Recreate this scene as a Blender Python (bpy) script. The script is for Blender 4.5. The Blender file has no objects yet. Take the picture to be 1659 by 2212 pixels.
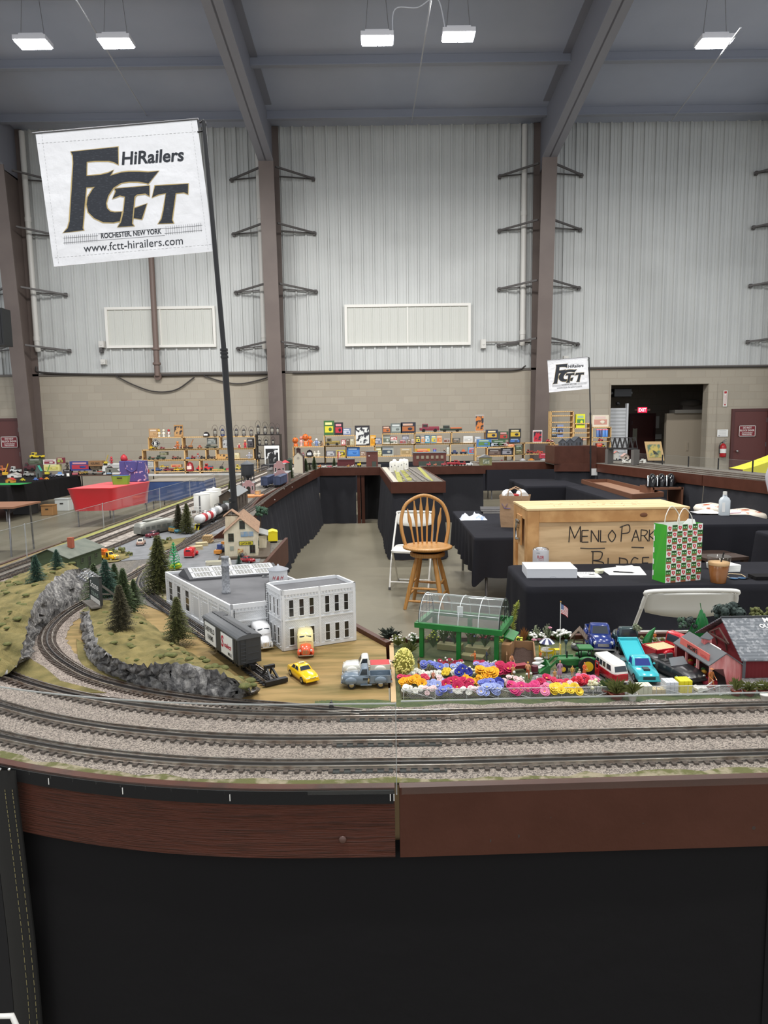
import bpy,math,random
from mathutils import Vector,Matrix
S=bpy.context.scene
C=S.collection
PI=math.pi
random.seed(7)
# -- camera
FPX,TILT,ROLL,CAMZ=1475.0,math.radians(6.97),math.radians(0.75),1.78
Fv=Vector((0,math.cos(TILT),-math.sin(TILT)))
U0=Vector((0,math.sin(TILT),math.cos(TILT)))
Rv=Vector((1,0,0))*math.cos(ROLL)-U0*math.sin(ROLL)
Uv=U0*math.cos(ROLL)+Vector((1,0,0))*math.sin(ROLL)
cam=bpy.data.cameras.new('camera');camo=bpy.data.objects.new('camera',cam);C.objects.link(camo)
camo.matrix_world=Matrix(((Rv.x,Uv.x,-Fv.x,0),(Rv.y,Uv.y,-Fv.y,0),(Rv.z,Uv.z,-Fv.z,CAMZ),(0,0,0,1)))
cam.sensor_fit='VERTICAL';cam.sensor_height=36;cam.lens=36*FPX/2212
cam.clip_start=0.05;cam.clip_end=200
S.camera=camo
# -- world, exposure
W=bpy.data.worlds.new('hall_ambient_fill');S.world=W;W.use_nodes=True  # uniform fill added as ambient light through the open sides, not a hall source
W.node_tree.nodes['Background'].inputs[0].default_value=(0.93,0.96,1.0,1)
W.node_tree.nodes['Background'].inputs[1].default_value=0.66
S.view_settings.view_transform='Standard';S.view_settings.look='None'
S.view_settings.gamma=1;S.view_settings.use_curve_mapping=False
S.view_settings.exposure=0.6
S.cycles.use_denoising=True
S.cycles.max_bounces=7;S.cycles.transparent_max_bounces=24
S.cycles.caustics_reflective=False;S.cycles.caustics_refractive=False
S.cycles.sample_clamp_indirect=4
HIGHBAY_W=170.0
# -- helpers
def at(u,v,z):
 d=Fv+(u-829.5)/FPX*Rv-(v-1106)/FPX*Uv
 t=(z-CAMZ)/d.z
 return Vector((d.x*t,d.y*t,z))
def aty(u,v,y):
 d=Fv+(u-829.5)/FPX*Rv-(v-1106)/FPX*Uv
 t=y/d.y
 return Vector((d.x*t,y,CAMZ+d.z*t))
def lin(c):
 return tuple(((x/255)/12.92 if x<=10 else(((x/255)+.055)/1.055)**2.4)for x in c)+(1,)
MATS={}
def M(name,rgb=(128,128,128),rough=.5,metal=0,var=None,bump=None,coat=0,spec=.5,alpha=1,trans=0,emit=None,stretch=None,brick=None,sheen=0):
 """procedural material. var=(rgb2, scale, kind, lo, hi); bump=(kind, scale, strength)"""
 if name in MATS:return MATS[name]
 m=bpy.data.materials.new(name);m.use_nodes=True;MATS[name]=m
 nt=m.node_tree;N=nt.nodes;L=nt.links;b=N['Principled BSDF']
 b.inputs['Base Color'].default_value=lin(rgb);b.inputs['Roughness'].default_value=rough
 b.inputs['Metallic'].default_value=metal;b.inputs['Specular IOR Level'].default_value=spec
 b.inputs['Coat Weight'].default_value=coat;b.inputs['Alpha'].default_value=alpha
 b.inputs['Transmission Weight'].default_value=trans
 if sheen:b.inputs['Sheen Weight'].default_value=sheen
 if emit:b.inputs['Emission Color'].default_value=lin(emit[0]);b.inputs['Emission Strength'].default_value=emit[1]
 m.diffuse_color=lin(rgb)
 co=None
 def coords():
  nonlocal co
  if co is None:
   tc=N.new('ShaderNodeTexCoord');co=tc.outputs['Object']
   if stretch:
    mp=N.new('ShaderNodeMapping');mp.inputs['Scale'].default_value=stretch
    L.new(co,mp.inputs[0]);co=mp.outputs[0]
  return co
 def tex(kind,scale):
  if kind=='vor':
   t=N.new('ShaderNodeTexVoronoi');o=t.outputs['Distance']
  elif kind=='cell':
   t=N.new('ShaderNodeTexVoronoi');r=N.new('ShaderNodeSeparateColor');L.new(t.outputs['Color'],r.inputs[0]);o=r.outputs[0]
  elif kind=='wave':
   t=N.new('ShaderNodeTexWave');t.inputs['Distortion'].default_value=3;t.inputs['Detail'].default_value=3;o=t.outputs['Fac']
  elif kind=='band':
   t=N.new('ShaderNodeTexWave');t.bands_direction='Z';o=t.outputs['Fac']
  elif kind=='bandx':
   t=N.new('ShaderNodeTexWave');t.bands_direction='X';o=t.outputs['Fac']
  else:
   t=N.new('ShaderNodeTexNoise');t.inputs['Detail'].default_value=6;o=t.outputs['Fac']
  t.inputs['Scale'].default_value=scale;L.new(coords(),t.inputs['Vector'])
  return o
 if var:
  r2,sc,kind,lo,hi=var
  rp=N.new('ShaderNodeValToRGB');rp.color_ramp.elements[0].position=lo;rp.color_ramp.elements[1].position=hi
  rp.color_ramp.elements[0].color=lin(rgb);rp.color_ramp.elements[1].color=lin(r2)
  L.new(tex(kind,sc),rp.inputs[0]);L.new(rp.outputs[0],b.inputs['Base Color'])
 if brick:
  bt=N.new('ShaderNodeTexBrick');bt.inputs['Color1'].default_value=lin(rgb);bt.inputs['Color2'].default_value=lin([c*.96 for c in rgb])
  bt.inputs['Mortar'].default_value=lin(brick[0]);bt.inputs['Scale'].default_value=1
  bt.inputs['Brick Width'].default_value=brick[1];bt.inputs['Row Height'].default_value=brick[2];bt.inputs['Mortar Size'].default_value=brick[3]
  tc=N.new('ShaderNodeTexCoord');sx=N.new('ShaderNodeSeparateXYZ');ad=N.new('ShaderNodeMath');cx=N.new('ShaderNodeCombineXYZ')
  L.new(tc.outputs['Object'],sx.inputs[0]);L.new(sx.outputs[0],ad.inputs[0]);L.new(sx.outputs[1],ad.inputs[1])
  L.new(ad.outputs[0],cx.inputs[0]);L.new(sx.outputs[2],cx.inputs[1]);L.new(cx.outputs[0],bt.inputs['Vector'])
  L.new(bt.outputs['Color'],b.inputs['Base Color'])
  bp=N.new('ShaderNodeBump');bp.inputs['Strength'].default_value=.35;bp.inputs['Distance'].default_value=brick[3];bp.invert=True
  L.new(bt.outputs['Fac'],bp.inputs['Height']);L.new(bp.outputs[0],b.inputs['Normal'])
 if bump:
  bp=N.new('ShaderNodeBump');bp.inputs['Strength'].default_value=bump[2];bp.inputs['Distance'].default_value=bump[3]if len(bump)>3 else 1.0/bump[1]
  L.new(tex(bump[0],bump[1]),bp.inputs['Height']);L.new(bp.outputs[0],b.inputs['Normal'])
 return m
def clear_mat(name,tint,refl=.08,body=0.06,rough=.05):
 """thin clear sheet: mostly transparent, a little surface gloss and a faint milky body"""
 if name in MATS:return MATS[name]
 m=bpy.data.materials.new(name);m.use_nodes=True;MATS[name]=m
 nt=m.node_tree;N=nt.nodes;L=nt.links;N.clear()
 out=N.new('ShaderNodeOutputMaterial');tr=N.new('ShaderNodeBsdfTransparent');gl=N.new('ShaderNodeBsdfGlossy');df=N.new('ShaderNodeBsdfDiffuse')
 tr.inputs[0].default_value=lin(tint);gl.inputs['Roughness'].default_value=rough;df.inputs[0].default_value=lin((215,215,212))
 m1=N.new('ShaderNodeMixShader');m1.inputs[0].default_value=body;L.new(tr.outputs[0],m1.inputs[1]);L.new(df.outputs[0],m1.inputs[2])
 fr=N.new('ShaderNodeLayerWeight');pw=N.new('ShaderNodeMath');pw.operation='POWER';pw.inputs[1].default_value=5;mu=N.new('ShaderNodeMath');mu.operation='MULTIPLY_ADD';mu.inputs[1].default_value=.7;mu.inputs[2].default_value=refl;mu.use_clamp=True
 L.new(fr.outputs['Facing'],pw.inputs[0]);L.new(pw.outputs[0],mu.inputs[0])
 m2=N.new('ShaderNodeMixShader');L.new(mu.outputs[0],m2.inputs[0]);L.new(m1.outputs[0],m2.inputs[1]);L.new(gl.outputs[0],m2.inputs[2])
 L.new(m2.outputs[0],out.inputs[0])
 return m
class MB:
 """collects shapes; build() links them as ONE mesh object"""
 def __init__(s):s.v=[];s.f=[];s.m=[];s.s=[]
 def add(s,vs,fs,mi=0,sm=False):
  o=len(s.v);s.v+=[tuple(p)for p in vs]
  for f in fs:s.f.append([i+o for i in f]);s.m.append(mi);s.s.append(sm)
  return s
 def bx(s,x0,x1,y0,y1,z0,z1,mi=0):
  vs=[(x,y,z)for z in(z0,z1)for y in(y0,y1)for x in(x0,x1)]
  return s.add(vs,[(0,2,3,1),(4,5,7,6),(0,1,5,4),(2,6,7,3),(0,4,6,2),(1,3,7,5)],mi)
 def box(s,c,d,rz=0,mi=0,rx=0,ry=0):
  R=Matrix.Rotation(rz,3,'Z')@Matrix.Rotation(ry,3,'Y')@Matrix.Rotation(rx,3,'X');c=Vector(c)
  vs=[c+R@Vector((x*d[0]/2,y*d[1]/2,z*d[2]/2))for z in(-1,1)for y in(-1,1)for x in(-1,1)]
  return s.add(vs,[(0,2,3,1),(4,5,7,6),(0,1,5,4),(2,6,7,3),(0,4,6,2),(1,3,7,5)],mi)
 def beam(s,a,b,w,h,mi=0,up=(0,0,1)):
  a=Vector(a);b=Vector(b);d=(b-a).normalized();u=Vector(up)
  sd=d.cross(u)
  if sd.length<1e-5:sd=d.cross(Vector((1,0,0)))
  sd.normalize();u=sd.cross(d)
  vs=[p+sd*x*w/2+u*y*h/2 for p in(a,b)for y in(-1,1)for x in(-1,1)]
  return s.add(vs,[(0,1,3,2),(4,6,7,5),(0,4,5,1),(2,3,7,6),(0,2,6,4),(1,5,7,3)],mi)
 def ring(s,rows,mi=0,sm=True,closed=True,caps=(False,False)):
  """skin successive rows of points"""
  n=len(rows[0]);vs=[p for r in rows for p in r];fs=[]
  for i in range(len(rows)-1):
   for j in range(n if closed else n-1):
    k=(j+1)%n;fs.append((i*n+j,i*n+k,(i+1)*n+k,(i+1)*n+j))
  s.add(vs,fs,mi,sm)
  if caps[0]:s.add(rows[0],[tuple(range(n))[::-1]],mi)
  if caps[1]:s.add(rows[-1],[tuple(range(n))],mi)
  return s
 def cyl(s,a,b,r0,r1=None,n=12,mi=0,caps=True,sm=True):
  r1=r0 if r1 is None else r1;a=Vector(a);b=Vector(b);d=(b-a).normalized()
  x=d.orthogonal().normalized();y=d.cross(x)
  rows=[[p+(x*math.cos(2*PI*i/n)+y*math.sin(2*PI*i/n))*max(r,1e-5)for i in range(n)]for p,r in((a,r0),(b,r1))]
  return s.ring(rows,mi,sm,True,(caps,caps))
 def tube(s,pts,r,n=8,mi=0,closed=False):
  pts=[Vector(p)for p in pts];rows=[];N=len(pts);x=None
  for i,p in enumerate(pts):
   a=pts[i-1]if(i or closed)else p;b=pts[(i+1)%N]if(i<N-1 or closed)else p
   d=(b-a).normalized()
   x=d.orthogonal().normalized()if x is None else(x-d*x.dot(d)).normalized()
   y=d.cross(x);rr=r[i]if isinstance(r,(list,tuple))else r
   rows.append([p+(x*math.cos(2*PI*k/n)+y*math.sin(2*PI*k/n))*rr for k in range(n)])
  if closed:rows.append(rows[0])
  return s.ring(rows,mi,True,True,(not closed,not closed))
 def lathe(s,prof,n=16,c=(0,0,0),mi=0,sm=True,sx=1,sy=1):
  rows=[[(c[0]+max(r,1e-5)*sx*math.cos(2*PI*i/n),c[1]+max(r,1e-5)*sy*math.sin(2*PI*i/n),c[2]+z)for i in range(n)]for r,z in prof]
  return s.ring(rows,mi,sm,True,(prof[0][0]>1e-4,prof[-1][0]>1e-4))
 def sph(s,c,r,n=12,mi=0,m=8):
  r=(r,r,r)if not isinstance(r,(tuple,list))else r
  rows=[]
  for j in range(m+1):
   t=-PI/2+PI*j/m;q=max(math.cos(t),1e-4)
   rows.append([(c[0]+r[0]*q*math.cos(2*PI*i/n),c[1]+r[1]*q*math.sin(2*PI*i/n),c[2]+r[2]*math.sin(t))for i in range(n)])
  return s.ring(rows,mi,True)
 def prism(s,poly,z0,z1,mi=0,sm=False):
  n=len(poly);a=[(p[0],p[1],z0)for p in poly];b=[(p[0],p[1],z1)for p in poly]
  s.add(a,[tuple(range(n))[::-1]],mi);s.add(b,[tuple(range(n))],mi)
  return s.ring([a,b],mi,sm)
 def ext(s,poly,vec,mi=0,sm=False):
  poly=[Vector(p)for p in poly];vec=Vector(vec);q=[p+vec for p in poly];n=len(poly)
  s.add(poly,[tuple(range(n))[::-1]],mi);s.add(q,[tuple(range(n))],mi)
  return s.ring([poly,q],mi,sm)
 def quad(s,a,b,c,d,mi=0):return s.add([a,b,c,d],[(0,1,2,3)],mi)
 def grid(s,rows,mi=0,sm=True):return s.ring(rows,mi,sm,False)
 def build(s,name,mats,parent=None,loc=None,bevel=0,rz=0):
  me=bpy.data.meshes.new(name);me.from_pydata(s.v,[],s.f)
  for m in(mats if isinstance(mats,(list,tuple))else[mats]):me.materials.append(m)
  me.polygons.foreach_set('material_index',s.m);me.polygons.foreach_set('use_smooth',s.s);me.update()
  o=bpy.data.objects.new(name,me);C.objects.link(o)
  if parent is not None:o.parent=parent
  if loc is not None:o.location=loc
  if rz:o.rotation_euler.z=rz
  if bevel:
   b=o.modifiers.new('bevel','BEVEL');b.width=bevel;b.segments=2;b.limit_method='ANGLE'
  return o
def tag(o,label,cat,group=None,kind=None):
 o['label']=label;o['category']=cat
 if group:o['group']=group
 if kind:o['kind']=kind
 return o
def thing(name,label,cat,loc=(0,0,0),rz=0,sc=1,group=None):
 o=bpy.data.objects.new(name,None);C.objects.link(o);o.empty_display_size=.02
 o.location=loc;o.rotation_euler=(0,0,rz);o.scale=(sc,sc,sc)
 return tag(o,label,cat,group)
def struct(o,label=None,cat='room'):
 o['kind']='structure'
 o['label']=label or o.name.replace('_',' ');o['category']=cat
 return o
def dup(root,loc=None,rz=None,label=None,group=None,sc=None,mats=None):
 """a copy of a thing with copies of its parts and sub-parts; mats={old: new} recolours it"""
 def cp(o,par):
  c=o.copy();C.objects.link(c)
  if par is not None:c.parent=par
  if mats and c.type=='MESH' and any(m and m.name in mats for m in c.data.materials):
   c.data=c.data.copy()
   for i,m in enumerate(c.data.materials):
    if m and m.name in mats:c.data.materials[i]=mats[m.name]
  for ch in o.children:cp(ch,c)
  return c
 r=cp(root,None)
 if loc is not None:r.location=loc
 if rz is not None:r.rotation_euler=(0,0,rz)
 if sc is not None:r.scale=(sc,sc,sc)
 if label:r['label']=label
 if group:r['group']=group
 return r
def letter(body,o,X,Y,h,mat,parent=None,name='lettering',width=None,align='CENTER',depth=.0006,shear=0,bold=0,round_=None):
 """text as a thin raised mesh: o = baseline anchor, X/Y unit directions, h = cap height, width = total width"""
 cu=bpy.data.curves.new('t','FONT');cu.body=body;cu.size=1;cu.offset=bold;cu.resolution_u=3;cu.shear=shear
 to=bpy.data.objects.new('t',cu);me=bpy.data.meshes.new_from_object(to);bpy.data.objects.remove(to);bpy.data.curves.remove(cu)
 if not me.vertices:return None
 o=Vector(o);X=Vector(X).normalized();Y=Vector(Y).normalized();Nn=X.cross(Y)
 xs=[v.co.x for v in me.vertices];x0,x1=min(xs),max(xs);k=h/.7;kx=width/(x1-x0)if width else k
 off={'CENTER':(x0+x1)/2,'LEFT':x0,'RIGHT':x1}[align]
 for v in me.vertices:
  p=o+X*(v.co.x-off)*kx+Y*v.co.y*k
  if round_:p=round_(p)
  else:p=p+Nn*depth
  v.co=p
 me.name=name;me.materials.clear();me.materials.append(mat)
 ob=bpy.data.objects.new(name,me);C.objects.link(ob)
 if parent is not None:ob.parent=parent
 return ob
def arc(cx,cy,r,a0,a1,n):return[(cx+r*math.cos(a0+(a1-a0)*i/n),cy+r*math.sin(a0+(a1-a0)*i/n))for i in range(n+1)]
def rrect(w,h,r,n=4):
 p=[]
 for cx,cy,a in((w/2-r,h/2-r,0),(-w/2+r,h/2-r,PI/2),(-w/2+r,-h/2+r,PI),(w/2-r,-h/2+r,1.5*PI)):
  p+=arc(cx,cy,r,a,a+PI/2,n)
 return p
def smooth_path(pts,n=8):
 """Catmull-Rom through the points"""
 P=[Vector(p)for p in pts];P=[P[0]*2-P[1]]+P+[P[-1]*2-P[-2]];out=[]
 for i in range(1,len(P)-2):
  a,b,c,d=P[i-1:i+3]
  for k in range(n):
   t=k/n
   out.append(.5*((2*b)+(c-a)*t+(2*a-5*b+4*c-d)*t*t+(3*b-a-3*c+d)*t**3))
 return out+[P[-2]]
def ordw(i):return['first','second','third','fourth','fifth','sixth','seventh','eighth','ninth','tenth','eleventh','twelfth'][i]
# -- shared materials
brown=M('brown_paint',(82,48,37),.42,spec=.25,bump=('noise',60,.08,.01),var=((74,42,31),8,'noise',.35,.7))
black_cloth=M('black_cloth',(29,28,29),.95,bump=('noise',9,.15,.03),spec=.15)
table_cloth=M('charcoal_cloth',(39,39,44),.95,bump=('noise',6,.18,.03),spec=.12)
white_plastic=M('white_plastic',(232,230,222),.35)
white_metal=M('white_enamel',(235,233,226),.3)
black_metal=M('black_metal',(24,24,26),.4)
chrome=M('chrome',(205,205,205),.15,metal=1)
grey_metal=M('grey_metal',(120,120,122),.4,metal=.7)
pine=M('pine_board',(214,178,122),.6,var=((190,150,94),6,'wave',.2,.9),stretch=(1,1,6))
oak=M('oak',(196,146,84),.38,var=((178,126,66),5,'wave',.2,.9),stretch=(4,4,.8))
dark_glass=M('dark_window',(48,46,42),.12)
paper=M('paper',(240,240,236),.8)
tyre=M('tyre',(24,24,24),.8)
black_ink=M('black_ink',(26,24,24),.6)
red_ink=M('red_ink',(176,38,48),.6)
white_ink=M('white_ink',(238,236,230),.6)
# -- THE HALL
conc=M('polished_concrete',(130,124,107),.32,var=((112,106,90),.8,'noise',.3,.7),bump=('noise',14,.02))
struct(MB().bx(-16,16,-4,26,-.2,0).build('floor',conc),'polished grey concrete floor of the hall','floor')
block=M('painted_block',(174,165,149),.75,brick=((168,158,142),.41,.205,.012))
YW=19.3
clad=M('white_cladding',(205,207,205),.5,var=((192,194,192),.6,'noise',.35,.7))
ox0,ox1,oz1=6.35,9.1,2.9
b=MB()
b.bx(-16,ox0,YW,YW+.25,0,3.36);b.bx(ox1,16,YW,YW+.25,0,3.36);b.bx(ox0,ox1,YW,YW+.25,oz1,3.36)
struct(b.build('wall_back',block),'tan painted concrete block wall at the far end','wall')
def corrugated(x0,x1,z0,z1,y,pitch,dep):
 prof=[];x=x0
 while x<x1:
  for dx,dy in((0,0),(.13,0),(.135,.25),(.17,.25),(.18,0),(.42,0),(.425,.25),(.46,.25),(.47,0),(.72,0),(.76,1),(.9,1),(.94,0)):
   prof.append((x+dx*pitch,y-dy*dep))
  x+=pitch
 return MB().grid([[(p[0],p[1],z)for p in prof]for z in(z0,z1)],0,False)
struct(corrugated(-16,16,3.36,10.2,YW+.06,.305,.045).build('wall_upper',clad),'white corrugated metal cladding above the block wall','wall')
struct(MB().bx(-16,16,YW-.03,YW+.1,3.34,3.40).build('trim_1',M('ledge',(110,104,98),.6)),'thin dark ledge between block wall and cladding','trim')
roofm=M('roof_underside_hazed',(184,190,206),.6,var=((164,171,188),.35,'noise',.3,.7))  # haze veiling the dark roof is put into this paler colour
steel_dark=M('roof_steel',(150,154,166),.55)
def roofz(y):return 9.80+(19.5-y)*.085
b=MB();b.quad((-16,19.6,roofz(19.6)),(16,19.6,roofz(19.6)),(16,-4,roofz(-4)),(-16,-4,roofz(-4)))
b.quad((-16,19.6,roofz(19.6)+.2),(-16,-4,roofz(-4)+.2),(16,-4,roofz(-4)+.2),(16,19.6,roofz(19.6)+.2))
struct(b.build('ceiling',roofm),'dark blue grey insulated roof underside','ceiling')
for i,y in enumerate((18.6,16.4,14.2,12.0,9.8,7.6)):
 z=roofz(y)
 o=MB().bx(-15.5,15.5,y-.04,y+.04,z-.2,z).bx(-15.5,15.5,y-.1,y+.04,z-.22,z-.2).build('roof_purlin',steel_dark)
 tag(o,'steel roof purlin across the ceiling, %s row out from the far wall'%ordw(i),'roof beam','purlins under the roof')
colm=M('column_paint',(112,100,94),.5,var=((102,90,85),1.5,'noise',.35,.7))
hdark=M('rafter_paint',(136,137,146),.5)
def frame(x,label):
 t=thing('steel_frame',label,'steel column',(x,0,0))
 zk=8.55;yb,yk=18.85,18.25;w=.19
 b=MB()
 b.ext([(-w,yb,0),(-w,yk,zk),(-w,yk+.03,zk),(-w,yb+.03,0)],(2*w,0,0))
 b.ext([(-.02,yb+.03,0),(-.02,yk+.03,zk),(-.02,YW,zk),(-.02,YW,0)],(.04,0,0))
 b.bx(-w,w,YW-.03,YW,0,9.8)
 b.build('column',colm,t)
 b=MB()
 ye=2.0;zr=roofz(ye)-.75
 b.ext([(-.02,YW,zk-.05),(-.02,yk,zk),(-.02,ye,zr),(-.02,ye,roofz(ye)),(-.02,YW,roofz(YW))],(.04,0,0))
 b.ext([(-w,yk,zk),(-w,ye,zr),(-w,ye,zr+.03),(-w,yk,zk+.03)],(2*w,0,0))
 b.ext([(-w,yk,roofz(yk)-.03),(-w,ye,roofz(ye)-.03),(-w,ye,roofz(ye)),(-w,yk,roofz(yk))],(2*w,0,0))
 b.build('rafter',hdark,t)
 b=MB();b.bx(-.35,.35,yb-.15,YW,0,.02);b.build('base_plate',colm,t)
 return t
FRAMES=[frame(-9.72,'tapered brown steel column at the left beside the maroon door'),frame(-2.88,'tapered brown steel column behind the flag pole, left of the toy shelves'),frame(4.32,'tapered brown steel column between the centre and right cladding bays'),frame(11.2,'steel column just beyond the right edge of the picture')]
BN=['lowest','second lowest','second highest','highest']
for fr in FRAMES:
 for k,z in enumerate((4.12,5.62,7.15,8.55)):
  for sg in(-1,1):
   b=MB();b.beam((sg*.19,18.65,z),(sg*1.14,YW-.02,z-.1),.045,.045)
   b.beam((sg*.19,YW-.02,z-.02),(sg*1.14,YW-.02,z-.1),.02,.03);b.beam((sg*1.09,YW-.06,z-.1),(sg*1.09,YW+.02,z-.1),.07,.1)
   b.build('flange_brace',M('brace_steel',(84,80,78),.5),fr)
pipem=M('downspout',(212,210,204),.4)
for x,l in((-9.45,'white downspout pipe beside the left steel column'),(-3.22,'white downspout pipe beside the column behind the flag pole'),(3.86,'white downspout pipe left of the right hand steel column'),(10.75,'white downspout pipe at the right picture edge')):
 b=MB().tube([(0,0,9.7),(0,0,4.25),(0,.01,4.1),(0,.05,4.02)],.075,12)
 b.cyl((0,0,7.4),(0,0,7.52),.085,n=12);b.cyl((0,0,4.28),(0,0,4.4),.085,n=12)
 tag(b.build('downspout',pipem,None,(x,YW-.15,0)),l,'pipe','downspouts')
b=MB().cyl((0,0,3.3),(0,0,9.7),.075,n=12)
for z in(3.6,4.0):b.cyl((0,0,z),(0,0,z+.06),.11,n=12)
b.cyl((0,0,3.28),(0,.1,3.3),.1,n=10)
tag(b.build('riser_pipe',M('pipe_brown',(116,98,90),.5),None,(-6.2,YW-.14,0)),'brown vertical riser pipe in front of the left louvre panel','pipe')
for i,(u0,v0,u1,v1,l)in enumerate(((237,667,459,747,'left framed light panel in the cladding behind the riser pipe'),(751,661,1011,743,'centre framed light panel in the cladding'))):
 p0=aty(u0,v1,YW);p1=aty(u1,v0,YW)
 x0,x1,z0,z1=p0.x,p1.x,p0.z,p1.z
 t=struct(corrugated(x0,x1-.2,z0,z1,YW-.01,.24,.012).build('window_%d'%(i+1),M('light_panel',(206,207,200),.5)),l,'window')
 f=MB();y0,y1=YW-.06,YW+.05;w=.07
 f.bx(x0-w,x1+w,y0,y1,z1,z1+w);f.bx(x0-w,x1+w,y0,y1,z0-w,z0);f.bx(x0-w,x0,y0,y1,z0,z1);f.bx(x1,x1+w,y0,y1,z0,z1);f.bx((x0+x1)/2-.015,(x0+x1)/2+.015,y0+.02,y1,z0,z1)
 f.build('window_frame',white_metal,t)
def device(u,v,w,h,l,nm='wall_box',c=(214,212,206)):
 p=aty(u,v,YW-.05);b=MB().bx(-w/2,w/2,-.06,.06,-h/2,h/2);b.bx(-w/2-.01,w/2+.01,.04,.06,-h/2-.01,h/2+.01)
 b.cyl((0,-.06,0),(0,-.075,0),min(w,h)*.25,n=10)
 tag(b.build(nm,M('dev%d'%c[0],c,.5),None,p),l,'wall fitting')
device(220,744,.14,.17,'small white box on the cladding left of the left panel')
device(219,757,.07,.12,'small dark sensor below the white box on the cladding','sensor',(90,88,86))
device(224,782,.13,.13,'round white camera low on the cladding at the left','security_camera')
device(1044,743,.13,.24,'white siren box at the end of the conduit on the cladding','siren')
device(1222,773,.12,.1,'small camera above the far flag','security_camera')
p=aty(1048,739,YW-.05);tag(MB().cyl(p,p+Vector((1.25,0,0)),.018,n=8).build('conduit',M('conduit',(160,156,150),.4)),'thin horizontal conduit running from siren to right column','conduit')
cab=M('cable_dark',(62,58,56),.6)
def sag(pts,l,r=.018,m=cab):tag(MB().tube(smooth_path(pts,6),r,6).build('cable',m),l,'cable')
yy=YW-.06
sag([aty(u,v,yy)for u,v in((78,792),(90,805),(200,809),(330,811),(450,809),(560,808),(598,806))],'dark cable bundle lying along the ledge left of the middle column',.03)
sag([aty(u,v,yy)for u,v in((250,812),(290,832),(335,846),(380,842),(420,815))],'grey cable drooping in a long loop on the block wall')
sag([aty(u,v,yy)for u,v in((440,812),(480,824),(520,829),(570,818),(596,806))],'grey cable sagging beside the column behind the flag pole')
sag([aty(u,v,yy)for u,v in((632,806),(800,803),(1000,801),(1110,800),(1136,790))],'thin dark cable along the ledge of the centre bay',.02)
sag([aty(u,v,yy)for u,v in((1190,797),(1300,796),(1450,794),(1659,792))],'thin dark cable along the ledge right of the right column',.02)
for(a,b_,l)in(((165,0),(322,258),'left'),((931,0),(889,265),'middle'),((1600,60),(1450,262),'right')):
 p0=aty(a[0],a[1],11.0);p1=aty(b_[0],b_[1],19.0)
 tag(MB().cyl(p0,p1,.014,n=6).build('roof_cable',M('roof_wire',(176,178,184),.4)),'thin pale wire slung below the roof, %s one of three'%l,'wire','wires under the roof')
lamp_on=M('led_panel',(255,255,255),.5,emit=((245,249,255),26))
def highbay(loc,label,rz=0,group='high bay lamps in view'):
 t=thing('high_bay_lamp',label,'ceiling lamp',loc,rz,1,group)
 b=MB();b.bx(-.27,.27,-.15,.15,.03,.1);b.bx(-.2,.2,-.08,.08,.1,.16);b.build('housing',M('lamp_housing',(190,190,194),.4),t)
 MB().bx(-.25,-.01,-.13,.13,.005,.03).build('lens',lamp_on,t);MB().bx(.01,.25,-.13,.13,.005,.03).build('lens',lamp_on,t)
 h=roofz(loc[1])-loc[2]
 MB().cyl((-.2,0,.1),(0,0,h),.006,n=6).cyl((.2,0,.1),(0,0,h),.006,n=6).build('hanger',grey_metal,t)
 la=bpy.data.lights.new('lamp','AREA');la.shape='RECTANGLE';la.size=.5;la.size_y=.27;la.energy=HIGHBAY_W;la.color=(1,.985,.96)
 lo=bpy.data.objects.new('lamp_light',la);C.objects.link(lo);lo.parent=t;lo.location=(0,0,0)
 return t
YL=12.2
hp=[aty(u,v,YL)for u,v in((72,99),(251,97),(815,91),(990,83),(1543,97))]
LN=['leftmost lit high bay lamp near the left edge of the roof','lit high bay lamp above the large white flag','left lamp of the lit pair high above the middle','right lamp of the lit pair high above the middle','lit high bay lamp at the upper right']
for p,l in zip(hp,LN):highbay(p,l)
for x,y in((-4.6,4.2),(.6,4.2),(5.5,4.2),(-1.6,.3),(2.6,.3)):
 highbay((x,y,roofz(y)-.9),'high bay lamp of a roof row out of the picture',0,'high bay lamps out of view')
p0=hp[2]+Vector((.2,0,.1));p1=hp[3]+Vector((-.2,0,.1))
tag(MB().tube(smooth_path([hp[2]+Vector((.25,0,.08)),hp[2]+Vector((.3,0,.5)),(hp[2]+hp[3])/2+Vector((0,0,.5)),hp[3]+Vector((-.35,0,.62)),hp[3]+Vector((-.2,0,.08))],6),.012,6).build('cable',M('roof_wire')),'white cord looping between the two middle high bay lamps','cord')
maroon=M('maroon_paint',(98,52,48),.5)
def door(x0,x1,z1,nm,label,y=YW-.04,knob=-1):
 d=struct(MB().bx(x0,x1,y,y+.06,.01,z1).build(nm,maroon),label,'door')
 f=MB();f.bx(x0-.07,x0,y-.02,y+.08,0,z1+.07);f.bx(x1,x1+.07,y-.02,y+.08,0,z1+.07);f.bx(x0,x1,y-.02,y+.08,z1,z1+.07);f.build('door_frame',M('maroon_dark',(84,44,42),.5),d)
 kx=x0+.1 if knob<0 else x1-.1
 MB().cyl((kx,y,1.02),(kx,y-.05,1.02),.03,n=10).sph((kx,y-.06,1.02),.035).build('door_knob',chrome,d)
 for z in(.3,1.2,z1-.25):MB().bx((x1 if knob<0 else x0)-.015,(x1 if knob<0 else x0)+.015,y-.015,y,z-.06,z+.06).build('hinge',grey_metal,d)
 return d
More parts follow.
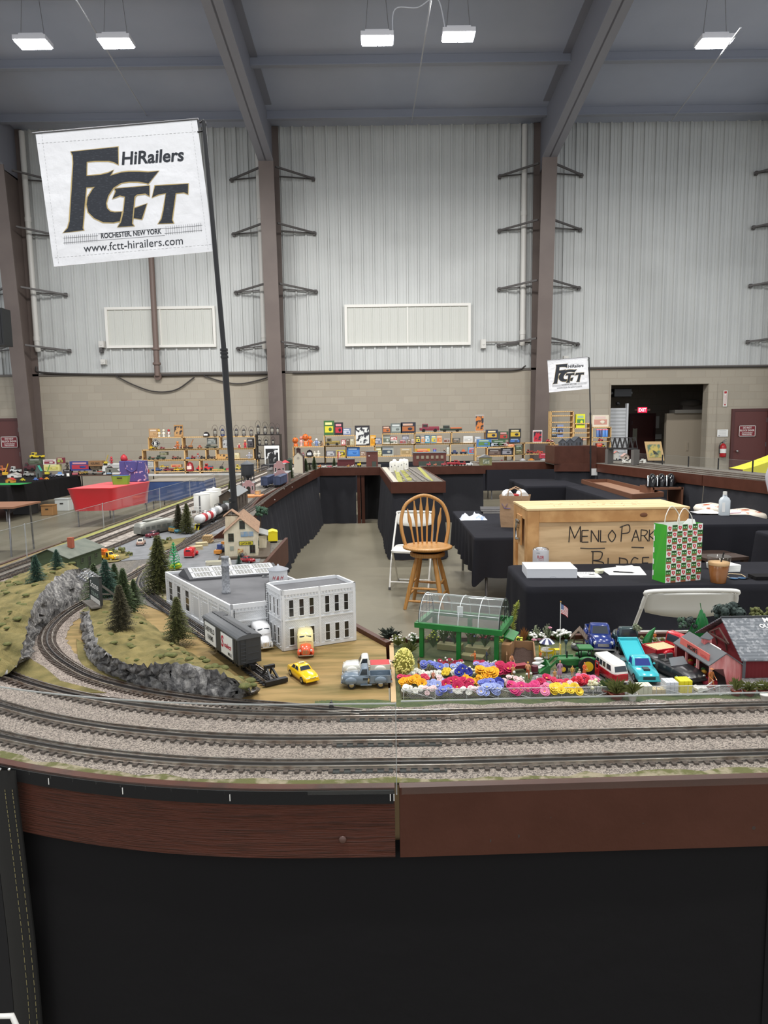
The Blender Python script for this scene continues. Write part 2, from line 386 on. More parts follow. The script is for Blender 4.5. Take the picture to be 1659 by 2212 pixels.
def warn_sign(x,z,label,y=YW-.07):
 w,h=.46,.3
 t=thing('door_sign',label,'sign',(x,y,z))
 MB().bx(-w/2,w/2,-.004,.004,-h/2,h/2).build('panel',M('sign_maroon',(128,34,44),.5),t)
 f=MB()
 for a in((-w/2,w/2,h/2-.014,h/2),(-w/2,w/2,-h/2,-h/2+.014),(-w/2,-w/2+.014,-h/2,h/2),(w/2-.014,w/2,-h/2,h/2)):f.bx(a[0],a[1],-.007,-.003,a[2],a[3])
 f.build('border',white_ink,t)
 for s,zz,hh,ww in(('DO NOT',.065,.048,.24),('BLOCK DOOR',-.005,.048,.4),('AUTHORIZED',-.065,.03,.3),('PERSONNEL',-.112,.03,.28)):
  letter(s,(0,-.004,zz),(1,0,0),(0,0,1),hh,white_ink,t,width=ww,bold=.02)
 return t
door(-11.1,-10.19,2.13,'door_1','maroon steel door at the far left')
warn_sign(-10.46,1.54,'maroon DO NOT BLOCK DOOR sign on the far left door')
door(9.83,10.75,2.13,'door_2','maroon steel door at the right of the back wall')
p=aty(1614,931,YW-.07);warn_sign(p.x,p.z,'maroon DO NOT BLOCK DOOR sign on the right hand door')
p=aty(1561,935.5,YW-.02);t=thing('wall_notice','white printed notice on the wall left of the right door','notice',p)
MB().bx(-.15,.15,-.003,.003,-.1,.1).build('sheet',paper,t);b=MB()
for k in range(4):b.bx(-.1,.1,-.006,-.003,.06-k*.04,.066-k*.04)
b.bx(-.12,-.08,-.006,-.003,-.085,-.06);b.build('print',M('grey_ink',(150,150,150),.7),t)
p=aty(1566.5,861,YW-.03);t=thing('extinguisher_sign','tall narrow fire extinguisher arrow sign on the back wall','sign',p)
MB().bx(-.055,.055,-.004,.004,-.22,.22).build('panel',white_plastic,t)
b=MB();b.ext([(-.03,-.006,-.15),(.03,-.006,-.15),(0,-.006,-.2)],(0,.003,0));b.bx(-.035,-.03,-.006,-.003,-.15,.12);b.bx(.03,.035,-.006,-.003,-.15,.12);b.bx(-.035,.035,-.006,-.003,.14,.2);b.build('arrow',red_ink,t)
letter('FIRE',(0,-.004,.155),(1,0,0),(0,0,1),.03,white_ink,t,width=.055)
letter('EXTINGUISHER',(.012,-.004,-.02),(0,0,1),(-1,0,0),.026,red_ink,t,width=.22)
p=aty(1561,988,YW-.12);t=thing('fire_extinguisher','red fire extinguisher hanging on the back wall left of the right door','extinguisher',p)
MB().lathe([(.01,0),(.08,.01),(.085,.04),(.085,.3),(.06,.36),(.025,.38),(.025,.4)],16).build('cylinder',M('ext_red',(178,34,40),.3),t)
MB().lathe([(.0855,.12),(.0862,.13),(.0862,.23),(.0855,.24)],16).build('label_band',paper,t)
MB().bx(-.02,.02,-.02,.02,.4,.44).beam((-.02,0,.43),(.1,0,.46),.02,.012).beam((-.02,0,.45),(.09,0,.5),.02,.012).build('valve',grey_metal,t)
MB().tube([(-.02,0,.42),(-.08,0,.4),(-.11,0,.3),(-.1,0,.1)],.012,8).build('hose',black_metal,t)
MB().bx(-.03,.03,.085,.12,.1,.34).build('bracket',grey_metal,t)
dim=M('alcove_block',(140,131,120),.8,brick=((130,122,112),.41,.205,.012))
b=MB();b.bx(ox0-1,ox1+2,23.2,23.4,0,4);struct(b.build('wall_alcove',dim),'wall of the side room seen through the opening','wall')
struct(MB().bx(ox0-1.2,ox0-.9,YW+.3,23.2,0,4).build('wall_alcove_left',dim),'left wall of the side room','wall')
struct(MB().bx(ox1+1.9,ox1+2.2,YW+.3,23.2,0,4).build('wall_alcove_right',dim),'right wall of the side room','wall')
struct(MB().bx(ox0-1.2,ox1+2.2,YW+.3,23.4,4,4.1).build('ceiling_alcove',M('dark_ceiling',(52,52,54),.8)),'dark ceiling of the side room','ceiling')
b=MB();b.bx(ox1-.02,ox1+.02,YW-.02,YW+.3,0,oz1);b.bx(ox0-.02,ox0+.02,YW-.02,YW+.3,0,oz1);b.bx(ox0-.02,ox1+.22,YW-.03,YW+.02,oz1,oz1+.05);b.bx(ox1,ox1+.22,YW-.03,YW,0,oz1)
struct(b.build('trim_2',block),'painted lining around the opening','trim')
p0=aty(1365,900,23.1);p1=aty(1412,900,23.1)
door(p0.x,p1.x,2.1,'door_3','maroon door with narrow glass strip in the side room',23.1,1)
a0=aty(1368,926,23.09);a1=aty(1374,952,23.09)
tag(MB().bx(a0.x,a1.x,23.075,23.09,a1.z,a0.z).bx(a0.x-.02,a0.x,23.07,23.09,a1.z-.02,a0.z+.02).bx(a1.x,a1.x+.02,23.07,23.09,a1.z-.02,a0.z+.02).build('vision_pane',M('lit_pane',(196,194,176),.3)),'narrow pale glass strip in the side room door','door glass')
p=aty(1387,885.5,23.16);t=thing('exit_sign','lit red EXIT sign above the side room door','sign',p)
MB().bx(-.17,.17,-.03,.03,-.1,.1).build('housing',white_plastic,t)
MB().bx(-.15,.15,-.034,-.03,-.085,.085).build('face',M('exit_red',(235,30,55),.4,emit=((255,25,60),1.6)),t)
letter('EXIT',(0,-.036,-.055),(1,0,0),(0,0,1),.11,M('exit_letters',(255,190,190),.4,emit=((255,170,175),2.2)),t,width=.25,bold=.02)
for sx in(-1,1):MB().cyl((sx*.17,0,0),(sx*.26,-.02,0),.03,.045,10).build('emergency_lamp',white_plastic,t)
b=MB();x0=ox0+.05;b.grid([[(x0,YW+.32,z*.04+.3)if 0 else(x,YW+.4+(.015 if z%2 else 0),.02+z*.05)for x in(x0,x0+.55)]for z in range(46)],0,False)
b.bx(x0+.55,x0+.6,YW+.34,YW+.48,0,2.4)
tag(b.build('shutter',M('shutter_white',(200,202,204),.5)),'white ribbed shutter standing at the left side of the opening','shutter')
p=aty(1342,849,YW+.5);t=thing('door_operator','dark motor housing above the white shutter','motor',p)
MB().bx(-.25,.25,-.15,.15,-.12,.12).build('housing',black_metal,t,None,.02);MB().cyl((-.3,0,0),(.3,0,0),.05,n=12).build('shaft',grey_metal,t);MB().sph((-.12,-.1,-.3),.06).build('lamp_shade',black_metal,t)
p0=aty(1437,985,20.6);p1=aty(1528,892,20.6)
tag(MB().bx(p0.x,p1.x+.8,20.6,20.75,0,p1.z).bx(p0.x+.62,p0.x+.66,20.57,20.6,1.0,1.25).build('partition',M('tan_panel',(166,154,136),.7)),'tall tan folding partition inside the opening','partition')
b=MB();b.bx(p0.x+.2,p1.x+.8,20.5,20.9,p1.z,p1.z+.1);tag(b.build('overhead_shelf',M('shelf_grey',(150,146,138),.6)),'pale ledge above the tan partition','shelf')
q=aty(1492,873,20.7);tag(MB().sph((0,0,.1),(.35,.2,.14)).bx(-.3,.3,-.15,.15,-.08,.05).build('covered_bundle',M('dark_bundle',(66,60,54),.8),None,(q.x,20.7,p1.z+.18)),'dark bundle lying on the ledge above the partition','bundle')
for u,v,w,h,l in((1420,943,.25,.15,'pale control box on the wall beside the side room door'),(1419,912,.12,.4,'narrow white plate beside the side room door')):
 p=aty(u,v,23.15);tag(MB().bx(-w/2,w/2,-.04,.04,-h/2,h/2).bx(-w/3,w/3,-.05,-.04,-h/3,h/3).build('wall_plate',M('dev214',(214,212,206),.5),None,p),l,'wall fitting')
p=aty(3,708,17.5);tag(MB().bx(-.35,.15,-.2,.2,-.45,.45).bx(-.3,.1,-.21,-.2,-.4,.4).build('loudspeaker',black_metal,None,p),'black loudspeaker cabinet hung at the left picture edge','speaker')
# -- THE TRAIN LAYOUT: modules, ground, skirts, shields
H=1.06
AX,AR=-.16,1.96;AY=1.294+AR
def fr_y(x):return 1.294+max(0,x-.02)*.028
plywood=M('painted_ground',(156,129,80),.8,var=((112,97,50),5,'noise',.38,.68),stretch=(1,6,1),bump=('noise',60,.15,.004))
gravel=M('gravel_ground',(120,114,104),.95,var=((86,82,76),160,'cell',.2,.9),bump=('vor',220,.6,.002))
ballast=M('ballast_stone',(192,177,164),.95,var=((104,94,88),380,'cell',.2,.9),bump=('vor',380,.9,.004))
ballast_far=M('ballast_far',(176,166,156),.95,var=((120,112,104),60,'cell',.2,.9),bump=('vor',120,.5,.003))
moss=M('moss_turf',(98,98,48),.95,var=((160,148,122),40,'noise',.44,.6),bump=('noise',400,.8,.004))
grass=M('static_grass',(98,91,48),.95,var=((142,128,78),14,'noise',.35,.66),bump=('noise',260,.9,.005))
asphalt=M('asphalt',(126,127,129),.85,var=((108,110,112),18,'noise',.35,.7),bump=('noise',300,.1,.002))
dkgravel=M('dark_gravel',(112,108,102),.95,var=((84,80,76),190,'cell',.2,.9),bump=('vor',200,.6,.002))
rockm=M('cast_rock',(104,102,101),.9,var=((186,182,176),60,'noise',.42,.74),bump=('noise',90,1.0,.012),stretch=(1,1,.6))
vel=M('velcro_black',(20,19,19),.95,bump=('noise',500,.3,.001))
brown_grain=M('brown_grain',(88,47,34),.45,spec=.25,var=((66,38,28),3.2,'noise',.46,.66),bump=('noise',3.2,.9,.006),stretch=(4,4,120))
def sheet(px,z,th=.0012):return[tuple(at(u,v,z))[:2]for u,v in px]
front_arc=arc(AX,AY,AR,-PI/2,-PI,48)
cor_poly=[(.014,1.294)]+front_arc+[(-2.12,4.45),(-.655,4.45),(-.655,3.4),(-.1,2.38),(.0,2.24)]
def fascia(path,z0,z1,th=.019):
 """upright board following an open path; the board lies to the right of the walking direction"""
 P=[Vector((p[0],p[1],0))for p in path];inn=[]
 for i,p in enumerate(P):
  d=(P[min(i+1,len(P)-1)]-P[max(i-1,0)]).normalized();inn.append(p+Vector((d.y,-d.x,0))*th)
 rows=[[(a.x,a.y,z0),(a.x,a.y,z1),(b.x,b.y,z1),(b.x,b.y,z0)]for a,b in zip(P,inn)]
 return MB().ring(rows,0,False,True,(True,True))
# --- corner module
cm=thing('corner_module','curved corner layout module with wood grained brown front board','train layout')
MB().prism(cor_poly,H-.02,H-.002).build('tabletop',plywood,cm)
fascia([(.014,1.294)]+front_arc,H-.146,H+.004).build('fascia',brown_grain,cm)
fascia([(-2.12,4.45),(-2.12,3.26)],H-.146,H+.004).build('fascia',brown,cm)
fascia([(0.0,2.2),(-.1,2.38),(-.655,3.4),(-.655,4.45)],H-.146,H+.014).build('fascia',brown,cm)
b=MB();P=[(AX+(AR+.003)*math.cos(a),AY+(AR+.003)*math.sin(a))for a in[(-PI/2-i*.0142)for i in range(41)]]
b2=fascia([(p[0],p[1])for p in P][::-1]+[(.012,1.291)],H-.027,H+.001,.003);b2.build('velcro_strip',vel,cm)
b=MB()
for u,v in((62,1679),(250,1700),(496,1717),(851,1722),(843,1722)):
 q=aty(u,v,1.29);a=-math.acos(max(-1,min(1,(q.x-AX)/AR)))if q.x<AX else-PI/2
 x,y=(AX+(AR+.0065)*math.cos(a),AY+(AR+.0065)*math.sin(a))if q.x<AX else(q.x,1.2865)
 b.box((x,y,H-.013),(.0016,.0016,.014))
b.build('stitch_mark',white_ink,cm)
q=aty(740,1815,1.29);MB().sph((q.x,1.292,q.z),(.008,.004,.008)).build('carriage_bolt',M('bolt_brown',(92,66,58),.35),cm)
# --- garden module
gm=thing('garden_module','straight layout module with plain brown front board carrying the toy garden','train layout')
gpoly=[(.024,1.294),(2.3,fr_y(2.3)),(2.3,fr_y(2.3)+.95),(.012,2.24)]
MB().prism(gpoly,H-.02,H-.002).build('tabletop',M('garden_green',(74,84,52),.95,var=((104,104,72),30,'noise',.35,.7),bump=('noise',300,.6,.003)),gm)
fascia([(2.3,fr_y(2.3)),(.024,1.293)],H-.146,H+.004).build('fascia',brown,gm)
MB().ext([(.012,2.24,H-.14),(2.3,fr_y(2.3)+.95,H-.14),(2.3,fr_y(2.3)+.95,H+.012),(.012,2.24,H+.012)],(0,.02,0)).build('fascia',brown,gm)
MB().bx(.012,.026,1.73,2.23,H-.13,H+.003).bx(.012,.026,1.32,1.73,H-.13,H-.004).build('end_board',M('bare_wood',(196,166,122),.7),gm)
b=MB()
for u,v in((1057,1815),(1119,1806),(1636,1797),(1190,1767),(1392,1783)):
 q=aty(u,v,1.3);b.cyl((q.x,fr_y(q.x)+.001,q.z),(q.x,fr_y(q.x)-.001,q.z),.004 if v>1790 else .0015,n=12)
b.build('screw_head',M('screw',(64,50,46),.4),gm)
# --- ballast and turf on the front modules (glued to them)
def strip(d0,d1,z,mat,parent,jag0=0,jag1=0,x1=2.3,ang=1.62,seed=1,name='ballast',zf=None,kind='stuff'):
 rnd=random.Random(seed);rows=[]
 path=[]
 n=60
 for i in range(n+1):
  x=x1+(AX-x1)*i/n;path.append((x,None))
 for i in range(1,n+1):path.append((None,-PI/2-ang*i/n))
 for x,a in path:
  e0=d0+rnd.uniform(-jag0,jag0);e1=d1+rnd.uniform(-jag1,jag1);r=[]
  for k in range(7):
   d=e0+(e1-e0)*k/6;zz=z+(zf(d)if zf else 0)
   r.append((x,fr_y(x)+d,zz)if a is None else(AX+(AR-d)*math.cos(a),AY+(AR-d)*math.sin(a),zz))
  rows.append(r)
 o=MB().grid(rows).build(name,mat,parent);o['kind']=kind
 return o
TD=(.090,.209,.343)
def bed(d):return .0035*max(0,1-min(abs(d-t)for t in TD)/.05)
strip(.02,.41,H+.001,ballast,cm,.004,.012,zf=bed,seed=2)
strip(.0195,.037,H+.0035,moss,cm,0,.01,seed=4,name='moss_edge')
strip(.40,.455,H+.0005,M('green_turf',(66,82,50),.95,var=((92,100,60),60,'noise',.3,.7),bump=('noise',300,.8,.004)),gm,.01,.006,x1=2.3,ang=.02,seed=5,name='green_turf')
def patch(px,z,mat,name,parent,stuff=True,h=.0015):
 o=MB().prism(sheet(px,z),z-h,z).build(name,mat,parent)
 if stuff:o['kind']='stuff'
 return o
def wsheet(poly,z,mat,name,parent):
 o=MB().prism(poly,z-.001,z).build(name,mat,parent);o['kind']='stuff'
wsheet([(-2.08,3.0),(-2.1,4.44),(-.67,4.44),(-.67,3.5),(-.86,2.95),(-1.1,2.74),(-1.5,2.62),(-1.95,2.7)],H-.0006,gravel,'gravel_yard',cm)
patch([(0,1415),(60,1420),(95,1440),(130,1470),(230,1496),(120,1496),(60,1478),(0,1460)],H+.0035,grass,'grass_turf',cm)
patch([(170,1300),(230,1280),(262,1250),(300,1205),(350,1190),(420,1183),(360,1240),(345,1290),(372,1330),(300,1300),(240,1340),(185,1345)],H+.0005,dkgravel,'gravel_yard',cm)
patch([(240,1186),(300,1162),(345,1148),(430,1128),(478,1122),(496,1150),(405,1160),(345,1176),(352,1190),(420,1184),(495,1166),(575,1165),(560,1215),(360,1232),(330,1206),(262,1212)],H+.002,asphalt,'road',cm,False)
patch([(322,1186),(332,1174),(352,1167),(402,1161),(386,1178),(352,1190),(335,1191)],H+.004,grass,'grass_turf',cm)
patch([(228,1196),(250,1187),(275,1192),(280,1203),(255,1212),(230,1215)],H+.005,grass,'grass_turf',cm)
patch([(255,1262),(285,1240),(300,1222),(320,1232),(290,1258),(265,1290)],H+.004,moss,'grass_turf',cm)
patch([(322,1250),(338,1235),(372,1262),(378,1300),(345,1305),(322,1290)],H+.004,moss,'grass_turf',cm)
patch([(172,1322),(200,1300),(222,1303),(200,1320),(178,1345)],H+.004,moss,'grass_turf',cm)
patch([(165,1380),(195,1395),(215,1440),(260,1465),(330,1490),(420,1506),(330,1508),(250,1488),(190,1455),(168,1420)],H+.003,grass,'grass_turf',cm)
patch([(430,1150),(486,1122),(540,1098),(560,1100),(500,1168),(455,1172)],H+.0015,gravel,'gravel_yard',cm)
# --- left run, back run, peninsula, right run
def module(name,label,poly,faces,top,lip=.006,zf=None):
 t=thing(name,label,'train layout')
 MB().prism(poly,H-.02,H-.001).build('tabletop',top,t)
 for f in faces:fascia(f,H-.146,H+lip).build('fascia',brown,t)
 return t
LX0=-2.12
L1=module('layout_module','layout module of the left run nearest the camera, with tank cars',[(LX0,4.46),(LX0,7.2),(-1.33,7.2),(-1.22,6.0),(-1.15,4.46)],[[(-1.15,4.46),(-1.22,6.0),(-1.33,7.2)],[(LX0,7.2),(LX0,4.46)]],gravel)
L2=module('layout_module','layout module of the left run with blue box cars',[(LX0,7.21),(LX0,10),(-1.31,10),(-1.33,7.21)],[[(-1.33,7.21),(-1.31,10)],[(LX0,10),(LX0,7.21)]],gravel)
L3=module('layout_module','far layout module of the left run with the grain elevator',[(LX0,10.01),(LX0,13.9),(-1.2,13.9),(-1.2,12.8),(-1.3,10.01)],[[(-1.31,10.01),(-1.2,12.8)],[(LX0,13.9),(LX0,10.01)]],gravel)
B1=module('layout_module','far cross module of the layout left of the peninsula',[(-1.19,12.8),(-.05,12.8),(-.05,13.9),(-1.19,13.9)],[[(-1.19,12.8),(-.06,12.8)]],gravel)
B2=module('layout_module','far cross module of the layout carrying the brown roundhouse',[(.68,12.8),(1.9,12.8),(1.9,13.9),(.68,13.9)],[[(.68,12.8),(1.9,12.8),(1.9,13.9)]],gravel)
B3=module('layout_module','farthest cross module with a low brown board right of the roundhouse',[(1.86,13.95),(3.5,13.95),(3.5,14.7),(1.86,14.7)],[[(1.86,13.95),(3.5,13.95)]],gravel)
PN=module('peninsula_module','peninsula module with white silos and grassy yard tracks',[(.12,9.13),(.814,9.13),(.68,12.79),(-.05,12.79)],[[(-.05,12.79),(.12,9.13),(.814,9.13),(.68,12.79)]],gravel)
R1=module('layout_module','right run module with the brown mountain box and bridge',[(3.3,13.2),(4.05,13.0),(4.55,9.7),(5.6,9.9),(5.1,14.1),(3.3,14.1)],[[(3.3,13.2),(4.05,13.0),(4.55,9.7)]],gravel)
R2=module('layout_module','right run module with bare track at the right picture edge',[(4.555,9.69),(5.3,5.2),(6.4,5.4),(5.605,9.89)],[[(4.555,9.69),(5.3,5.2)]],gravel)
MB().bx(3.29,4.1,13.15,13.9,H,H+.34).bx(4.1,4.35,13.35,13.9,H,H+.3).build('mountain_box',brown,R1)
MB().box((4.02,12.95,H-.15),(.16,.01,.13),.1).build('white_tag',paper,R1)
b=MB()
for i in range(9):yy_=5.2+i*.85;b.sph((-1.22-.013*i+.014,yy_,H-.02-.05*(i%2)),.008,6,0,4)
o=b.build('hook',white_metal,L1)
moss_e=[MB().grid([[(LX0+.03+random.uniform(-.004,.004),4.3+i*.12,H+.004),(LX0+.09+random.uniform(-.012,.012),4.3+i*.12,H+.003)]for i in range(79)]).build('moss_edge',M('bright_moss',(134,134,62),.95,var=((160,156,90),40,'noise',.3,.7)),L1)]
b=MB();b.bx(.19,.26,9.2,12.6,H,H+.004);b.bx(.62,.68,9.3,12.6,H,H+.004)
for k in range(10):b.box((.33+.03*math.sin(k*2.1),9.5+k*.3,H+.003),(.12,.22,.006),.3*math.sin(k))
o=b.build('grass_turf',M('bright_moss'),PN);o['kind']='stuff'
b=MB()
for k,x in enumerate((.28,.40,.50,.58)):b.box((x-.01*k,10.9,H+.006),(.035,3.2,.006),.02+.01*k)
b.build('yard_track',M('yard_track',(112,106,100),.7),PN)
MB().ext([(.13,9.15,H),(.2,9.15,H),(.06,12.7,H),(-.03,12.7,H)],(0,0,.008)).build('walk_board',M('pale_board',(176,168,154),.8),PN)
b=MB()
b.ext([tuple(at(458,1164,H)),tuple(at(492,1163,H)),tuple(at(492,1163,H)+Vector((0,0,.075))),tuple(at(458,1164,H)+Vector((0,0,.006)))],(0,.015,0));b.build('end_board',brown,cm)
b=MB();b.bx(-.5,-.44,12.83,12.88,0,H-.14);tag(b.build('support_post',brown,None),'brown support post under the far cross module, left of the dark gap','post')
tag(MB().bx(-.42,-.36,12.83,12.88,0,H-.14).build('support_post',brown,None),'brown support post under the far cross module, right at the dark gap','post')
# --- skirts
def skirt(path,label,z0=.01,z1=H-.12,amp=.02,pitch=.16,seed=0,flare=.05,mat=None,seam=None):
 rnd=random.Random(seed);P=[Vector((p[0],p[1],0))for p in path];pts=[]
 for a,b_ in zip(P,P[1:]):
  d=b_-a;n=max(2,int(d.length/(pitch/5)));nv=Vector((d.y,-d.x,0)).normalized()
  for i in range(n):pts.append((a+d*i/n,nv))
 pts.append((P[-1],nv));rows=[];ph=0
 for p,nv in pts:rows.append([])
 for j,t in enumerate((0,.08,.25,.5,.75,1)):
  ph=0
  for i,(p,nv)in enumerate(pts):
   ph+=2*PI/5*(1+.5*math.sin(i*.37+seed))
   off=flare*t+amp*(.25+.75*t)*math.sin(ph)+amp*.6*t*math.sin(i*.11+seed)
   q=p+nv*off;rows[i].append((q.x,q.y,z1+(z0-z1)*t))
 return tag(MB().grid(rows).build('table_skirt',mat or M('black_cloth_lit',(50,50,54),.95,spec=.15,bump=('noise',9,.15,.03))),label,'skirt')  # default black cloth made paler: light on the inner skirts put into the colour
skirt(([(.014,1.312)]+[(AX+(AR-.02)*math.cos(a),AY+(AR-.02)*math.sin(a))for a in[(-PI/2-i*.06)for i in range(12)]])[::-1]+[(.8,1.33)],'plain black skirt below the front board, left of the seam',amp=.004,pitch=.5,flare=.01,seed=3,mat=black_cloth)
skirt([(.795,1.326),(2.3,1.37)],'plain black skirt below the front board, right of the seam',amp=.005,pitch=.6,flare=.012,seed=4,mat=black_cloth)
skirt([(-1.17,4.5),(-1.24,6.0),(-1.34,7.2),(-1.34,10),(-1.24,12.75)],'black folded skirt along the inside of the left run',amp=.035,pitch=.28,flare=.1,seed=1)
skirt([(-.02,2.2),(-.12,2.36),(-.66,3.4),(-.66,4.44)],'black skirt inside the corner module behind the factory',amp=.025,pitch=.2,seed=2)
skirt([(-.66,4.44),(-1.2,4.5)],'black skirt closing the back of the seed store module',amp=.02,pitch=.2,seed=12,flare=.02)
skirt([(-1.2,12.82),(-.52,12.82)],'black skirt under the far cross module left of the brown posts',amp=.02,pitch=.35,flare=.03,seed=5)
tag(MB().grid([[(x,13.25+.03*math.sin(x*19),z)for x in[(-.45+i*.02)for i in range(22)]]for z in(.02,1.0)]).build('back_drape',M('drape_black',(22,21,22),.95)),'black drape deep inside the gap right of the brown posts','drape')
skirt([(-.04,12.8),(.13,9.17),(.80,9.17),(.68,12.8)],'black skirt around the peninsula module',amp=.02,pitch=.2,flare=.07,seed=6)
skirt([(.7,12.85),(1.88,12.85)],'black skirt under the roundhouse module',amp=.015,pitch=.4,seed=7)
skirt([(3.32,13.22),(4.05,13.03),(4.56,9.7)],'black skirt under the mountain box module',amp=.02,pitch=.25,seed=8)
skirt([(4.565,9.68),(5.31,5.2)],'black skirt under the right run at the picture edge',amp=.02,pitch=.25,seed=9)
t=thing('fabric_strap','black fabric strap with two rows of yellow stitching at the left picture edge','strap')
cl=[(10,1664),(16,1720),(26,1800),(38,1900),(52,2020),(64,2150),(72,2260)]
rows=[[aty(u-36,v,1.385),aty(u-22,v,1.372),aty(u,v,1.37),aty(u+20,v,1.374),aty(u+24,v,1.385)]for u,v in cl]
MB().grid(rows).build('webbing',M('strap_black',(30,29,27),.8,bump=('noise',300,.3,.001)),t)
rows=[[aty(u-37-k*24,v,1.386+k*.01)for k in range(5)]for u,v in cl]
tag(MB().grid(rows).build('side_drape',M('drape_black')),'black cloth hanging left of the stitched strap','drape')
b=MB()
for off in(-4,12):
 for i in range(len(cl)-1):
  for k in range(8):
   f0=k/8;f1=f0+.08
   p0=[cl[i][j]+(cl[i+1][j]-cl[i][j])*f0 for j in(0,1)];p1=[cl[i][j]+(cl[i+1][j]-cl[i][j])*f1 for j in(0,1)]
   if p0[1]>1700:b.beam(aty(p0[0]+off,p0[1],1.3685),aty(p1[0]+off,p1[1],1.3685),.0011,.0008)
b.build('stitching',M('thread',(150,140,96),.8),t)
b=MB()
for dx in(-12,8):q=aty(12+dx,1662,1.37);b.sph(q,.0035,8,0,5)
b.build('snap',chrome,t)
q=[aty(-30,2196,1.2),aty(26,2194,1.2),aty(46,2240,1.2),aty(-30,2240,1.2)]
tag(MB().tube([q[3],q[0],q[1],q[2]],.0055,8).build('stand',white_metal),'corner of a white tube stand standing low at the bottom left','frame')
# --- clear shields
plexi=clear_mat('plexiglass',(246,248,247),.03,.04,.04)
plexi_edge=clear_mat('plexiglass_edge',(215,222,220),.1,.35,.2)
def shield(path,z0,z1,label,th=.004):
 t=thing('plexiglass_panel',label,'clear shield')
 rows=[[(p[0],p[1],z0),(p[0],p[1],z1-.002)]for p in path]
 MB().grid(rows,0,False).build('sheet',plexi,t)
 fascia(path,z1-.002,z1,th).build('top_edge',plexi_edge,t)
 b=MB();p=path[-1];b.bx(p[0]-.001,p[0]+.001,p[1]-.002,p[1]+.002,z0,z1);b.build('end_edge',plexi_edge,t)
 return t
aa=[(AX+(AR+.006)*math.cos(a),AY+(AR+.006)*math.sin(a))for a in[(-PI/2-i*.0285)for i in range(36)]][::-1]
shield(aa+[(.018,1.287)],H-.006,1.245,'curved clear shield standing along the corner module front')
shield([(.028,1.285),(2.3,fr_y(2.3)-.008)],H-.006,1.25,'straight clear shield standing along the garden module front')
LJ=[3.35,3.95,5.06,6.36,7.36,8.4,9.6,11.0,12.5]
for i,(a,b_)in enumerate(zip(LJ,LJ[1:])):
 t=shield([(LX0+.03,a),(LX0+.03,b_-.012)],H,1.255,'%s clear shield panel from the camera along the left run'%ordw(i))
 MB().bx(LX0+.028,LX0+.032,b_-.02,b_-.014,H-.05,1.26).build('post',clear_mat('post_clear',(230,232,232),.1,.45),t)
def lerp(a,b_,k):return(a[0]+(b_[0]-a[0])*k,a[1]+(b_[1]-a[1])*k)
ra,rb=(4.98,13.3),(6.0,7.0)
for i in range(8):
 t=shield([lerp(ra,rb,i/8),lerp(ra,rb,(i+.985)/8)],H,1.235,'%s clear shield panel from the far end along the right run'%ordw(i))
 q=lerp(ra,rb,(i+1)/8);MB().bx(q[0]-.008,q[0]+.008,q[1]-.008,q[1]+.008,H-.01,1.24).build('post',black_metal,t)
wsheet([(-2.03,4.2),(-2.03,4.45),(-1.62,4.45),(-1.62,4.2)],H+.0006,ballast_far,'ballast',cm)
for mo,y0,y1 in((L1,4.46,7.2),(L2,7.21,10),(L3,10.01,13.8)):wsheet([(-2.03,y0),(-2.03,y1),(-1.62,y1),(-1.62,y0)],H+.001,ballast_far,'ballast',mo)
def bedding(path,parent,w=.045,mat=None,z=H+.0024,name='ballast',seed=1):
 rnd=random.Random(seed);P=[Vector((p[0],p[1],0))for p in path];rows=[]
 for i,p in enumerate(P):
  d=(P[min(i+1,len(P)-1)]-P[max(i-1,0)]).normalized();n=Vector((d.y,-d.x,0));e=[w+rnd.uniform(-.007,.007)for _ in(0,1)]
  rows.append([(p.x-n.x*e[0],p.y-n.y*e[0],z-.003),(p.x-n.x*.03,p.y-n.y*.03,z+.0018),(p.x+n.x*.03,p.y+n.y*.03,z+.0018),(p.x+n.x*e[1],p.y+n.y*e[1],z-.003)])
 o=MB().grid(rows).build(name,mat or ballast,parent);o['kind']='stuff'
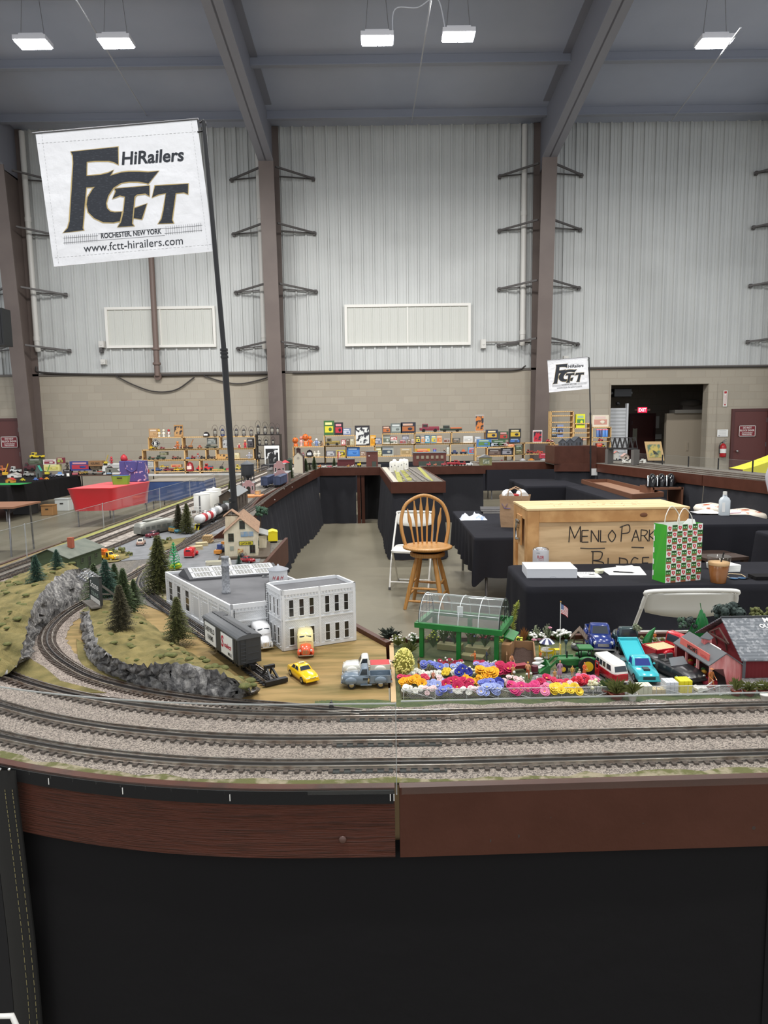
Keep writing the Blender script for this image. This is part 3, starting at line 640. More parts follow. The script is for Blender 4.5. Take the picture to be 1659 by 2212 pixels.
# -- tracks
rail_steel=M('rail_steel',(196,188,178),.25,metal=.85,var=((140,118,102),30,'noise',.4,.7))
rail_dark=M('rail_blackened',(96,92,90),.3,metal=.6)
tie_m=M('tie_plastic',(80,68,60),.75);tie_dk=M('tie_dark',(40,40,42),.6)
def resample(P,step):
 P=[Vector((p[0],p[1],0))for p in P];out=[P[0]];acc=0
 for a,b_ in zip(P,P[1:]):
  d=(b_-a).length;pos=step-acc
  while pos<=d:out.append(a+(b_-a)*pos/d);pos+=step
  acc=(acc+d)%step if d+acc>=step else acc+d
 return out
def track(label,path,z=H+.004,gauge=.032,pitch=.0235,single=True,ties_mat=None,group=None,tl=.058,rails=3,tw=.0095,rh=.0068):
 t=thing('railway_track',label,'railway track',(0,0,0),0,1,group)
 P=resample(path,.05)+[Vector((path[-1][0],path[-1][1],0))]
 def off(d):
  out=[]
  for i,p in enumerate(P):
   dd=(P[min(i+1,len(P)-1)]-P[max(i-1,0)]).normalized();out.append(p+Vector((dd.y,-dd.x,0))*d)
  return out
 z1=z+.0035
 for k,d in enumerate([-gauge/2,0,gauge/2]if rails==3 else[-gauge/2,gauge/2]):
  rows=[]
  for p,q in zip(off(d),off(d+.01)):
   n=(q-p).normalized()
   prof=((-.0032,0),(-.0032,.001),(-.0009,.0018),(-.0009,rh-.0026),(-.0017,rh-.002),(-.0015,rh-.0002),(0,rh),(.0015,rh-.0002),(.0017,rh-.002),(.0009,rh-.0026),(.0009,.0018),(.0032,.001),(.0032,0))
   rows.append([(p.x+n.x*a,p.y+n.y*a,z1+h)for a,h in prof])
  MB().ring(rows,0,False,True,(True,True)).build('rail',rail_dark if(k==1 and rails==3)else rail_steel,t)
 T=resample(path,pitch);fr=[]
 for i in range(1,len(T)):
  d=(T[i]-T[i-1]).normalized();fr.append((T[i],math.atan2(d.y,d.x)+PI/2))
 m=ties_mat or tie_m
 near=sorted(range(len(fr)),key=lambda i:fr[i][0].length+(0 if abs(fr[i][0].x)<.62*fr[i][0].y else 9))[:99]if single else[]
 ns=set(near);first=None
 for i in near:
  if first is None:first=MB().box((0,0,z+.0018),(tl,tw,.0042)).build('tie',m,t);o=first
  else:o=first.copy();C.objects.link(o);o.parent=t
  o.location=(fr[i][0].x,fr[i][0].y,0);o.rotation_euler=(0,0,fr[i][1])
 rest=MB()
 for i,(p,a)in enumerate(fr):
  if i not in ns:rest.box((p.x,p.y,z+.0018),(tl,tw,.0042),a)
 if rest.v:
  o=rest.build('ties',m,t);o['kind']='stuff'
 return t
def main_line(d,xl):
 r=AR-d
 return[(2.3,fr_y(2.3)+d),(AX+.3,fr_y(0)+d),(AX,AY-r)]+arc(AX,AY,r,-PI/2,-PI,40)[1:]+smooth_path([(AX-r,AY,0),(AX-r+.01,3.6,0),(xl,4.4,0),(xl,6.5,0),(xl-.03,9,0),(xl-.06,13.6,0)],8)[1:]
for d,xl,l in((TD[0],-2.0,'outer main line, three rail track nearest the front edge'),(TD[1],-1.87,'middle main line, three rail track between the two others'),(TD[2],-1.70,'inner main line, three rail track nearest the garden fence')):
 t=track(l,main_line(d,xl))
 MB().bx(-.115,.012,fr_y(0)+d-.03,fr_y(0)+d+.03,H+.003,H+.0058).bx(.026,.125,fr_y(0)+d-.03,fr_y(0)+d+.03,H+.003,H+.0058).build('joint_pad',M('joint_plastic',(62,66,66),.25),t)
def pxpath(L,z=H+.008,n=6):return[tuple(p)[:2]for p in smooth_path([at(u,v,z)for u,v in L],n)]
bedding(pxpath([(330,1216),(290,1240),(240,1268),(202,1292),(150,1320),(113,1352),(101,1380),(110,1405),(140,1432),(200,1464),(300,1491),(400,1507),(500,1518)]),cm,.062)
arcp=[(AX+(AR-TD[2])*math.cos(-PI/2-i*.05),AY+(AR-TD[2])*math.sin(-PI/2-i*.05))for i in range(31)]
track('curved siding between the two rock cuts',pxpath([(330,1216),(290,1240),(240,1268),(202,1292),(150,1320),(113,1352),(101,1380),(110,1405),(140,1432),(200,1464),(300,1491),(400,1507),(500,1518),(600,1526),(780,1541)]),pitch=.017,tw=.008)
track('black dead end siding under the box car',pxpath([(345,1205),(322,1228),(308,1250),(307,1266),(322,1283),(360,1312),(430,1361),(500,1411),(588,1474)]),ties_mat=tie_dk,pitch=.019)
track('branch track crossing the road beside the seed store',pxpath([(345,1205),(400,1175),(450,1148),(520,1113),(552,1094),(580,1073),(610,1053),(640,1036),(668,1022)]),single=False,z=H+.003)
track('second branch track behind the seed store passing the tank cars',pxpath([(330,1216),(385,1181),(432,1152),(500,1112),(535,1092),(565,1066),(600,1045)]),single=False,z=H+.003)
track('yard track carrying the tank cars',pxpath([(405,1152),(430,1138),(480,1112),(520,1092)]),single=False,z=H+.004)
track('yard track carrying the blue box cars',pxpath([(560,1068),(590,1052),(625,1036),(650,1024)]),single=False,z=H+.004)
ro=lambda k:[(4.2+k+(.62*(13-y)/6.2*1.05),y)for y in(13,11.5,10,8.5,7)]
for k,l in((.15,'track nearest the aisle on the right run'),(.38,'middle track on the right run'),(.6,'outer track on the right run')):track(l,ro(k),single=False,z=H+.002)
for y,l in((13.15,'near track on the far cross modules'),(13.4,'far track on the far cross modules')):track(l,[(-1.6,y),(-.1,y)],single=False,z=H+.002)
# -- hills with rock cuts
def hill(label,foot,lip,back,hts,zback,seed,rock_n=7,grass_n=8,lipz=None):
 """loft from the foot of a rock face over its lip to the back edge; foot/lip/back are plan points"""
 rnd=random.Random(seed);t=thing('scenery_hill',label,'hill')
 n=len(foot);F_=smooth_path([(p[0],p[1],0)for p in foot],8);Lp=smooth_path([(p[0],p[1],hts[i])for i,p in enumerate(lip)],8);Bk=smooth_path([(p[0],p[1],zback[i])for i,p in enumerate(back)],8)
 def nz(x,y,z):return math.sin(x*61+3*math.sin(y*37+seed))*math.sin(y*53+z*71+2*math.sin(x*29))
 rows=[]
 for f,l,b_ in zip(F_,Lp,Bk):
  r=[]
  for k in range(rock_n+1):
   q=k/rock_n;p=f.lerp(l,q**1.4);p.z=H-.004+(l.z+.004)*q**.9
   a=.012*math.sin(PI*min(q,.98))+.004
   if k:p+=Vector((nz(p.x*2,p.y*2,q*2.2)*a,nz(p.y*2.1,p.x*2,q*3)*a,(nz(p.x*3,p.y*3,q)*.007+rnd.uniform(-.004,.004))*(k>0)))
   r.append(p)
  rows.append(r)
 MB().grid(rows).build('rock_face',rockm,t)
 rows2=[]
 for r,l,b_ in zip(rows,Lp,Bk):
  g=[]
  for k in range(grass_n+1):
   q=k/grass_n;p=Vector(r[-1]).lerp(Vector((b_.x,b_.y,H+b_.z)),q)
   p.z=H+(r[-1].z-H)*(1-q)+b_.z*q+.012*math.sin(PI*q)+(nz(p.x,p.y,0)*.006+rnd.uniform(-.0015,.0015))*(0 if k in(0,)else 1)
   g.append(p)
  rows2.append(g)
 o=MB().grid(rows2).build('grass_top',grass,t)
 for e in(0,-1):
  pass
 b=MB()
 for k in range(60):
  i=rnd.randrange(len(rows2));g=rows2[i][rnd.randrange(1,grass_n)];s=rnd.uniform(.006,.014)
  b.sph((g.x+rnd.uniform(-.02,.02),g.y+rnd.uniform(-.02,.02),g.z),(s*1.3,s*1.3,s*.5),7,0,4)
 o=b.build('shrub_tufts',M('tuft',(84,92,46),.95,var=((120,118,70),90,'noise',.3,.7),bump=('noise',400,1,.004)),t);o['kind']='stuff'
 return t
g2=lambda L,z=H:[tuple(at(u,v,z))[:2]for u,v in L]
hill('grassy hill at the left edge with a grey rock cut facing the curved track',g2([(190,1268),(181,1290),(150,1316),(112,1342),(84,1370),(74,1396),(62,1424),(10,1428)]),g2([(172,1236),(146,1246),(112,1266),(80,1304),(62,1338),(52,1368),(34,1394),(0,1404)],H+.1),g2([(120,1258),(90,1264),(30,1280),(-20,1300),(-60,1330),(-80,1360),(-90,1390),(-90,1420)]),[.12,.125,.12,.115,.10,.08,.045,.02],[.10,.09,.07,.06,.05,.03,.02,.01],3)
hill('grassy hill with grey rock wall between curved track and box car siding',g2([(172,1330),(178,1372),(182,1408),(205,1440),(245,1463),(300,1482),(362,1496),(430,1509),(500,1512),(556,1494)]),g2([(192,1302),(200,1345),(212,1386),(236,1412),(275,1432),(325,1440),(375,1440),(430,1446),(492,1458),(545,1472)],H+.075),g2([(235,1310),(290,1332),(322,1352),(350,1375),(385,1396),(415,1416),(445,1436),(480,1455),(520,1476),(552,1489)]),[.05,.06,.07,.075,.075,.08,.085,.085,.075,.05],[.03,.025,.02,.016,.012,.01,.01,.008,.006,.0],8)
# -- BUILDINGS AND TRAINS ON THE LAYOUT
wbrick=M('white_brick',(242,243,244),.7,brick=((206,208,210),.009,.0042,.0009))
wtrim=M('white_trim',(232,233,234),.55)
roofg=M('tar_roof',(104,104,106),.85,var=((90,90,92),9,'noise',.35,.65))
V2=lambda p:Vector((p[0],p[1],0))
def win(parent,P0,P1,s,z,w,h,fm,gm_,mull=1,cross=1,name='window',sill=True,fw=.0022):
 """window on the wall P0->P1 (outside lies to the right of the walking direction), s = distance to its middle"""
 X=(V2(P1)-V2(P0)).normalized();N_=Vector((X.y,-X.x,0));o=V2(P0)+X*s+Vector((0,0,z))
 def Bx(b,x0,x1,z0,z1,d0,d1):b.ext([o+X*x0+N_*d0+Vector((0,0,z0)),o+X*x1+N_*d0+Vector((0,0,z0)),o+X*x1+N_*d0+Vector((0,0,z1)),o+X*x0+N_*d0+Vector((0,0,z1))],N_*(d1-d0))
 b=MB();Bx(b,-w/2-fw,-w/2,0,h,-.0005,.002);Bx(b,w/2,w/2+fw,0,h,-.0005,.002);Bx(b,-w/2-fw,w/2+fw,h,h+fw,-.0005,.002)
 if sill:Bx(b,-w/2-fw*1.4,w/2+fw*1.4,-fw,0,-.0005,.0038)
 for k in range(1,cross+1):Bx(b,-w/2,w/2,h*k/(cross+1)-fw*.3,h*k/(cross+1)+fw*.3,.0003,.0016)
 for k in range(1,mull):Bx(b,-w/2+w*k/mull-fw*.3,-w/2+w*k/mull+fw*.3,0,h,.0003,.0016)
 f=b.build(name,fm,parent)
 b=MB();Bx(b,-w/2,w/2,0,h,-.0005,.0008);b.build('pane',gm_,f)
 return f
def wallband(b,P0,P1,z0,z1,d0,d1,s0=0,s1=None,mi=0):
 X=(V2(P1)-V2(P0));Ln=X.length;X.normalize();N_=Vector((X.y,-X.x,0));s1=Ln if s1 is None else s1
 a=V2(P0)+X*s0+N_*d0;c=V2(P0)+X*s1+N_*d0
 b.ext([(a.x,a.y,z0),(c.x,c.y,z0),(c.x,c.y,z1),(a.x,a.y,z1)],N_*(d1-d0),mi)
def plen(a,b_):return(V2(b_)-V2(a)).length
# --- white factory
fa=thing('model_factory','white brick dairy factory with skylight roof, chimney and two storey front block','model building',(0,0,0))
A_,B_,C_,D_,E_=(-.912,2.793),(-.519,2.233),(-.405,2.285),(-.29,2.52),(-.525,2.90)
mp=[A_,B_,C_,(-.24,2.37),D_,E_];zt=1.2
MB().prism(mp,H-.001,zt-.012).build('main_hall',wbrick,fa)
inn=lambda P,k:[tuple(V2(p).lerp(V2((sum(q[0]for q in P)/len(P),sum(q[1]for q in P)/len(P))),k)[:2])for p in P]
MB().prism(inn(mp,.012),zt-.014,zt-.0105).build('main_roof',roofg,fa)
b=MB()
for p,q in((A_,B_),(B_,C_),(D_,E_),(E_,A_)):
 wallband(b,p,q,zt-.016,zt,-.004,.003);L_=plen(p,q);n=int(L_/.012)
 for k in range(n):wallband(b,p,q,zt-.024,zt-.016,-.001,.0022,k*.012+.002,k*.012+.008)
 wallband(b,p,q,zt-.028,zt-.025,-.001,.0022)
b.build('parapet',wtrim,fa)
b=MB();L_=plen(A_,B_)
for k in range(8):wallband(b,A_,B_,H,zt-.016,-.001,.003,k*(L_-.012)/7,k*(L_-.012)/7+.012)
wallband(b,A_,B_,H,H+.02,-.001,.004);wallband(b,B_,C_,H+.078,H+.083,-.001,.002);wallband(b,B_,C_,H,zt,-.001,.003,0,.008)
b.build('pilasters',wtrim,fa)
for s in(.06,.16,.258):win(fa,A_,B_,s,H+.028,.038,.08,wtrim,dark_glass,1,2)
for s in(.355,.45,.55):
 b=MB();wallband(b,A_,B_,H+.03,H+.1,-.001,.0012,s-.03,s+.03);b.build('blind_panel',M('panel_grey',(206,208,210),.6),fa)
b=MB();wallband(b,B_,C_,H,H+.062,-.001,.002,.03,.1);b.build('loading_door',M('roller_grey',(96,98,100),.5,bump=('band',40,.4,.003)),fa)
fc,rc,rb_,lb=(-.336,2.168),(-.103,2.277),(-.172,2.402),(-.405,2.290);z2=1.262
fp=[fc,rc,rb_,lb]
MB().prism(fp,H-.001,z2-.012).build('office_block',wbrick,fa)
MB().prism(inn(fp,.03),z2-.014,z2-.0105).build('office_roof',roofg,fa)
b=MB()
for p,q in((fc,rc),(rc,rb_),(rb_,lb),(lb,fc)):
 wallband(b,p,q,z2-.016,z2,-.004,.003);n=int(plen(p,q)/.011)
 for k in range(n):wallband(b,p,q,z2-.025,z2-.016,-.001,.0024,k*.011+.002,k*.011+.007)
 wallband(b,p,q,z2-.03,z2-.026,-.001,.0022);wallband(b,p,q,H+.098,H+.102,-.001,.0024);wallband(b,p,q,H,H+.01,-.001,.002)
 L_=plen(p,q)
 for s in(0,L_-.008):wallband(b,p,q,H,z2,-.001,.003,s,s+.008)
wallband(b,fc,rc,H,z2,-.001,.003,.126,.133);b.build('cornice',wtrim,fa)
for s in(.031,.066,.101,.156,.190,.224):
 for z in(H+.016,H+.112):win(fa,fc,rc,s,z,.0145,.055,wtrim,dark_glass,1,1)
for s in(.03,.066,.1):
 for z in(H+.016,H+.112):win(fa,lb,fc,s+.005,z,.012,.055,wtrim,dark_glass,1,1)
X=(V2(E_)-V2(A_)).normalized();Y_=(V2(B_)-V2(A_)).normalized()
sk=thing_o=None
o0=V2(A_)+X*.035+Y_*.05;sl=.36;sw=.135;hz=.042;z0=zt-.011
def P3(a,b_,z):q=o0+X*a+Y_*b_;return(q.x,q.y,z)
b=MB();b.ext([P3(0,0,z0),P3(0,sw,z0),P3(0,sw,z0+.008),P3(0,sw/2,z0+hz),P3(0,0,z0+.008)],X*sl)
mon=b.build('skylight',M('monitor_dark',(84,84,86),.7),fa)
b=MB();gl=MB()
up=Vector(P3(0,sw/2,z0+hz))-Vector(P3(0,sw,z0+.008));nn=X.cross(up).normalized();nn=nn if nn.z>0 else-nn
base=Vector(P3(0,sw,z0+.008))
def sq(m,a0,a1,t0,t1,d,th):m.ext([base+X*a0+up*t0+nn*d,base+X*a1+up*t0+nn*d,base+X*a1+up*t1+nn*d,base+X*a0+up*t1+nn*d],nn*th)
sq(gl,.02,sl-.02,.1,.95,0,.001)
for k in range(5):a=.02+(sl-.04)*k/4;sq(b,a-.006,a+.006,.05,1,.0005,.002)
for t_ in(.1,.53,.95):sq(b,.014,sl-.014,t_-.035,t_+.035,.0005,.002)
for k in range(4):
 for j in range(1,6):a=.02+(sl-.04)*(k+j/6)/4;sq(b,a-.0012,a+.0012,.1,.95,.0005,.0014)
for t_ in(.2,.32,.42,.64,.75,.85):sq(b,.02,sl-.02,t_-.008,t_+.008,.0005,.0012)
gl.build('pane',M('frosted_glass',(150,148,140),.3),mon);b.build('glazing_bars',M('bars_grey',(206,207,208),.5),mon)
q=at(489,1281,zt-.01);MB().lathe([(.0155,0),(.0165,.004),(.0165,.006),(.0145,.008),(.0135,.098),(.0155,.1),(.0155,.104),(.0132,.106),(.0128,.128),(.0148,.13),(.0148,.136),(.010,.137),(.0095,.12)],20,q).build('chimney',M('grey_brick',(158,160,164),.8,bump=('cell',260,.5,.002),var=((128,130,134),260,'cell',.2,.9)),fa)
q=at(615,1262,zt-.01)+Vector((-.03,.04,0));qt=q
tk=MB().lathe([(.034,0),(.036,.004),(.036,.05)],24,q).build('water_tank',wtrim,fa)
MB().lathe([(.041,.05),(.041,.052),(.004,.066),(.003,.071),(0,.072)],24,q).build('tank_roof',M('tank_grey',(172,175,180),.5),tk)
def wrapq(p):
 a=(p.x-q.x)/.0365-PI/2+.12;return Vector((q.x+.0366*math.cos(a),q.y+.0366*math.sin(a),p.z))
letter('H & H',(q.x,q.y,q.z+.017),(1,0,0),(0,0,1),.014,red_ink,tk,width=.045,shear=.3,bold=.015,round_=wrapq)
for u,v in((574,1246),(590,1254)):
 q=at(u,v,zt-.01);MB().box((q.x,q.y,q.z+.002),(.028,.022,.004)).cyl((q.x,q.y,q.z),(q.x,q.y,q.z+.012),.007,n=10).cyl((q.x,q.y,q.z+.012),(q.x,q.y,q.z+.015),.009,n=10).build('roof_vent',M('vent_grey',(120,121,122),.5),fa)
b=MB();lx=V2(lb).lerp(V2(fc),.06);nx=Vector((-.84,-.54,0))*.004
for dx in(-.0045,.0045):b.cyl((lx.x+dx+nx.x,lx.y-dx*.5+nx.y,H+.01),(lx.x+dx+nx.x,lx.y-dx*.5+nx.y,z2),.0008,n=6)
for k in range(24):b.cyl((lx.x-.0045+nx.x,lx.y+.002+nx.y,H+.015+k*.008),(lx.x+.0045+nx.x,lx.y-.002+nx.y,H+.015+k*.008),.0006,n=5)
b.build('ladder',black_metal,fa)
wallp=MB();wallp.cyl((B_[0]+.012,B_[1]-.001,H),(B_[0]+.012,B_[1]-.001,zt-.02),.0014,n=6);wallp.build('drain_pipe',black_metal,fa)
# --- generic gabled model house: local x = gable width, y = depth, front wall at y = 0
def gable(t,w,d,h,rise,wallm,roofm_,over=.006,th=.003,nm=('walls','roof')):
 MB().ext([(-w/2,0,0),(w/2,0,0),(w/2,0,h),(0,0,h+rise),(-w/2,0,h)],(0,d,0)).build(nm[0],wallm,t)
 b=MB();k=rise/(w/2)
 for s in(-1,1):b.ext([(0,-over,h+rise+th*.4),(s*(w/2+over),-over,h-over*k+th*.4),(s*(w/2+over),-over,h-over*k+th*1.4),(0,-over,h+rise+th*1.6)],(0,d+2*over,0))
 return b.build(nm[1],roofm_,t)
g=thing('model_depot','small dark green shed with grey green roof and brick chimney on the corner module','model building',(-1.70,3.41,H),-.10)
gr_w=M('shed_green',(72,86,58),.8,bump=('band',60,.3,.002));gr_r=M('shed_roof',(114,118,106),.85,var=((96,102,92),20,'noise',.3,.7))
gable(g,.2,.33,.092,.042,gr_w,gr_r,.014)
MB().bx(.03,.055,.12,.145,.12,.175).build('chimney',M('chimney_brick',(168,90,66),.85,bump=('cell',150,.5,.002)),g)
for s,h_,z_,w_ in((.06,.05,.003,.026),(.13,.022,.036,.024),(.2,.05,.003,.026),(.27,.022,.036,.024)):
 win(g,(.1,0),(.1,.33),s,z_+.008,w_,h_,M('green_trim',(84,98,70),.7),M('shed_dark',(44,50,40),.5),1,1)
MB().ext([(-.135,.1,.06),(-.1,.1,.088),(-.1,.1,.092),(-.145,.1,.06)],(0,.2,0)).build('porch_roof',gr_r,g)
cr=M('cream_board',(226,216,190),.75,bump=('bandx',30,.3,.002),var=((208,196,166),25,'noise',.45,.75));shing=M('brown_shingle',(166,132,104),.9,var=((134,106,84),120,'cell',.1,.9),bump=('cell',120,.5,.003))
c0=at(522,1206,H);cl_=thing('model_seed_store','cream boarded seed store with brown shingle roof, cupola and yellow name sign','model building',(c0.x,c0.y,H),.16)
gable(cl_,.185,.46,.146,.08,cr,shing,.008)
MB().ext([(.0925,.24,.1),(.15,.24,.085),(.15,.24,.09),(.0925,.24,.108)],(0,.22,0)).build('shed_roof',M('tin_grey',(140,140,136),.6),cl_)
MB().bx(.0925,.138,.25,.45,.0,.087).build('side_shed',cr,cl_)
MB().bx(-.095,-.02,.17,.25,.14,.222).build('cupola',cr,cl_)
b=MB()
for s in(-1,1):b.ext([(-.0575,.16,.252),(-.0575+s*.05,.16,.217),(-.0575+s*.05,.16,.221),(-.0575,.16,.257)],(0,.1,0))
b.build('cupola_roof',shing,cl_)
MB().bx(-.125,.16,-.045,.47,-.004,.012).build('platform',M('dark_plank',(84,72,58),.85),cl_)
gtrim=M('window_green',(66,84,74),.6)
for s,z,w,h in((.058+.0,.162,.028,.046),(.0,0,0,0)):
 if w:win(cl_,(-.0925,0),(.0925,0),.102,z+.008,.026,.042,gtrim,dark_glass,2,1)
win(cl_,(-.0925,0),(.0925,0),.038,.1,.026,.042,gtrim,dark_glass,2,1);win(cl_,(-.0925,0),(.0925,0),.155,.03,.026,.042,gtrim,dark_glass,2,1)
for s in(.1,.2):win(cl_,(.0925,0),(.0925,.46),s,.04,.022,.04,gtrim,dark_glass,2,1)
def signb(parent,x,z,w,h,mats,text=None,tm=None,nm='sign_board',y=-.001,bw=.003,tw=None,th=None):
 b=MB();b.bx(x-w/2,x+w/2,y-.002,y,z-h/2,z+h/2,0);b.bx(x-w/2+bw,x+w/2-bw,y-.0028,y-.001,z-h/2+bw,z+h/2-bw,1)
 o=b.build(nm,mats,parent)
 if text:letter(text,(x,y-.0028,z-(th or h*.45)/2),(1,0,0),(0,0,1),th or h*.45,tm,o,width=tw or w*.78,bold=.03)
 return o
signb(cl_,.028,.086,.078,.024,[M('sign_green',(52,74,50),.6),M('sign_yellow',(232,216,60),.6)],'CLINTON SEED',black_ink)
signb(cl_,.035,.138,.07,.028,[M('faded_blue',(126,160,190),.8,var=((176,176,170),60,'noise',.4,.65)),M('faded_blue')],'FEEDS & GRAIN'[:0]or None)
signb(cl_,-.005,.042,.03,.026,[M('poster_cream',(220,196,140),.8,var=((180,90,60),60,'noise',.55,.6)),M('poster_cream')]);signb(cl_,-.052,.06,.02,.024,[M('poster_grey',(160,166,150),.8),M('poster_grey')])
for k,(x,c)in enumerate(((-.01,(120,110,90)),(.006,(90,90,96)),(.024,(150,140,120)))):
 tag(MB().lathe([(.006,0),(.008,.003),(.008,.018),(.004,.022),(.004,.026)],10).build('milk_can',M('can%d'%k,c,.4,metal=.6),None,cl_.location+Vector((x+.005,-.03,.012))),'tiny milk can on the seed store platform, %s from the left'%ordw(k),'milk can')
q=at(590,1173,H);t=thing('box_car','bright yellow toy box car beside the seed store shed','toy train car',(q.x,q.y,H),.2)
MB().bx(-.03,.03,0,.1,.012,.07).build('body',M('car_yellow',(246,226,40),.4),t);MB().ext([(-.032,-.002,.07),(.032,-.002,.07),(0,-.002,.08)],(0,.104,0)).build('roof',M('car_yellow'),t);MB().bx(-.025,.025,.01,.09,0,.012).build('underframe',black_metal,t)
q=at(494,1106,H);t=thing('model_engine_shed','weathered brown wooden engine shed with grey roof behind the flag pole','model building',(q.x,q.y,H),.05)
gable(t,.16,.62,.14,.05,M('shed_brown',(92,80,66),.85,bump=('bandx',28,.5,.003),var=((70,60,50),14,'noise',.35,.65)),M('shed_grey',(128,130,130),.75),.008)
win(t,(-.08,0),(.08,0),.06,.05,.05,.05,M('window_green'),M('pale_pane',(120,126,118),.3),4,1);MB().bx(-.02,.03,-.003,0,0,.05).build('door',M('door_brown',(70,46,34),.7),t)
for s in(.12,.3,.48):win(t,(.08,0),(.08,.62),s,.03,.04,.09,M('shed_brown'),dark_glass,1,0)
signb(t,-.055,.035,.03,.018,[M('sign_green'),M('sign_yellow')],'FEED'[:0]or None)
for k,(u,v)in enumerate(((437,1104),(456,1098),(463,1091))):
 q=at(u,v,H);t=thing('storage_tank',['white storage tank nearest the tank cars','middle white storage tank of the three beside the tank cars','farthest white storage tank of the three beside the engine shed'][k],'model tank',q)
 MB().lathe([(.072,0),(.072,.155),(.07,.158)],28).build('shell',white_plastic,t);MB().lathe([(.0735,.155),(.0735,.158),(.01,.17),(.01,.176),(0,.177)],28).build('lid',white_plastic,t)
 MB().box((0,-.0735,.075),(.012,.004,.14)).build('ladder',grey_metal,t)
b=MB()
for k in range(6):b.bx(-.11+k*.044,-.104+k*.044,-.003,.003,0,.085)
for z in(.03,.06,.085):b.bx(-.113,.12,-.002,.004,z-.004,z)
q=at(408,1118,H);tag(b.build('picket_fence',white_metal,None,q,rz=.7),'white trestle fence beside the white storage tanks','fence')
def tank_car(u,v,v2,rz,cols,label,L_=.24):
 q=at(u,v,H+.012);t=thing('tank_car',label,'toy train car',q,rz);r=.033
 b=MB();n=len(cols);zc=.012+.02+r
 MB().lathe([(0,-.008),(r*.6,-.006),(r*.93,-.001),(r,.006)],20).build('x',black_metal)if 0 else None
 y=0
 prof=[(0,0),(r*.55,.002),(r*.9,.008),(r,.016)]
 def seg(pf,m,nm):
  rows=[[(max(a,1e-4)*math.cos(2*PI*i/20),yy_,zc+max(a,1e-4)*math.sin(2*PI*i/20))for i in range(20)]for a,yy_ in pf]
  return MB().ring(rows).build(nm,m,t)
 seg(prof,cols[0],'tank_end')
 for k in range(n):seg([(r,.016+(L_-.032)*k/n),(r,.016+(L_-.032)*(k+1)/n)],cols[k],'tank_shell')
 seg([(a,L_-y_)for a,y_ in reversed(prof)],cols[-1],'tank_end')
 MB().cyl((0,L_/2,zc+r*.9),(0,L_/2,zc+r+.012),.012,n=12).cyl((0,L_/2,zc+r+.012),(0,L_/2,zc+r+.015),.008,n=10).build('dome',cols[n//2],t)
 MB().tube([(-r*.7,L_*.35,zc+r*.6),(-r*.75,L_*.35,zc+r*1.3),(-r*.75,L_*.65,zc+r*1.3),(-r*.7,L_*.65,zc+r*.6)],.0015,6).tube([(r*.7,L_*.35,zc+r*.6),(r*.75,L_*.35,zc+r*1.3),(r*.75,L_*.65,zc+r*1.3),(r*.7,L_*.65,zc+r*.6)],.0015,6).build('railing',black_metal,t)
 MB().bx(-.02,.02,0,L_,.02,.028).bx(-.028,.028,.005,.012,.014,.03).bx(-.028,.028,L_-.012,L_-.005,.014,.03).build('underframe',black_metal,t)
 for yy_ in(.045,L_-.045):
  b=MB();b.bx(-.02,.02,yy_-.025,yy_+.025,.006,.018)
  for sx in(-1,1):
   for dy in(-.015,.015):b.cyl((sx*.014,yy_+dy,.009),(sx*.02,yy_+dy,.009),.0095,n=12)
  b.build('truck',black_metal,t)
 MB().box((0,-.006,.018),(.01,.014,.01)).build('coupler',black_metal,t)
 return t
cw,crd,csv,cbk=M('tank_white',(232,230,228),.35),M('tank_red',(182,34,44),.35),M('tank_silver',(190,192,194),.3,metal=.5),M('tank_black',(46,46,50),.35)
tank_car(428,1142,0,-.06,[cw,crd,cw,crd,cw],'white tank car with red bands at the near end of the yard track',.36)
tank_car(459,1124,0,-.06,[csv,cw,cbk,cbk,csv],'silver and black tank car coupled behind the red banded one',.42)
q=at(424,1146,H);tag(MB().beam((-.012,0,0),(-.006,.02,.045),.008,.006).beam((.012,0,0),(.018,.02,.045),.008,.006).beam((-.01,.02,.04),(.02,.02,.04),.006,.006).build('buffer_stop',M('car_yellow'),None,q),'bright yellow buffer stop in front of the tank cars','buffer stop')
def water_tower(u,v,label):
 t=thing('model_water_tower',label,'model water tower',at(u,v,H));r=.083
 tm=M('tower_black',(50,52,56),.6);MB().lathe([(.0,.1),(r*.5,.115),(r*.9,.135),(r,.16),(r,.285)],24).build('tank',tm,t);MB().lathe([(r*1.1,.283),(r*1.1,.286),(.012,.325),(.01,.333),(0,.335)],24).build('roof',M('tower_roof',(104,108,112),.6),t)
 for k in range(6):a=k*PI/3+.3;MB().cyl((r*.95*math.cos(a),r*.95*math.sin(a),0),(r*.95*math.cos(a),r*.95*math.sin(a),.16),.005,n=8).build('leg',tm,t)
 MB().cyl((0,0,0),(0,0,.11),.018,n=12).build('stand_pipe',tm,t);b=MB()
 for k in range(6):a=k*PI/3+.3;c_=(k+1)*PI/3+.3;b.beam((r*.95*math.cos(a),r*.95*math.sin(a),.02),(r*.95*math.cos(c_),r*.95*math.sin(c_),.12),.003,.003)
 b.build('bracing',tm,t)
water_tower(536,1050,'tall black water tower with grey cone roof on the left run')
pk=M('pink_brick',(164,120,120),.85,brick=((190,160,158),.012,.006,.001))
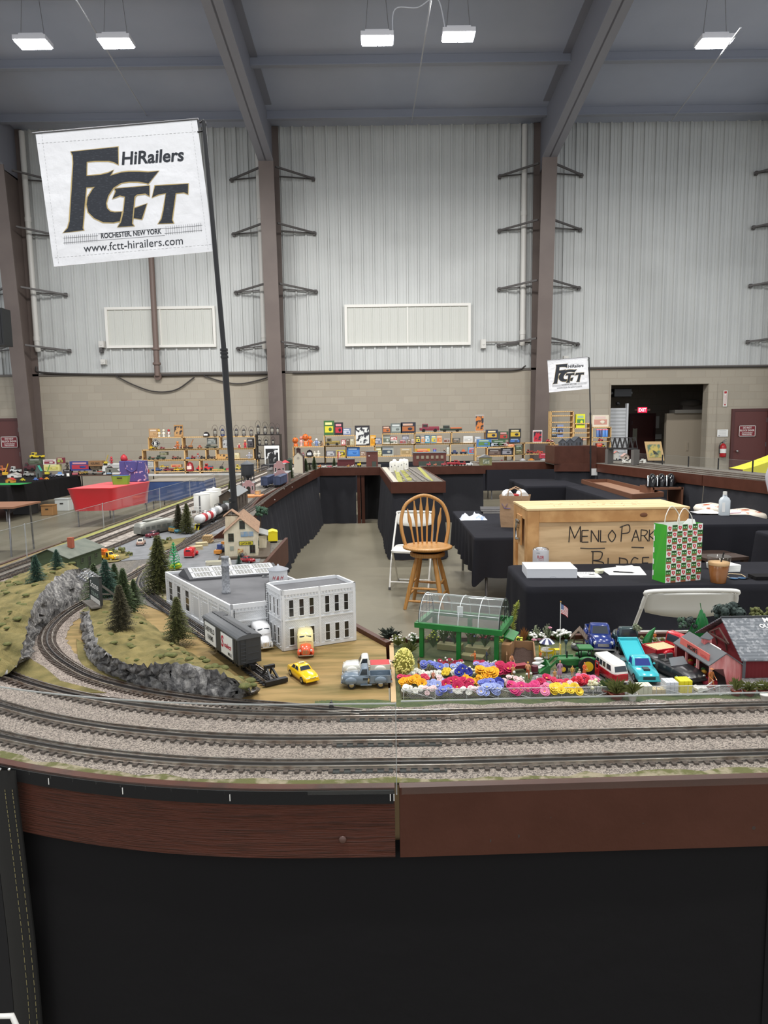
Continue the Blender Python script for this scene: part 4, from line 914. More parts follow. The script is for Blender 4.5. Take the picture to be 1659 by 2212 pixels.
def pink(u,v,w,d,h,label,rz=0,arch=True):
 q=at(u,v,H);t=thing('model_station',label,'model building',q,rz)
 prof=[(-w/2,0,0),(w/2,0,0),(w/2,0,h),(w*.36,0,h),(w*.25,0,h*1.16)]+[(w*.25*math.cos(a),0,h*1.16+w*.1*math.sin(a))for a in(PI/4,PI/2,3*PI/4)]+[(-w*.25,0,h*1.16),(-w*.36,0,h),(-w/2,0,h)]
 MB().ext(prof,(0,.012,0)).build('facade',pk,t);MB().bx(-w/2+.003,w/2-.003,.012,d,0,h*.95).build('walls',M('shed_brown'),t)
 MB().bx(-w/2-.004,w/2+.004,.012,d+.004,h*.95,h).build('roof',M('shed_grey'),t)
 ap=[(-w*.17,-.002,0),(w*.17,-.002,0),(w*.17,-.002,h*.5)]+[(w*.17*math.cos(a),-.002,h*.5+w*.17*math.sin(a))for a in(PI/4,PI/2,3*PI/4)]+[(-w*.17,-.002,h*.5)]
 MB().ext(ap,(0,.003,0)).build('doorway',dark_glass,t)
 for s in(w*.16,w*.84):win(t,(-w/2,0),(w/2,0),s,h*.35,w*.13,h*.35,wtrim,dark_glass,1,1)
 return t
pink(537,1066,.135,.2,.12,'small pink brick depot front beside the water tower',.1)
pink(607,1046,.19,.5,.15,'pink brick engine house front behind the blue box cars',.05)
pink(604,1030,.17,.3,.2,'second pink brick front rising behind the engine house',.05)
q=at(546,1074,H);tag(MB().bx(-.1,.09,-.05,.2,0,.014).bx(-.1,.09,-.055,-.05,0,.018).build('loading_platform',M('orange_plank',(206,134,78),.75,bump=('band',60,.3,.002)),None,q),'orange plank loading platform by the small pink depot','platform')
q=at(556,1069,H+.014);t=thing('wooden_crate','tan crate on the orange loading platform','crate',q);MB().bx(-.028,.028,0,.05,0,.045).build('body',pine,t);b=MB();b.bx(-.03,.03,-.002,0,0,.006);b.bx(-.03,.03,-.002,0,.04,.047);b.bx(-.03,-.024,-.002,0,0,.047);b.bx(.024,.03,-.002,0,0,.047);b.build('battens',M('pale_board'),t)
def box_car(loc,rz,label,body,L_=.27,w=.066,h=.072):
 """front (near) end at local y = 0, car runs along +y"""
 t=thing('box_car',label,'toy train car',loc,rz);z0=.024
 MB().bx(-w/2,w/2,0,L_,z0,z0+h).build('body',body,t)
 pr=[(-w/2-.003,z0+h-.002),(-w/2-.003,z0+h+.001)]+[((w/2+.003)*math.cos(a),z0+h+.001+.011*math.sin(a))for a in[PI-PI*k/8 for k in range(1,8)]]+[(w/2+.003,z0+h+.001),(w/2+.003,z0+h-.002)]
 MB().ext([(x,-.003,z)for x,z in pr],(0,L_+.006,0)).build('roof',M('roof_charcoal',(84,86,88),.55)if body.name=='boxcar_black' else body,t)
 b=MB();b.bx(-.006,.006,-.002,L_+.002,z0+h+.012,z0+h+.0145);b.bx(.008,.026,L_-.06,L_-.01,z0+h+.009,z0+h+.012);b.build('roof_walk',M('walk_charcoal',(62,63,65),.6),t)
 MB().bx(-.022,.022,.004,L_-.004,z0-.008,z0).build('underframe',black_metal,t)
 for sx in(-1,1):
  b=MB();x=sx*(w/2+.0012);b.bx(min(x,sx*w/2),max(x,sx*w/2),L_*.42,L_*.58,z0+.003,z0+h-.004);b.bx(min(x*1.03,x),max(x*1.03,x),L_*.3,L_*.6,z0+h-.005,z0+h-.003);b.build('sliding_door',body,t)
  b=MB()
  for dy in(.008,.026):b.cyl((x,dy,z0),(x,dy,z0+h-.006),.0006,n=5)
  for k in range(7):b.cyl((x,.008,z0+.006+k*.009),(x,.026,z0+.006+k*.009),.0006,n=5)
  b.build('side_ladder',black_metal,t)
 b=MB()
 for xx in(-.028,-.012):b.cyl((xx,-.0015,z0),(xx,-.0015,z0+h-.004),.0008,n=5)
 for k in range(6):b.cyl((-.028,-.0015,z0+.006+k*.011),(-.012,-.0015,z0+.006+k*.011),.0008,n=5)
 for k in range(3):b.bx(-.005,.028,-.0012,0,z0+.01+k*.02,z0+.0112+k*.02)
 b.build('end_ladder',M('walk_charcoal'),t)
 for yy_ in(.05,L_-.05):
  b=MB();b.bx(-.019,.019,yy_-.03,yy_+.03,.007,.017)
  for sx in(-1,1):
   for dy in(-.018,.018):b.cyl((sx*.0145,yy_+dy,.009),(sx*.0205,yy_+dy,.009),.0098,n=14)
  b.build('truck',black_metal,t)
 MB().box((0,-.008,.016),(.011,.018,.012)).box((.004,-.018,.017),(.012,.006,.012)).build('coupler',black_metal,t)
 return t
bk=M('boxcar_black',(58,59,60),.55)
bcp=at(541,1449,H+.012);bc=box_car((bcp.x,bcp.y,H+.011),.584,'black box car with two white lettered sign panels before the factory',bk,.30,.072,.078)
for y0,y1,nm in((.04,.135,'sealect'),(.185,.282,'sheffield')):
 pn=MB().bx(-.0385,-.0362,y0,y1,.03,.095).build('sign_panel',M('sign_white',(238,238,236),.5),bc)
 if nm=='sheffield':
  letter('SHEFFIELD',(-.0387,(y0+y1)/2,.068),(0,-1,0),(0,0,1),.016,black_ink,pn,width=.084,bold=.012);letter('FARMS',(-.0387,(y0+y1)/2-.004,.043),(0,-1,0),(0,0,1),.016,black_ink,pn,width=.05,bold=.012)
 else:
  letter('S',(-.0387,y1-.004,.052),(0,-1,0),(0,.12,1),.034,M('script_red',(186,24,60),.5),pn,align='LEFT',width=.024,shear=.25,bold=.03);letter('ealect',(-.0387,y1-.03,.056),(0,-1,0),(0,0,1),.015,M('script_red'),pn,align='LEFT',width=.058,shear=.3,bold=.02);letter('MILK',(-.0387,y0+.02,.036),(0,-1,0),(0,0,1),.010,black_ink,pn,width=.03,bold=.01)
q=at(592,1466,H+.012);t=thing('buffer_stop','black buffer stop at the end of the siding before the box car','buffer stop',(q.x-.012,q.y+.018,H+.008),.584)
for sx in(-1,1):MB().beam((sx*.012,-.03,0),(sx*.007,.012,.03),.005,.006).beam((sx*.012,.03,.003),(sx*.007,.012,.03),.005,.005).build('post',black_metal,t)
MB().bx(-.016,.016,.004,.014,.026,.036).build('buffer_beam',black_metal,t);MB().bx(-.034,.034,-.042,-.026,-.006,.006).build('end_tie',black_metal,t)
navy=M('boxcar_navy',(62,72,100),.55)
q=at(571,1053,H+.01);box_car((q.x,q.y,H+.01),-.02,'dark navy box car on the left, of the pair on the left run',navy,.5,.085,.1)
q=at(598,1052,H+.01);box_car((q.x,q.y,H+.01),-.02,'dark navy box car on the right, nearer the aisle of the left run',navy,.6,.085,.1)
q=at(645,1022,H);t=thing('model_grain_elevator','tall cream grain elevator with dark brown roof at the far end of the left run','model building',q,0)
gable(t,.15,.2,.28,.07,M('elevator_cream',(214,204,184),.8,bump=('bandx',20,.3,.003)),M('elevator_roof',(70,50,46),.8),.012)
MB().bx(.0755,.081,0,.2,0,.28).build('corner_board',M('elevator_roof'),t);MB().bx(-.03,.03,.03,.12,.31,.40).build('cupola',M('elevator_roof'),t);MB().ext([(-.045,.02,.395),(.045,.02,.395),(0,.02,.425)],(0,.11,0)).build('cupola_roof',M('elevator_roof'),t);MB().cyl((0,-.003,.25),(0,.003,.25),.022,n=16).build('vent',M('pale_board'),t)
for u,v,w,h,c,l,cap in((616,1012,.1,.17,(90,88,84),'dark grey tower block with small red roof behind the engine house',(186,50,60)),(626,1010,.07,.2,(58,74,60),'dark green tower left of the cream grain elevator',(46,60,50)),(586,1020,.12,.1,(120,116,110),'grey low building on the far left run',(96,92,90))):
 q=at(u,v+10,H);t=thing('model_tower',l,'model building',q);MB().bx(-w/2,w/2,0,w,0,h).build('walls',M('tw%d'%c[0],c,.8),t);MB().lathe([(w*.75,h),(w*.75,h+.005),(.004,h+.05)],4,(0,w/2,0),sm=False).build('roof',M('twr%d'%cap[0],cap,.7),t)
def block_model(u,v,wpx,hpx,d,y,label,m,nm='model_building',roof=None,extra=None,cat='model building',rz=0):
 q=aty(u,v,y);k=y/FPX;w=wpx*k;h=hpx*k
 t=thing(nm,label,cat,(q.x,y,H+.002),rz)
 MB().bx(-w/2,w/2,0,d,0,h).build('walls',m,t)
 MB().bx(-w/2-.006,w/2+.006,-.006,d+.006,h,h+.01).build('roof',roof or M('tower_roof'),t)
 if extra:extra(t,w,h)
 return t
rbrick=M('red_brown_brick',(96,52,46),.85,brick=((116,76,68),.03,.014,.002))
def ex_arches(t,w,h):
 for k in range(6):MB().bx(-w*.42+k*w*.15,-w*.42+k*w*.15+w*.08,-.004,0,h*.55,h*.8).build('window',M('dull_pane',(150,140,120),.5),t)
 MB().bx(-w*.35,w*.45,-.005,0,0,h*.35).build('bay_doors',M('bay_green',(66,74,66),.7),t)
block_model(929,1008,70,27,.5,13.1,'long brown brick roundhouse on the far cross module',rbrick,'model_roundhouse',None,ex_arches)
def ex_door(t,w,h):
 MB().bx(0,w*.35,-.004,0,0,h*.35).build('door',M('bay_green'),t);MB().bx(-w*.3,-w*.2,-.004,0,h*.7,h*.76).build('vent',paper,t)
block_model(804,1010,25,32,.2,13.0,'tall red brown brick tower building on the far cross module',rbrick,'model_brick_tower',None,ex_door)
block_model(748,1010,35,15,.25,13.2,'low maroon warehouse left of the red brown brick tower',M('dark_maroon',(92,36,40),.7),'model_warehouse')
block_model(730,1012,1.2,32,.2,13.25,'thin red signal mast on the far cross module',M('mast_red',(170,50,60),.6),'signal_mast',None,None,'signal')
def ex_yard(t,w,h):
 MB().ext([(-w*.62,-.01,h),(w*.62,-.01,h),(0,-.01,h*1.35)],(0,.24,0)).build('gable_roof',M('olive_roof',(92,88,60),.8),t);MB().bx(-w*.28,w*.28,-.004,0,h*.2,h*.75).build('picture_panel',M('panel_pale',(178,180,160),.7,var=((110,120,100),25,'noise',.45,.55)),t)
block_model(1050,998,25,17,.15,12.95,'small olive shed with picture panel at the end of the roundhouse module',M('olive_wall',(134,130,88),.8),'model_shed',M('olive_roof'),ex_yard)
for k,(u,v)in enumerate(((852,1003),(866,1002),(873,1000),(846,1016),(853,1009),(860,1016),(867,1008),(878,1004))):
 y=12.3-(v-1000)*.06;q=aty(u,v,y);r=.036
 t=thing('white_silo','white domed silo on the peninsula, %s of the cluster'%('%s of the back row'%ordw(k)if k<3 else '%s of the front row'%ordw(k-3)),'model silo',(q.x,y,H+.002),0,1,'white silos')
 MB().lathe([(r,0),(r,.155),(r*.8,.168),(r*.4,.176),(0,.178)],16).build('shell',white_plastic,t);MB().box((0,-r-.001,.09),(.012,.004,.02)).build('hatch',grey_metal,t);MB().lathe([(r*1.15,0),(r*1.15,.006),(r,.007)],16).build('base_ring',white_metal,t)
def toy_vehicle(u,v,wpx,hpx,y,col,label,nm='toy_fire_truck',z=H+.004):
 q=aty(u,v,y);k=y/FPX;w=wpx*k;h=hpx*k;t=thing(nm,label,'toy vehicle',(q.x,y,z))
 d=w*.42;m=M('toyp%d_%d_%d'%col,col,.4)
 MB().bx(-w/2,w/2,-d/2,d/2,h*.2,h*.62).build('body',m,t,None,w*.03);MB().bx(w*.12,w*.4,-d*.46,d*.46,h*.6,h).build('cab',m,t,None,w*.03);MB().bx(w*.16,w*.36,-d*.47,d*.47,h*.68,h*.9).build('window',dark_glass,t)
 for sx in(-.3,.3):MB().cyl((sx*w,-d*.5,h*.18),(sx*w,d*.5,h*.18),h*.18,n=12).build('wheel',tyre,t)
 return t
for k,(u,v,w,h,c,l,n)in enumerate(((926,1007,9,8,(196,90,96),'pink toy truck at the left before the roundhouse','toy_truck'),(940,1007,7,6,(190,120,90),'small tan toy car before the roundhouse','toy_car'),(958,1007,10,8,(196,84,92),'pink toy truck at the right end of the roundhouse','toy_truck'),(978,1003,26,12,(160,40,50),'large red toy fire engine right of the roundhouse','toy_fire_truck'),(985,1008,18,10,(176,44,54),'red toy fire engine in front of the large one','toy_fire_truck'),(1000,1008,12,9,(170,60,60),'small red toy fire truck at the row end','toy_fire_truck'),(1014,1006,14,7,(226,226,226),'white toy ambulance beside the olive shed','toy_ambulance'))):toy_vehicle(u,v,w,h,12.95,c,l,n)
for k,(u,v,w,h,c,l)in enumerate(((700,1012,10,4,(214,210,206),'white toy car on the far cross module, leftmost'),(712,1011,9,4,(200,90,110),'pink toy car on the far cross module'),(724,1011,9,4,(190,186,180),'grey toy car on the far cross module'),(752,1010,6,5,(210,150,80),'orange toy car before the maroon warehouse'),(762,1010,6,5,(222,216,204),'white toy van before the maroon warehouse'),(776,1007,8,12,(226,196,40),'yellow toy crane beside the red brown tower'),(690,1009,7,6,(226,130,60),'orange toy tractor at the inner corner of the layout'))):toy_vehicle(u,v,w,h,12.95,c,l,'toy_car')
q=aty(1243,958,13.3)
for k,(u,w)in enumerate(((1214,16),(1230,16),(1248,20))):
 q=aty(u,963,13.35);t=thing('model_house','dark grey gabled house on the mountain box, %s from the left'%ordw(k),'model building',(q.x,13.3,H+.34),.2*(k-1));s=w*13.3/FPX
 gable(t,s,s*1.1,s*.5,s*.45,M('house_slate',(84,88,94),.8),M('roof_slate',(66,70,76),.8),.01);win(t,(-s/2,0),(s/2,0),s*.3,s*.12,s*.16,s*.24,M('house_slate'),dark_glass,1,1);win(t,(-s/2,0),(s/2,0),s*.7,s*.12,s*.16,s*.24,M('house_slate'),dark_glass,1,1)
b0=aty(1312,968,12.9);b1=aty(1368,968,12.4);t=thing('truss_bridge','black steel truss bridge model on the right run before the opening','model bridge',(b0.x,12.9,b0.z),math.atan2(-.5,b1.x-b0.x));Lb=(b1-b0).length;hb=.2;bm=M('bridge_black',(44,42,42),.6)
for y in(0,.12):
 b=MB();b.bx(0,Lb,y-.006,y+.006,-.012,.012);n=5;st=Lb/n
 b.bx(st*.6,Lb-st*.6,y-.006,y+.006,hb-.012,hb)
 for k in range(n):
  b.beam((k*st,y,0),(k*st+st/2,y,hb),.01,.01);b.beam((k*st+st/2,y,hb),((k+1)*st,y,0),.01,.01)
 b.build('truss',bm,t)
MB().bx(0,Lb,0,.12,-.02,-.008).build('deck',bm,t);MB().bx(-.03,.03,-.02,.14,H-b0.z,-.02).bx(Lb-.03,Lb+.03,-.02,.14,H-b0.z,-.02).build('pier',M('pier_grey',(96,92,88),.8),t)
q=at(1412,995,H);t=thing('framed_poster','tan framed railway poster leaning on the right run beside the opening','picture',(q.x,q.y,H),-.15)
k=q.y/FPX;w,h=38*k*.9,41*k
rows=MB().ext([(-w/2-.03,0,h),(w/2-.03,0,h),(w/2+.05,0,0),(-w/2+.05,0,0)],(0,.02,0)).build('frame',M('frame_oak',(198,166,118),.6),t)
MB().ext([(-w*.38-.02,-.003,h*.85),(w*.38-.02,-.003,h*.85),(w*.38+.035,-.003,h*.16),(-w*.38+.035,-.003,h*.16)],(0,.003,0)).build('print',M('print_ochre',(196,176,96),.6,var=((96,118,100),7,'noise',.48,.58)),t)
MB().ext([(-.03,-.005,h*.55),(.02,-.005,h*.5),(.1,-.005,h*.3),(.0,-.005,h*.34)],(0,.002,0)).build('locomotive_print',M('print_dark',(62,66,60),.6),t)
for k,(u,v,w,c,l)in enumerate(((1332,993,9,(196,194,186),'white model church with pink steeple on the right run'),(1352,992,14,(186,172,160),'low model farmhouse with pale pink roof on the right run'),(1310,994,12,(120,124,120),'grey open model shed at the left end of the right run'),(1371,994,8,(180,180,176),'small white model house beside the framed poster'))):
 q=at(u,v,H);s=w*q.y/FPX;t=thing('model_house',l,'model building',q);gable(t,s,s,s*(1.6 if k==0 else .45),s*.4,M('rh%d'%k,c,.8),M('rr%d'%k,((190,120,110),(196,160,150),(110,110,108),(130,130,126))[k],.8),.01);MB().bx(-s*.12,s*.12,-.004,0,0,s*.35).build('door',dark_glass,t)
b=MB();rnd=random.Random(5)
for k in range(34):q=at(rnd.uniform(1345,1395),rnd.uniform(993,1001),H);b.box((q.x,q.y,H+.012),(.05,.02,.02),rnd.uniform(0,3))
o=tag(b.build('white_trackside_details',white_plastic),'scatter of tiny white fence pieces along the right run by the poster','scenery bits',kind='stuff')
q=at(216,1328,H+.02);bb=thing('billboard','dark green billboard with white lettering on a timber stand above the curved track','model billboard',(q.x-.02,q.y+.02,H+.035),-.92)
bw,bh=.14,.105
MB().bx(-bw/2,bw/2,-.002,.004,.03,.03+bh).build('panel',M('billboard_green',(36,50,46),.5),bb);MB().bx(-bw/2,bw/2,-.003,-.0015,.03,.047).build('white_band',white_plastic,bb);b=MB();b.bx(-bw/2-.004,bw/2+.004,-.004,.006,.03+bh,.036+bh);b.bx(bw/2,bw/2+.004,-.004,.006,.03,.036+bh);b.bx(-bw/2-.004,-bw/2,-.004,.006,.03,.036+bh);b.build('frame',M('frame_dark',(60,60,58),.6),bb)
letter('Scene',(-.0,-.003,.085),(1,0,0),(0,0,1),.026,white_ink,bb,width=.115,bold=.01);letter('IT IN CLEVELAND'[:0]or 'TEUNS',(0,-.003,.056),(1,0,0),(0,0,1),.014,M('pale_green_ink',(176,196,180),.6),bb,width=.1)
MB().bx(-bw/2,bw/2,-.035,.003,.022,.028).build('catwalk',M('grey_timber',(120,114,106),.85),bb)
for x in(-.06,-.02,.02,.06):MB().cyl((x,0,-.03),(x,0,.03),.0035,n=8).build('post',M('grey_timber'),bb)
for x in(-.055,.055):MB().beam((x,.005,.11),(x,.14,-.02),.006,.006).beam((x,.005,.05),(x,.07,.04),.005,.005).build('brace',M('grey_timber'),bb)
for x in(-.05,-.015,.02,.05):
 l=MB().tube([(x,0,.14)]+[(x,-.02-.02*math.cos(a),.14+.018*math.sin(a))for a in(.3,1,1.7,2.4)][::-1][::-1]+[(x,-.044,.135)],.0012,6).build('lamp_arm',chrome,bb)
 MB().lathe([(.001,.008),(.004,.006),(.0095,0),(.0085,0),(.003,.005)],12,(x,-.046,.127)).build('lamp_shade',grey_metal,l)
# -- TREES ON THE LAYOUT
bark=M('bark',(84,66,50),.9,bump=('noise',120,.5,.003))
def pine_mesh(seed,levels=23,base=.34,dens=13,cone=1.0):
 """unit-height conifer: (trunk builder, foliage builder)"""
 rnd=random.Random(seed);tr=MB().cyl((0,0,0),(0,0,.96),.022,.004,8);fo=MB()
 for L_ in range(levels):
  q=L_/(levels-1);z=.09+.86*q**.92;R_=base*(1-q)**.9*cone+.018;n=max(5,int(dens*(1-q*.45)))
  for k in range(n):
   a=2*PI*k/n+rnd.uniform(-.25,.25)+L_*.7;r=R_*rnd.uniform(.72,1.12);dz=-r*rnd.uniform(.1,.38)
   d=Vector((math.cos(a),math.sin(a),0));s=Vector((-d.y,d.x,0));p0=Vector((0,0,z));p1=p0+d*r+Vector((0,0,dz));ns=7
   for j in range(1,ns+1):
    t=j/ns;p=p0.lerp(p1,t)+Vector((0,0,.012*math.sin(PI*t)));w=.085*(1.15-t)*(.6+R_/base*.6)+.012;e=d*.035
    for sg in(-1,1):
     tip=p+s*sg*w+e+Vector((0,0,rnd.uniform(-.016,.010)))
     fo.add([p-d*.016,p+d*.016+Vector((0,0,.004)),tip],[(0,1,2)])
    tip=p+e*.8+Vector((0,0,.030+rnd.uniform(-.006,.01)));fo.add([p-s*.014,p+s*.014,tip],[(0,1,2)])
   fo.add([p1-s*.008,p1+s*.008,p1+d*.035],[(0,1,2)])
 for k in range(8):
  a=k*PI/4;fo.add([(0,0,1.0),(.012*math.cos(a),.012*math.sin(a),.93),(.012*math.cos(a+.5),.012*math.sin(a+.5),.93)],[(0,1,2)])
 return tr,fo
needle={'green':M('needle_green',(70,90,58),.8,var=((104,118,76),40,'noise',.35,.7)),'blue':M('needle_blue',(62,92,78),.8,var=((88,120,104),40,'noise',.35,.7)),'olive':M('needle_olive',(92,98,58),.8,var=((126,126,78),40,'noise',.35,.7)),'brown':M('needle_brown',(86,82,60),.9,var=((108,102,76),40,'noise',.35,.7))}
PM=[pine_mesh(1),pine_mesh(2,26,.27,12),pine_mesh(3,21,.40,13)]
PINES={}
def conifer(u,v,vt,z,col,kind,label,name='model_pine_tree',wide=1.0):
 q=at(u,v,z);h=aty(u,vt,q.y).z-z
 t=thing(name,label,'model tree',q,random.uniform(0,6));t.scale=(h*wide,h*wide,h)
 key=(col,kind)
 if key not in PINES:PINES[key]=(PM[kind][0].build('trunk',bark,t),PM[kind][1].build('foliage',needle[col],t))
 else:
  for o in PINES[key]:c=o.copy();C.objects.link(c);c.parent=t
 return t
conifer(80,1266,1198,H+.095,'blue',0,'blue green pine tree on the left hill, left of the two there')
conifer(125,1246,1186,H+.085,'blue',2,'blue green pine tree on the left hill in front of the green shed')
conifer(206,1296,1216,H+.01,'green',2,'pine tree directly behind the billboard, leftmost of the clump')
conifer(232,1304,1207,H+.01,'blue',2,'tall pine tree behind the right edge of the billboard')
conifer(250,1290,1216,H+.01,'green',0,'pine tree at the back of the billboard clump')
conifer(270,1325,1226,H+.03,'green',1,'tall slim pine tree in the middle of the billboard clump')
conifer(262,1361,1262,H+.055,'brown',1,'dark brownish pine tree in front of the billboard braces','model_pine_tree',1.1)
conifer(291,1318,1250,H+.025,'green',2,'spreading pine tree at the right end of the billboard clump')
conifer(346,1280,1155,H,'olive',1,'tallest olive green pine tree beside the factory corner','model_pine_tree',1.15)
conifer(385,1387,1288,H+.012,'olive',0,'olive green pine tree on the hill in front of the factory','model_pine_tree',1.05)
conifer(387,1150,1088,H,'brown',1,'dark brown slim pine tree beside the woody wagon')
conifer(405,1153,1086,H,'olive',1,'olive slim pine tree beside the tank cars')
conifer(516,1219,1199,H,'blue',2,'little bluish pine tree at the foot of the seed store')
for u,v,vt,c,l in((661,1020,990,'green','small pine right of the cream grain elevator'),(669,1016,999,'brown','tiny dark pine on the far left run'),(679,1016,986,'green','taller pine near the inner corner of the layout'),(722,1010,988,'green','small pine on the far cross module'),(630,1034,1010,'green','small pine beside the far engine house'),(497,1062,1038,'olive','small pine behind the brown engine shed roof')):
 q=at(u,v,H)if v>1014 else aty(u,v,13.0);t=thing('model_pine_tree',l,'model tree',(q.x,q.y,H),1);h=max(.08,aty(u,vt,q.y).z-H);t.scale=(h,h,h)
 key=(c,1)
 for o in PINES.get(key)or PINES[('olive',1)]:
  cc=o.copy();C.objects.link(cc);cc.parent=t
 if key not in PINES and c=='green':t.children[1].data=t.children[1].data.copy();t.children[1].data.materials[0]=needle['green']
t=thing('plastic_tree','bright emerald plastic tree with yellow base left of the red panel truck','model tree',at(377,1232,H));pg=M('emerald_plastic',(40,150,90),.4);b=MB().cyl((0,0,0),(0,0,.15),.003,n=8)
for k in range(9):
 for j in range(5):a=j*2*PI/5+k;r=.034*(1-k/10);b.tube([(0,0,.02+k*.014),(r*math.cos(a),r*math.sin(a),.03+k*.014),(r*1.2*math.cos(a),r*1.2*math.sin(a),.022+k*.014)],.0022,5)
b.build('branches',pg,t);MB().sph((.005,.02,.02),(.03,.02,.018)).sph((-.02,.02,.014),(.02,.015,.014)).build('base',M('yellow_moss',(196,206,50),.8),t)
def bushy(q,h,r,label,m,seed,name='model_tree',trunk=True,n=26):
 rnd=random.Random(seed);t=thing(name,label,'model tree',q)
 if trunk:MB().tube([(0,0,0),(.03*r,0,h*.3),(0,0,h*.7)],[r*.09,r*.07,r*.04],8).build('trunk',bark,t)
 b=MB()
 for k in range(n):
  a=rnd.uniform(0,2*PI);e=rnd.uniform(-.3,1)*1.4;rr=r*rnd.uniform(.55,.9);s=r*rnd.uniform(.26,.42)
  c=Vector((rr*math.cos(a)*math.cos(e),rr*math.sin(a)*math.cos(e),h-r+rr*math.sin(e)))
  for j in range(26):
   d=Vector((rnd.gauss(0,1),rnd.gauss(0,1),rnd.gauss(0,1))).normalized();p=c+d*s*rnd.uniform(.6,1);x=d.orthogonal().normalized()*s*.3;y=d.cross(x)
   b.add([p+x,p+y,p-x,p-y],[(0,1,2,3)])
  b.sph(c,s*.7,7,0,5)
 b.build('foliage',m,t);return t
leafd=M('leaf_dark',(52,82,66),.85,var=((84,110,84),60,'noise',.35,.7));leafo=M('leaf_olive',(96,104,60),.9,var=((132,132,84),60,'noise',.35,.7));leafb=M('leaf_blackgreen',(46,58,54),.9,var=((80,92,86),60,'noise',.4,.7))
bushy(at(563,1140,H),.165,.055,'round dark green tree behind the roof of the seed store',leafd,4)
for k,(u,v,s,l)in enumerate(((262,1195,.03,'olive shrub behind the yellow pickup'),(240,1194,.028,'olive shrub near the engine bonnet of the yellow pickup'),(278,1200,.022,'small olive shrub at the gravel corner right of the yellow pickup'),(352,1175,.026,'low olive shrub on the grass island'),(364,1167,.02,'brown round shrub on the grass island'))):
 bushy(at(u,v,H+.003),s*1.2,s*1.2,l,leafo,20+k,'model_shrub',False,10)
q=at(449,1172,H);k=0
for z in range(4):
 for j in range(5-(z%2)):
  tag(MB().cyl((0,-.03,0),(0,.03,0),.0065,n=10).build('log',M('log_end',(176,146,104),.85),None,(q.x+(j-2)*.0132+.0066*(z%2),q.y,H+.0085+z*.0115)),'short tan log in the stack at the road edge beside the branch track','log','logs in the stack')
for u,v,l in((425,1188,'pale lumber pile nearest the red panel truck'),(436,1180,'pale lumber pile next to the log stack')):
 q=at(u,v,H);t=thing('lumber_pile',l,'lumber',q,.5)
 for z in range(3):
  for j in range(3):MB().bx(-.035,.035,-.018+j*.013,-.007+j*.013,z*.009,.007+z*.009).build('plank',M('lumber',(206,190,150),.8),t)
# -- TOY VEHICLES
def cm_(c,rough=.22):return M('car_%d_%d_%d'%c,c,rough,coat=.6)
clear_pane=M('car_glass',(54,60,66),.08)
def place(uf,vf,ur,vr,z=H):
 f=at(uf,vf,z);r=at(ur,vr,z);d=f-r;return((f+r)/2,math.atan2(d.y,d.x),d.length)
def loft(st,L_,n=7,top=.86):
 """st: (x, half width, z bottom, z top) along the length, rounded sections"""
 rows=[]
 for x,w,zb,zt in st:
  prof=[(-w*.94,zb),(-w,zb+(zt-zb)*.3),(-w,zb+(zt-zb)*.62),(-w*.95,zb+(zt-zb)*.88),(-w*top,zt),(0,zt+(zt-zb)*.03)]
  prof=prof+[(-a,b_)for a,b_ in reversed(prof[:-1])]
  rows.append([(x*L_,a*L_,b_*L_)for a,b_ in prof])
 return MB().ring(rows,0,True,True,(True,True))
def cabin(L_,xb0,xb1,xr0,xr1,zb,zr,wb,wr):
 rows=[]
 for f,xi,wi,z in((0,0,0,zb),(.0,0,0,zb+.002),(.88,0,0,None),(.97,.012,.008,None),(1,.035,.03,None)):
  a=xb0+(xr0-xb0)*f+xi;c=xb1+(xr1-xb1)*f-xi;w=wb+(wr-wb)*f-wi;z=zb+(zr-zb)*f if z is None else z
  m=(c-a)*.08;rows.append([(p[0]*L_,p[1]*L_,z*L_)for p in((a,-w*.8),(a+m,-w),(c-m,-w),(c,-w*.8),(c,w*.8),(c-m,w),(a+m,w),(a,w*.8))])
 return MB().ring(rows,0,True,True,(True,True))
def panes(t,L_,xb0,xb1,xr0,xr1,zb,zr,wb,wr,side=((.1,.48),(.54,.92)),f0=.18,f1=.82,gm_=None,rear=True,front=True):
 gm_=gm_ or clear_pane
 def P(f,s,k):
  a=xb0+(xr0-xb0)*f;c=xb1+(xr1-xb1)*f;return Vector(((a+(c-a)*s)*L_,k*(wb+(wr-wb)*f+.003)*L_,(zb+(zr-zb)*f)*L_))
 for k in(-1,1):
  for s0,s1 in side:
   q=[P(f0,s0,k),P(f0,s1,k),P(f1,s1,k),P(f1,s0,k)];MB().ext(q,(0,-k*.002*L_,0)).build('side_window',gm_,t)
 for on,b_,r_,sg,nm in((front,xb1,xr1,1,'windshield'),(rear,xb0,xr0,-1,'rear_window')):
  if on:
   q=[]
   for f,k in((f0,-1),(f0,1),(f1,1),(f1,-1)):q.append(Vector(((b_+(r_-b_)*f+sg*.004)*L_,k*(wb+(wr-wb)*f)*.76*L_,(zb+(zr-zb)*f)*L_)))
   MB().ext(q,(-sg*.003*L_,0,0)).build(nm,gm_,t)
def wheels(t,L_,xf,xr,r,tw,hw,hub=None,white=False):
 proto=None
 for x in(xf,xr):
  for k in(-1,1):
   y=k*(tw-hw/2)
   w=MB().cyl((0,-hw/2*L_,0),(0,hw/2*L_,0),r*L_,n=18)
   o=w.build('wheel',tyre,t,(x*L_,y*L_,r*L_))
   h=MB().lathe([(r*L_*.62,0),(r*L_*.55,.002*L_*3),(r*L_*.2,.004*L_*3),(0,.005*L_*3)],14);me=[(p[0],k*(hw/2*L_+p[2]*.6),p[1])for p in h.v];h.v=me
   h.build('hub_cap',hub or chrome,o)
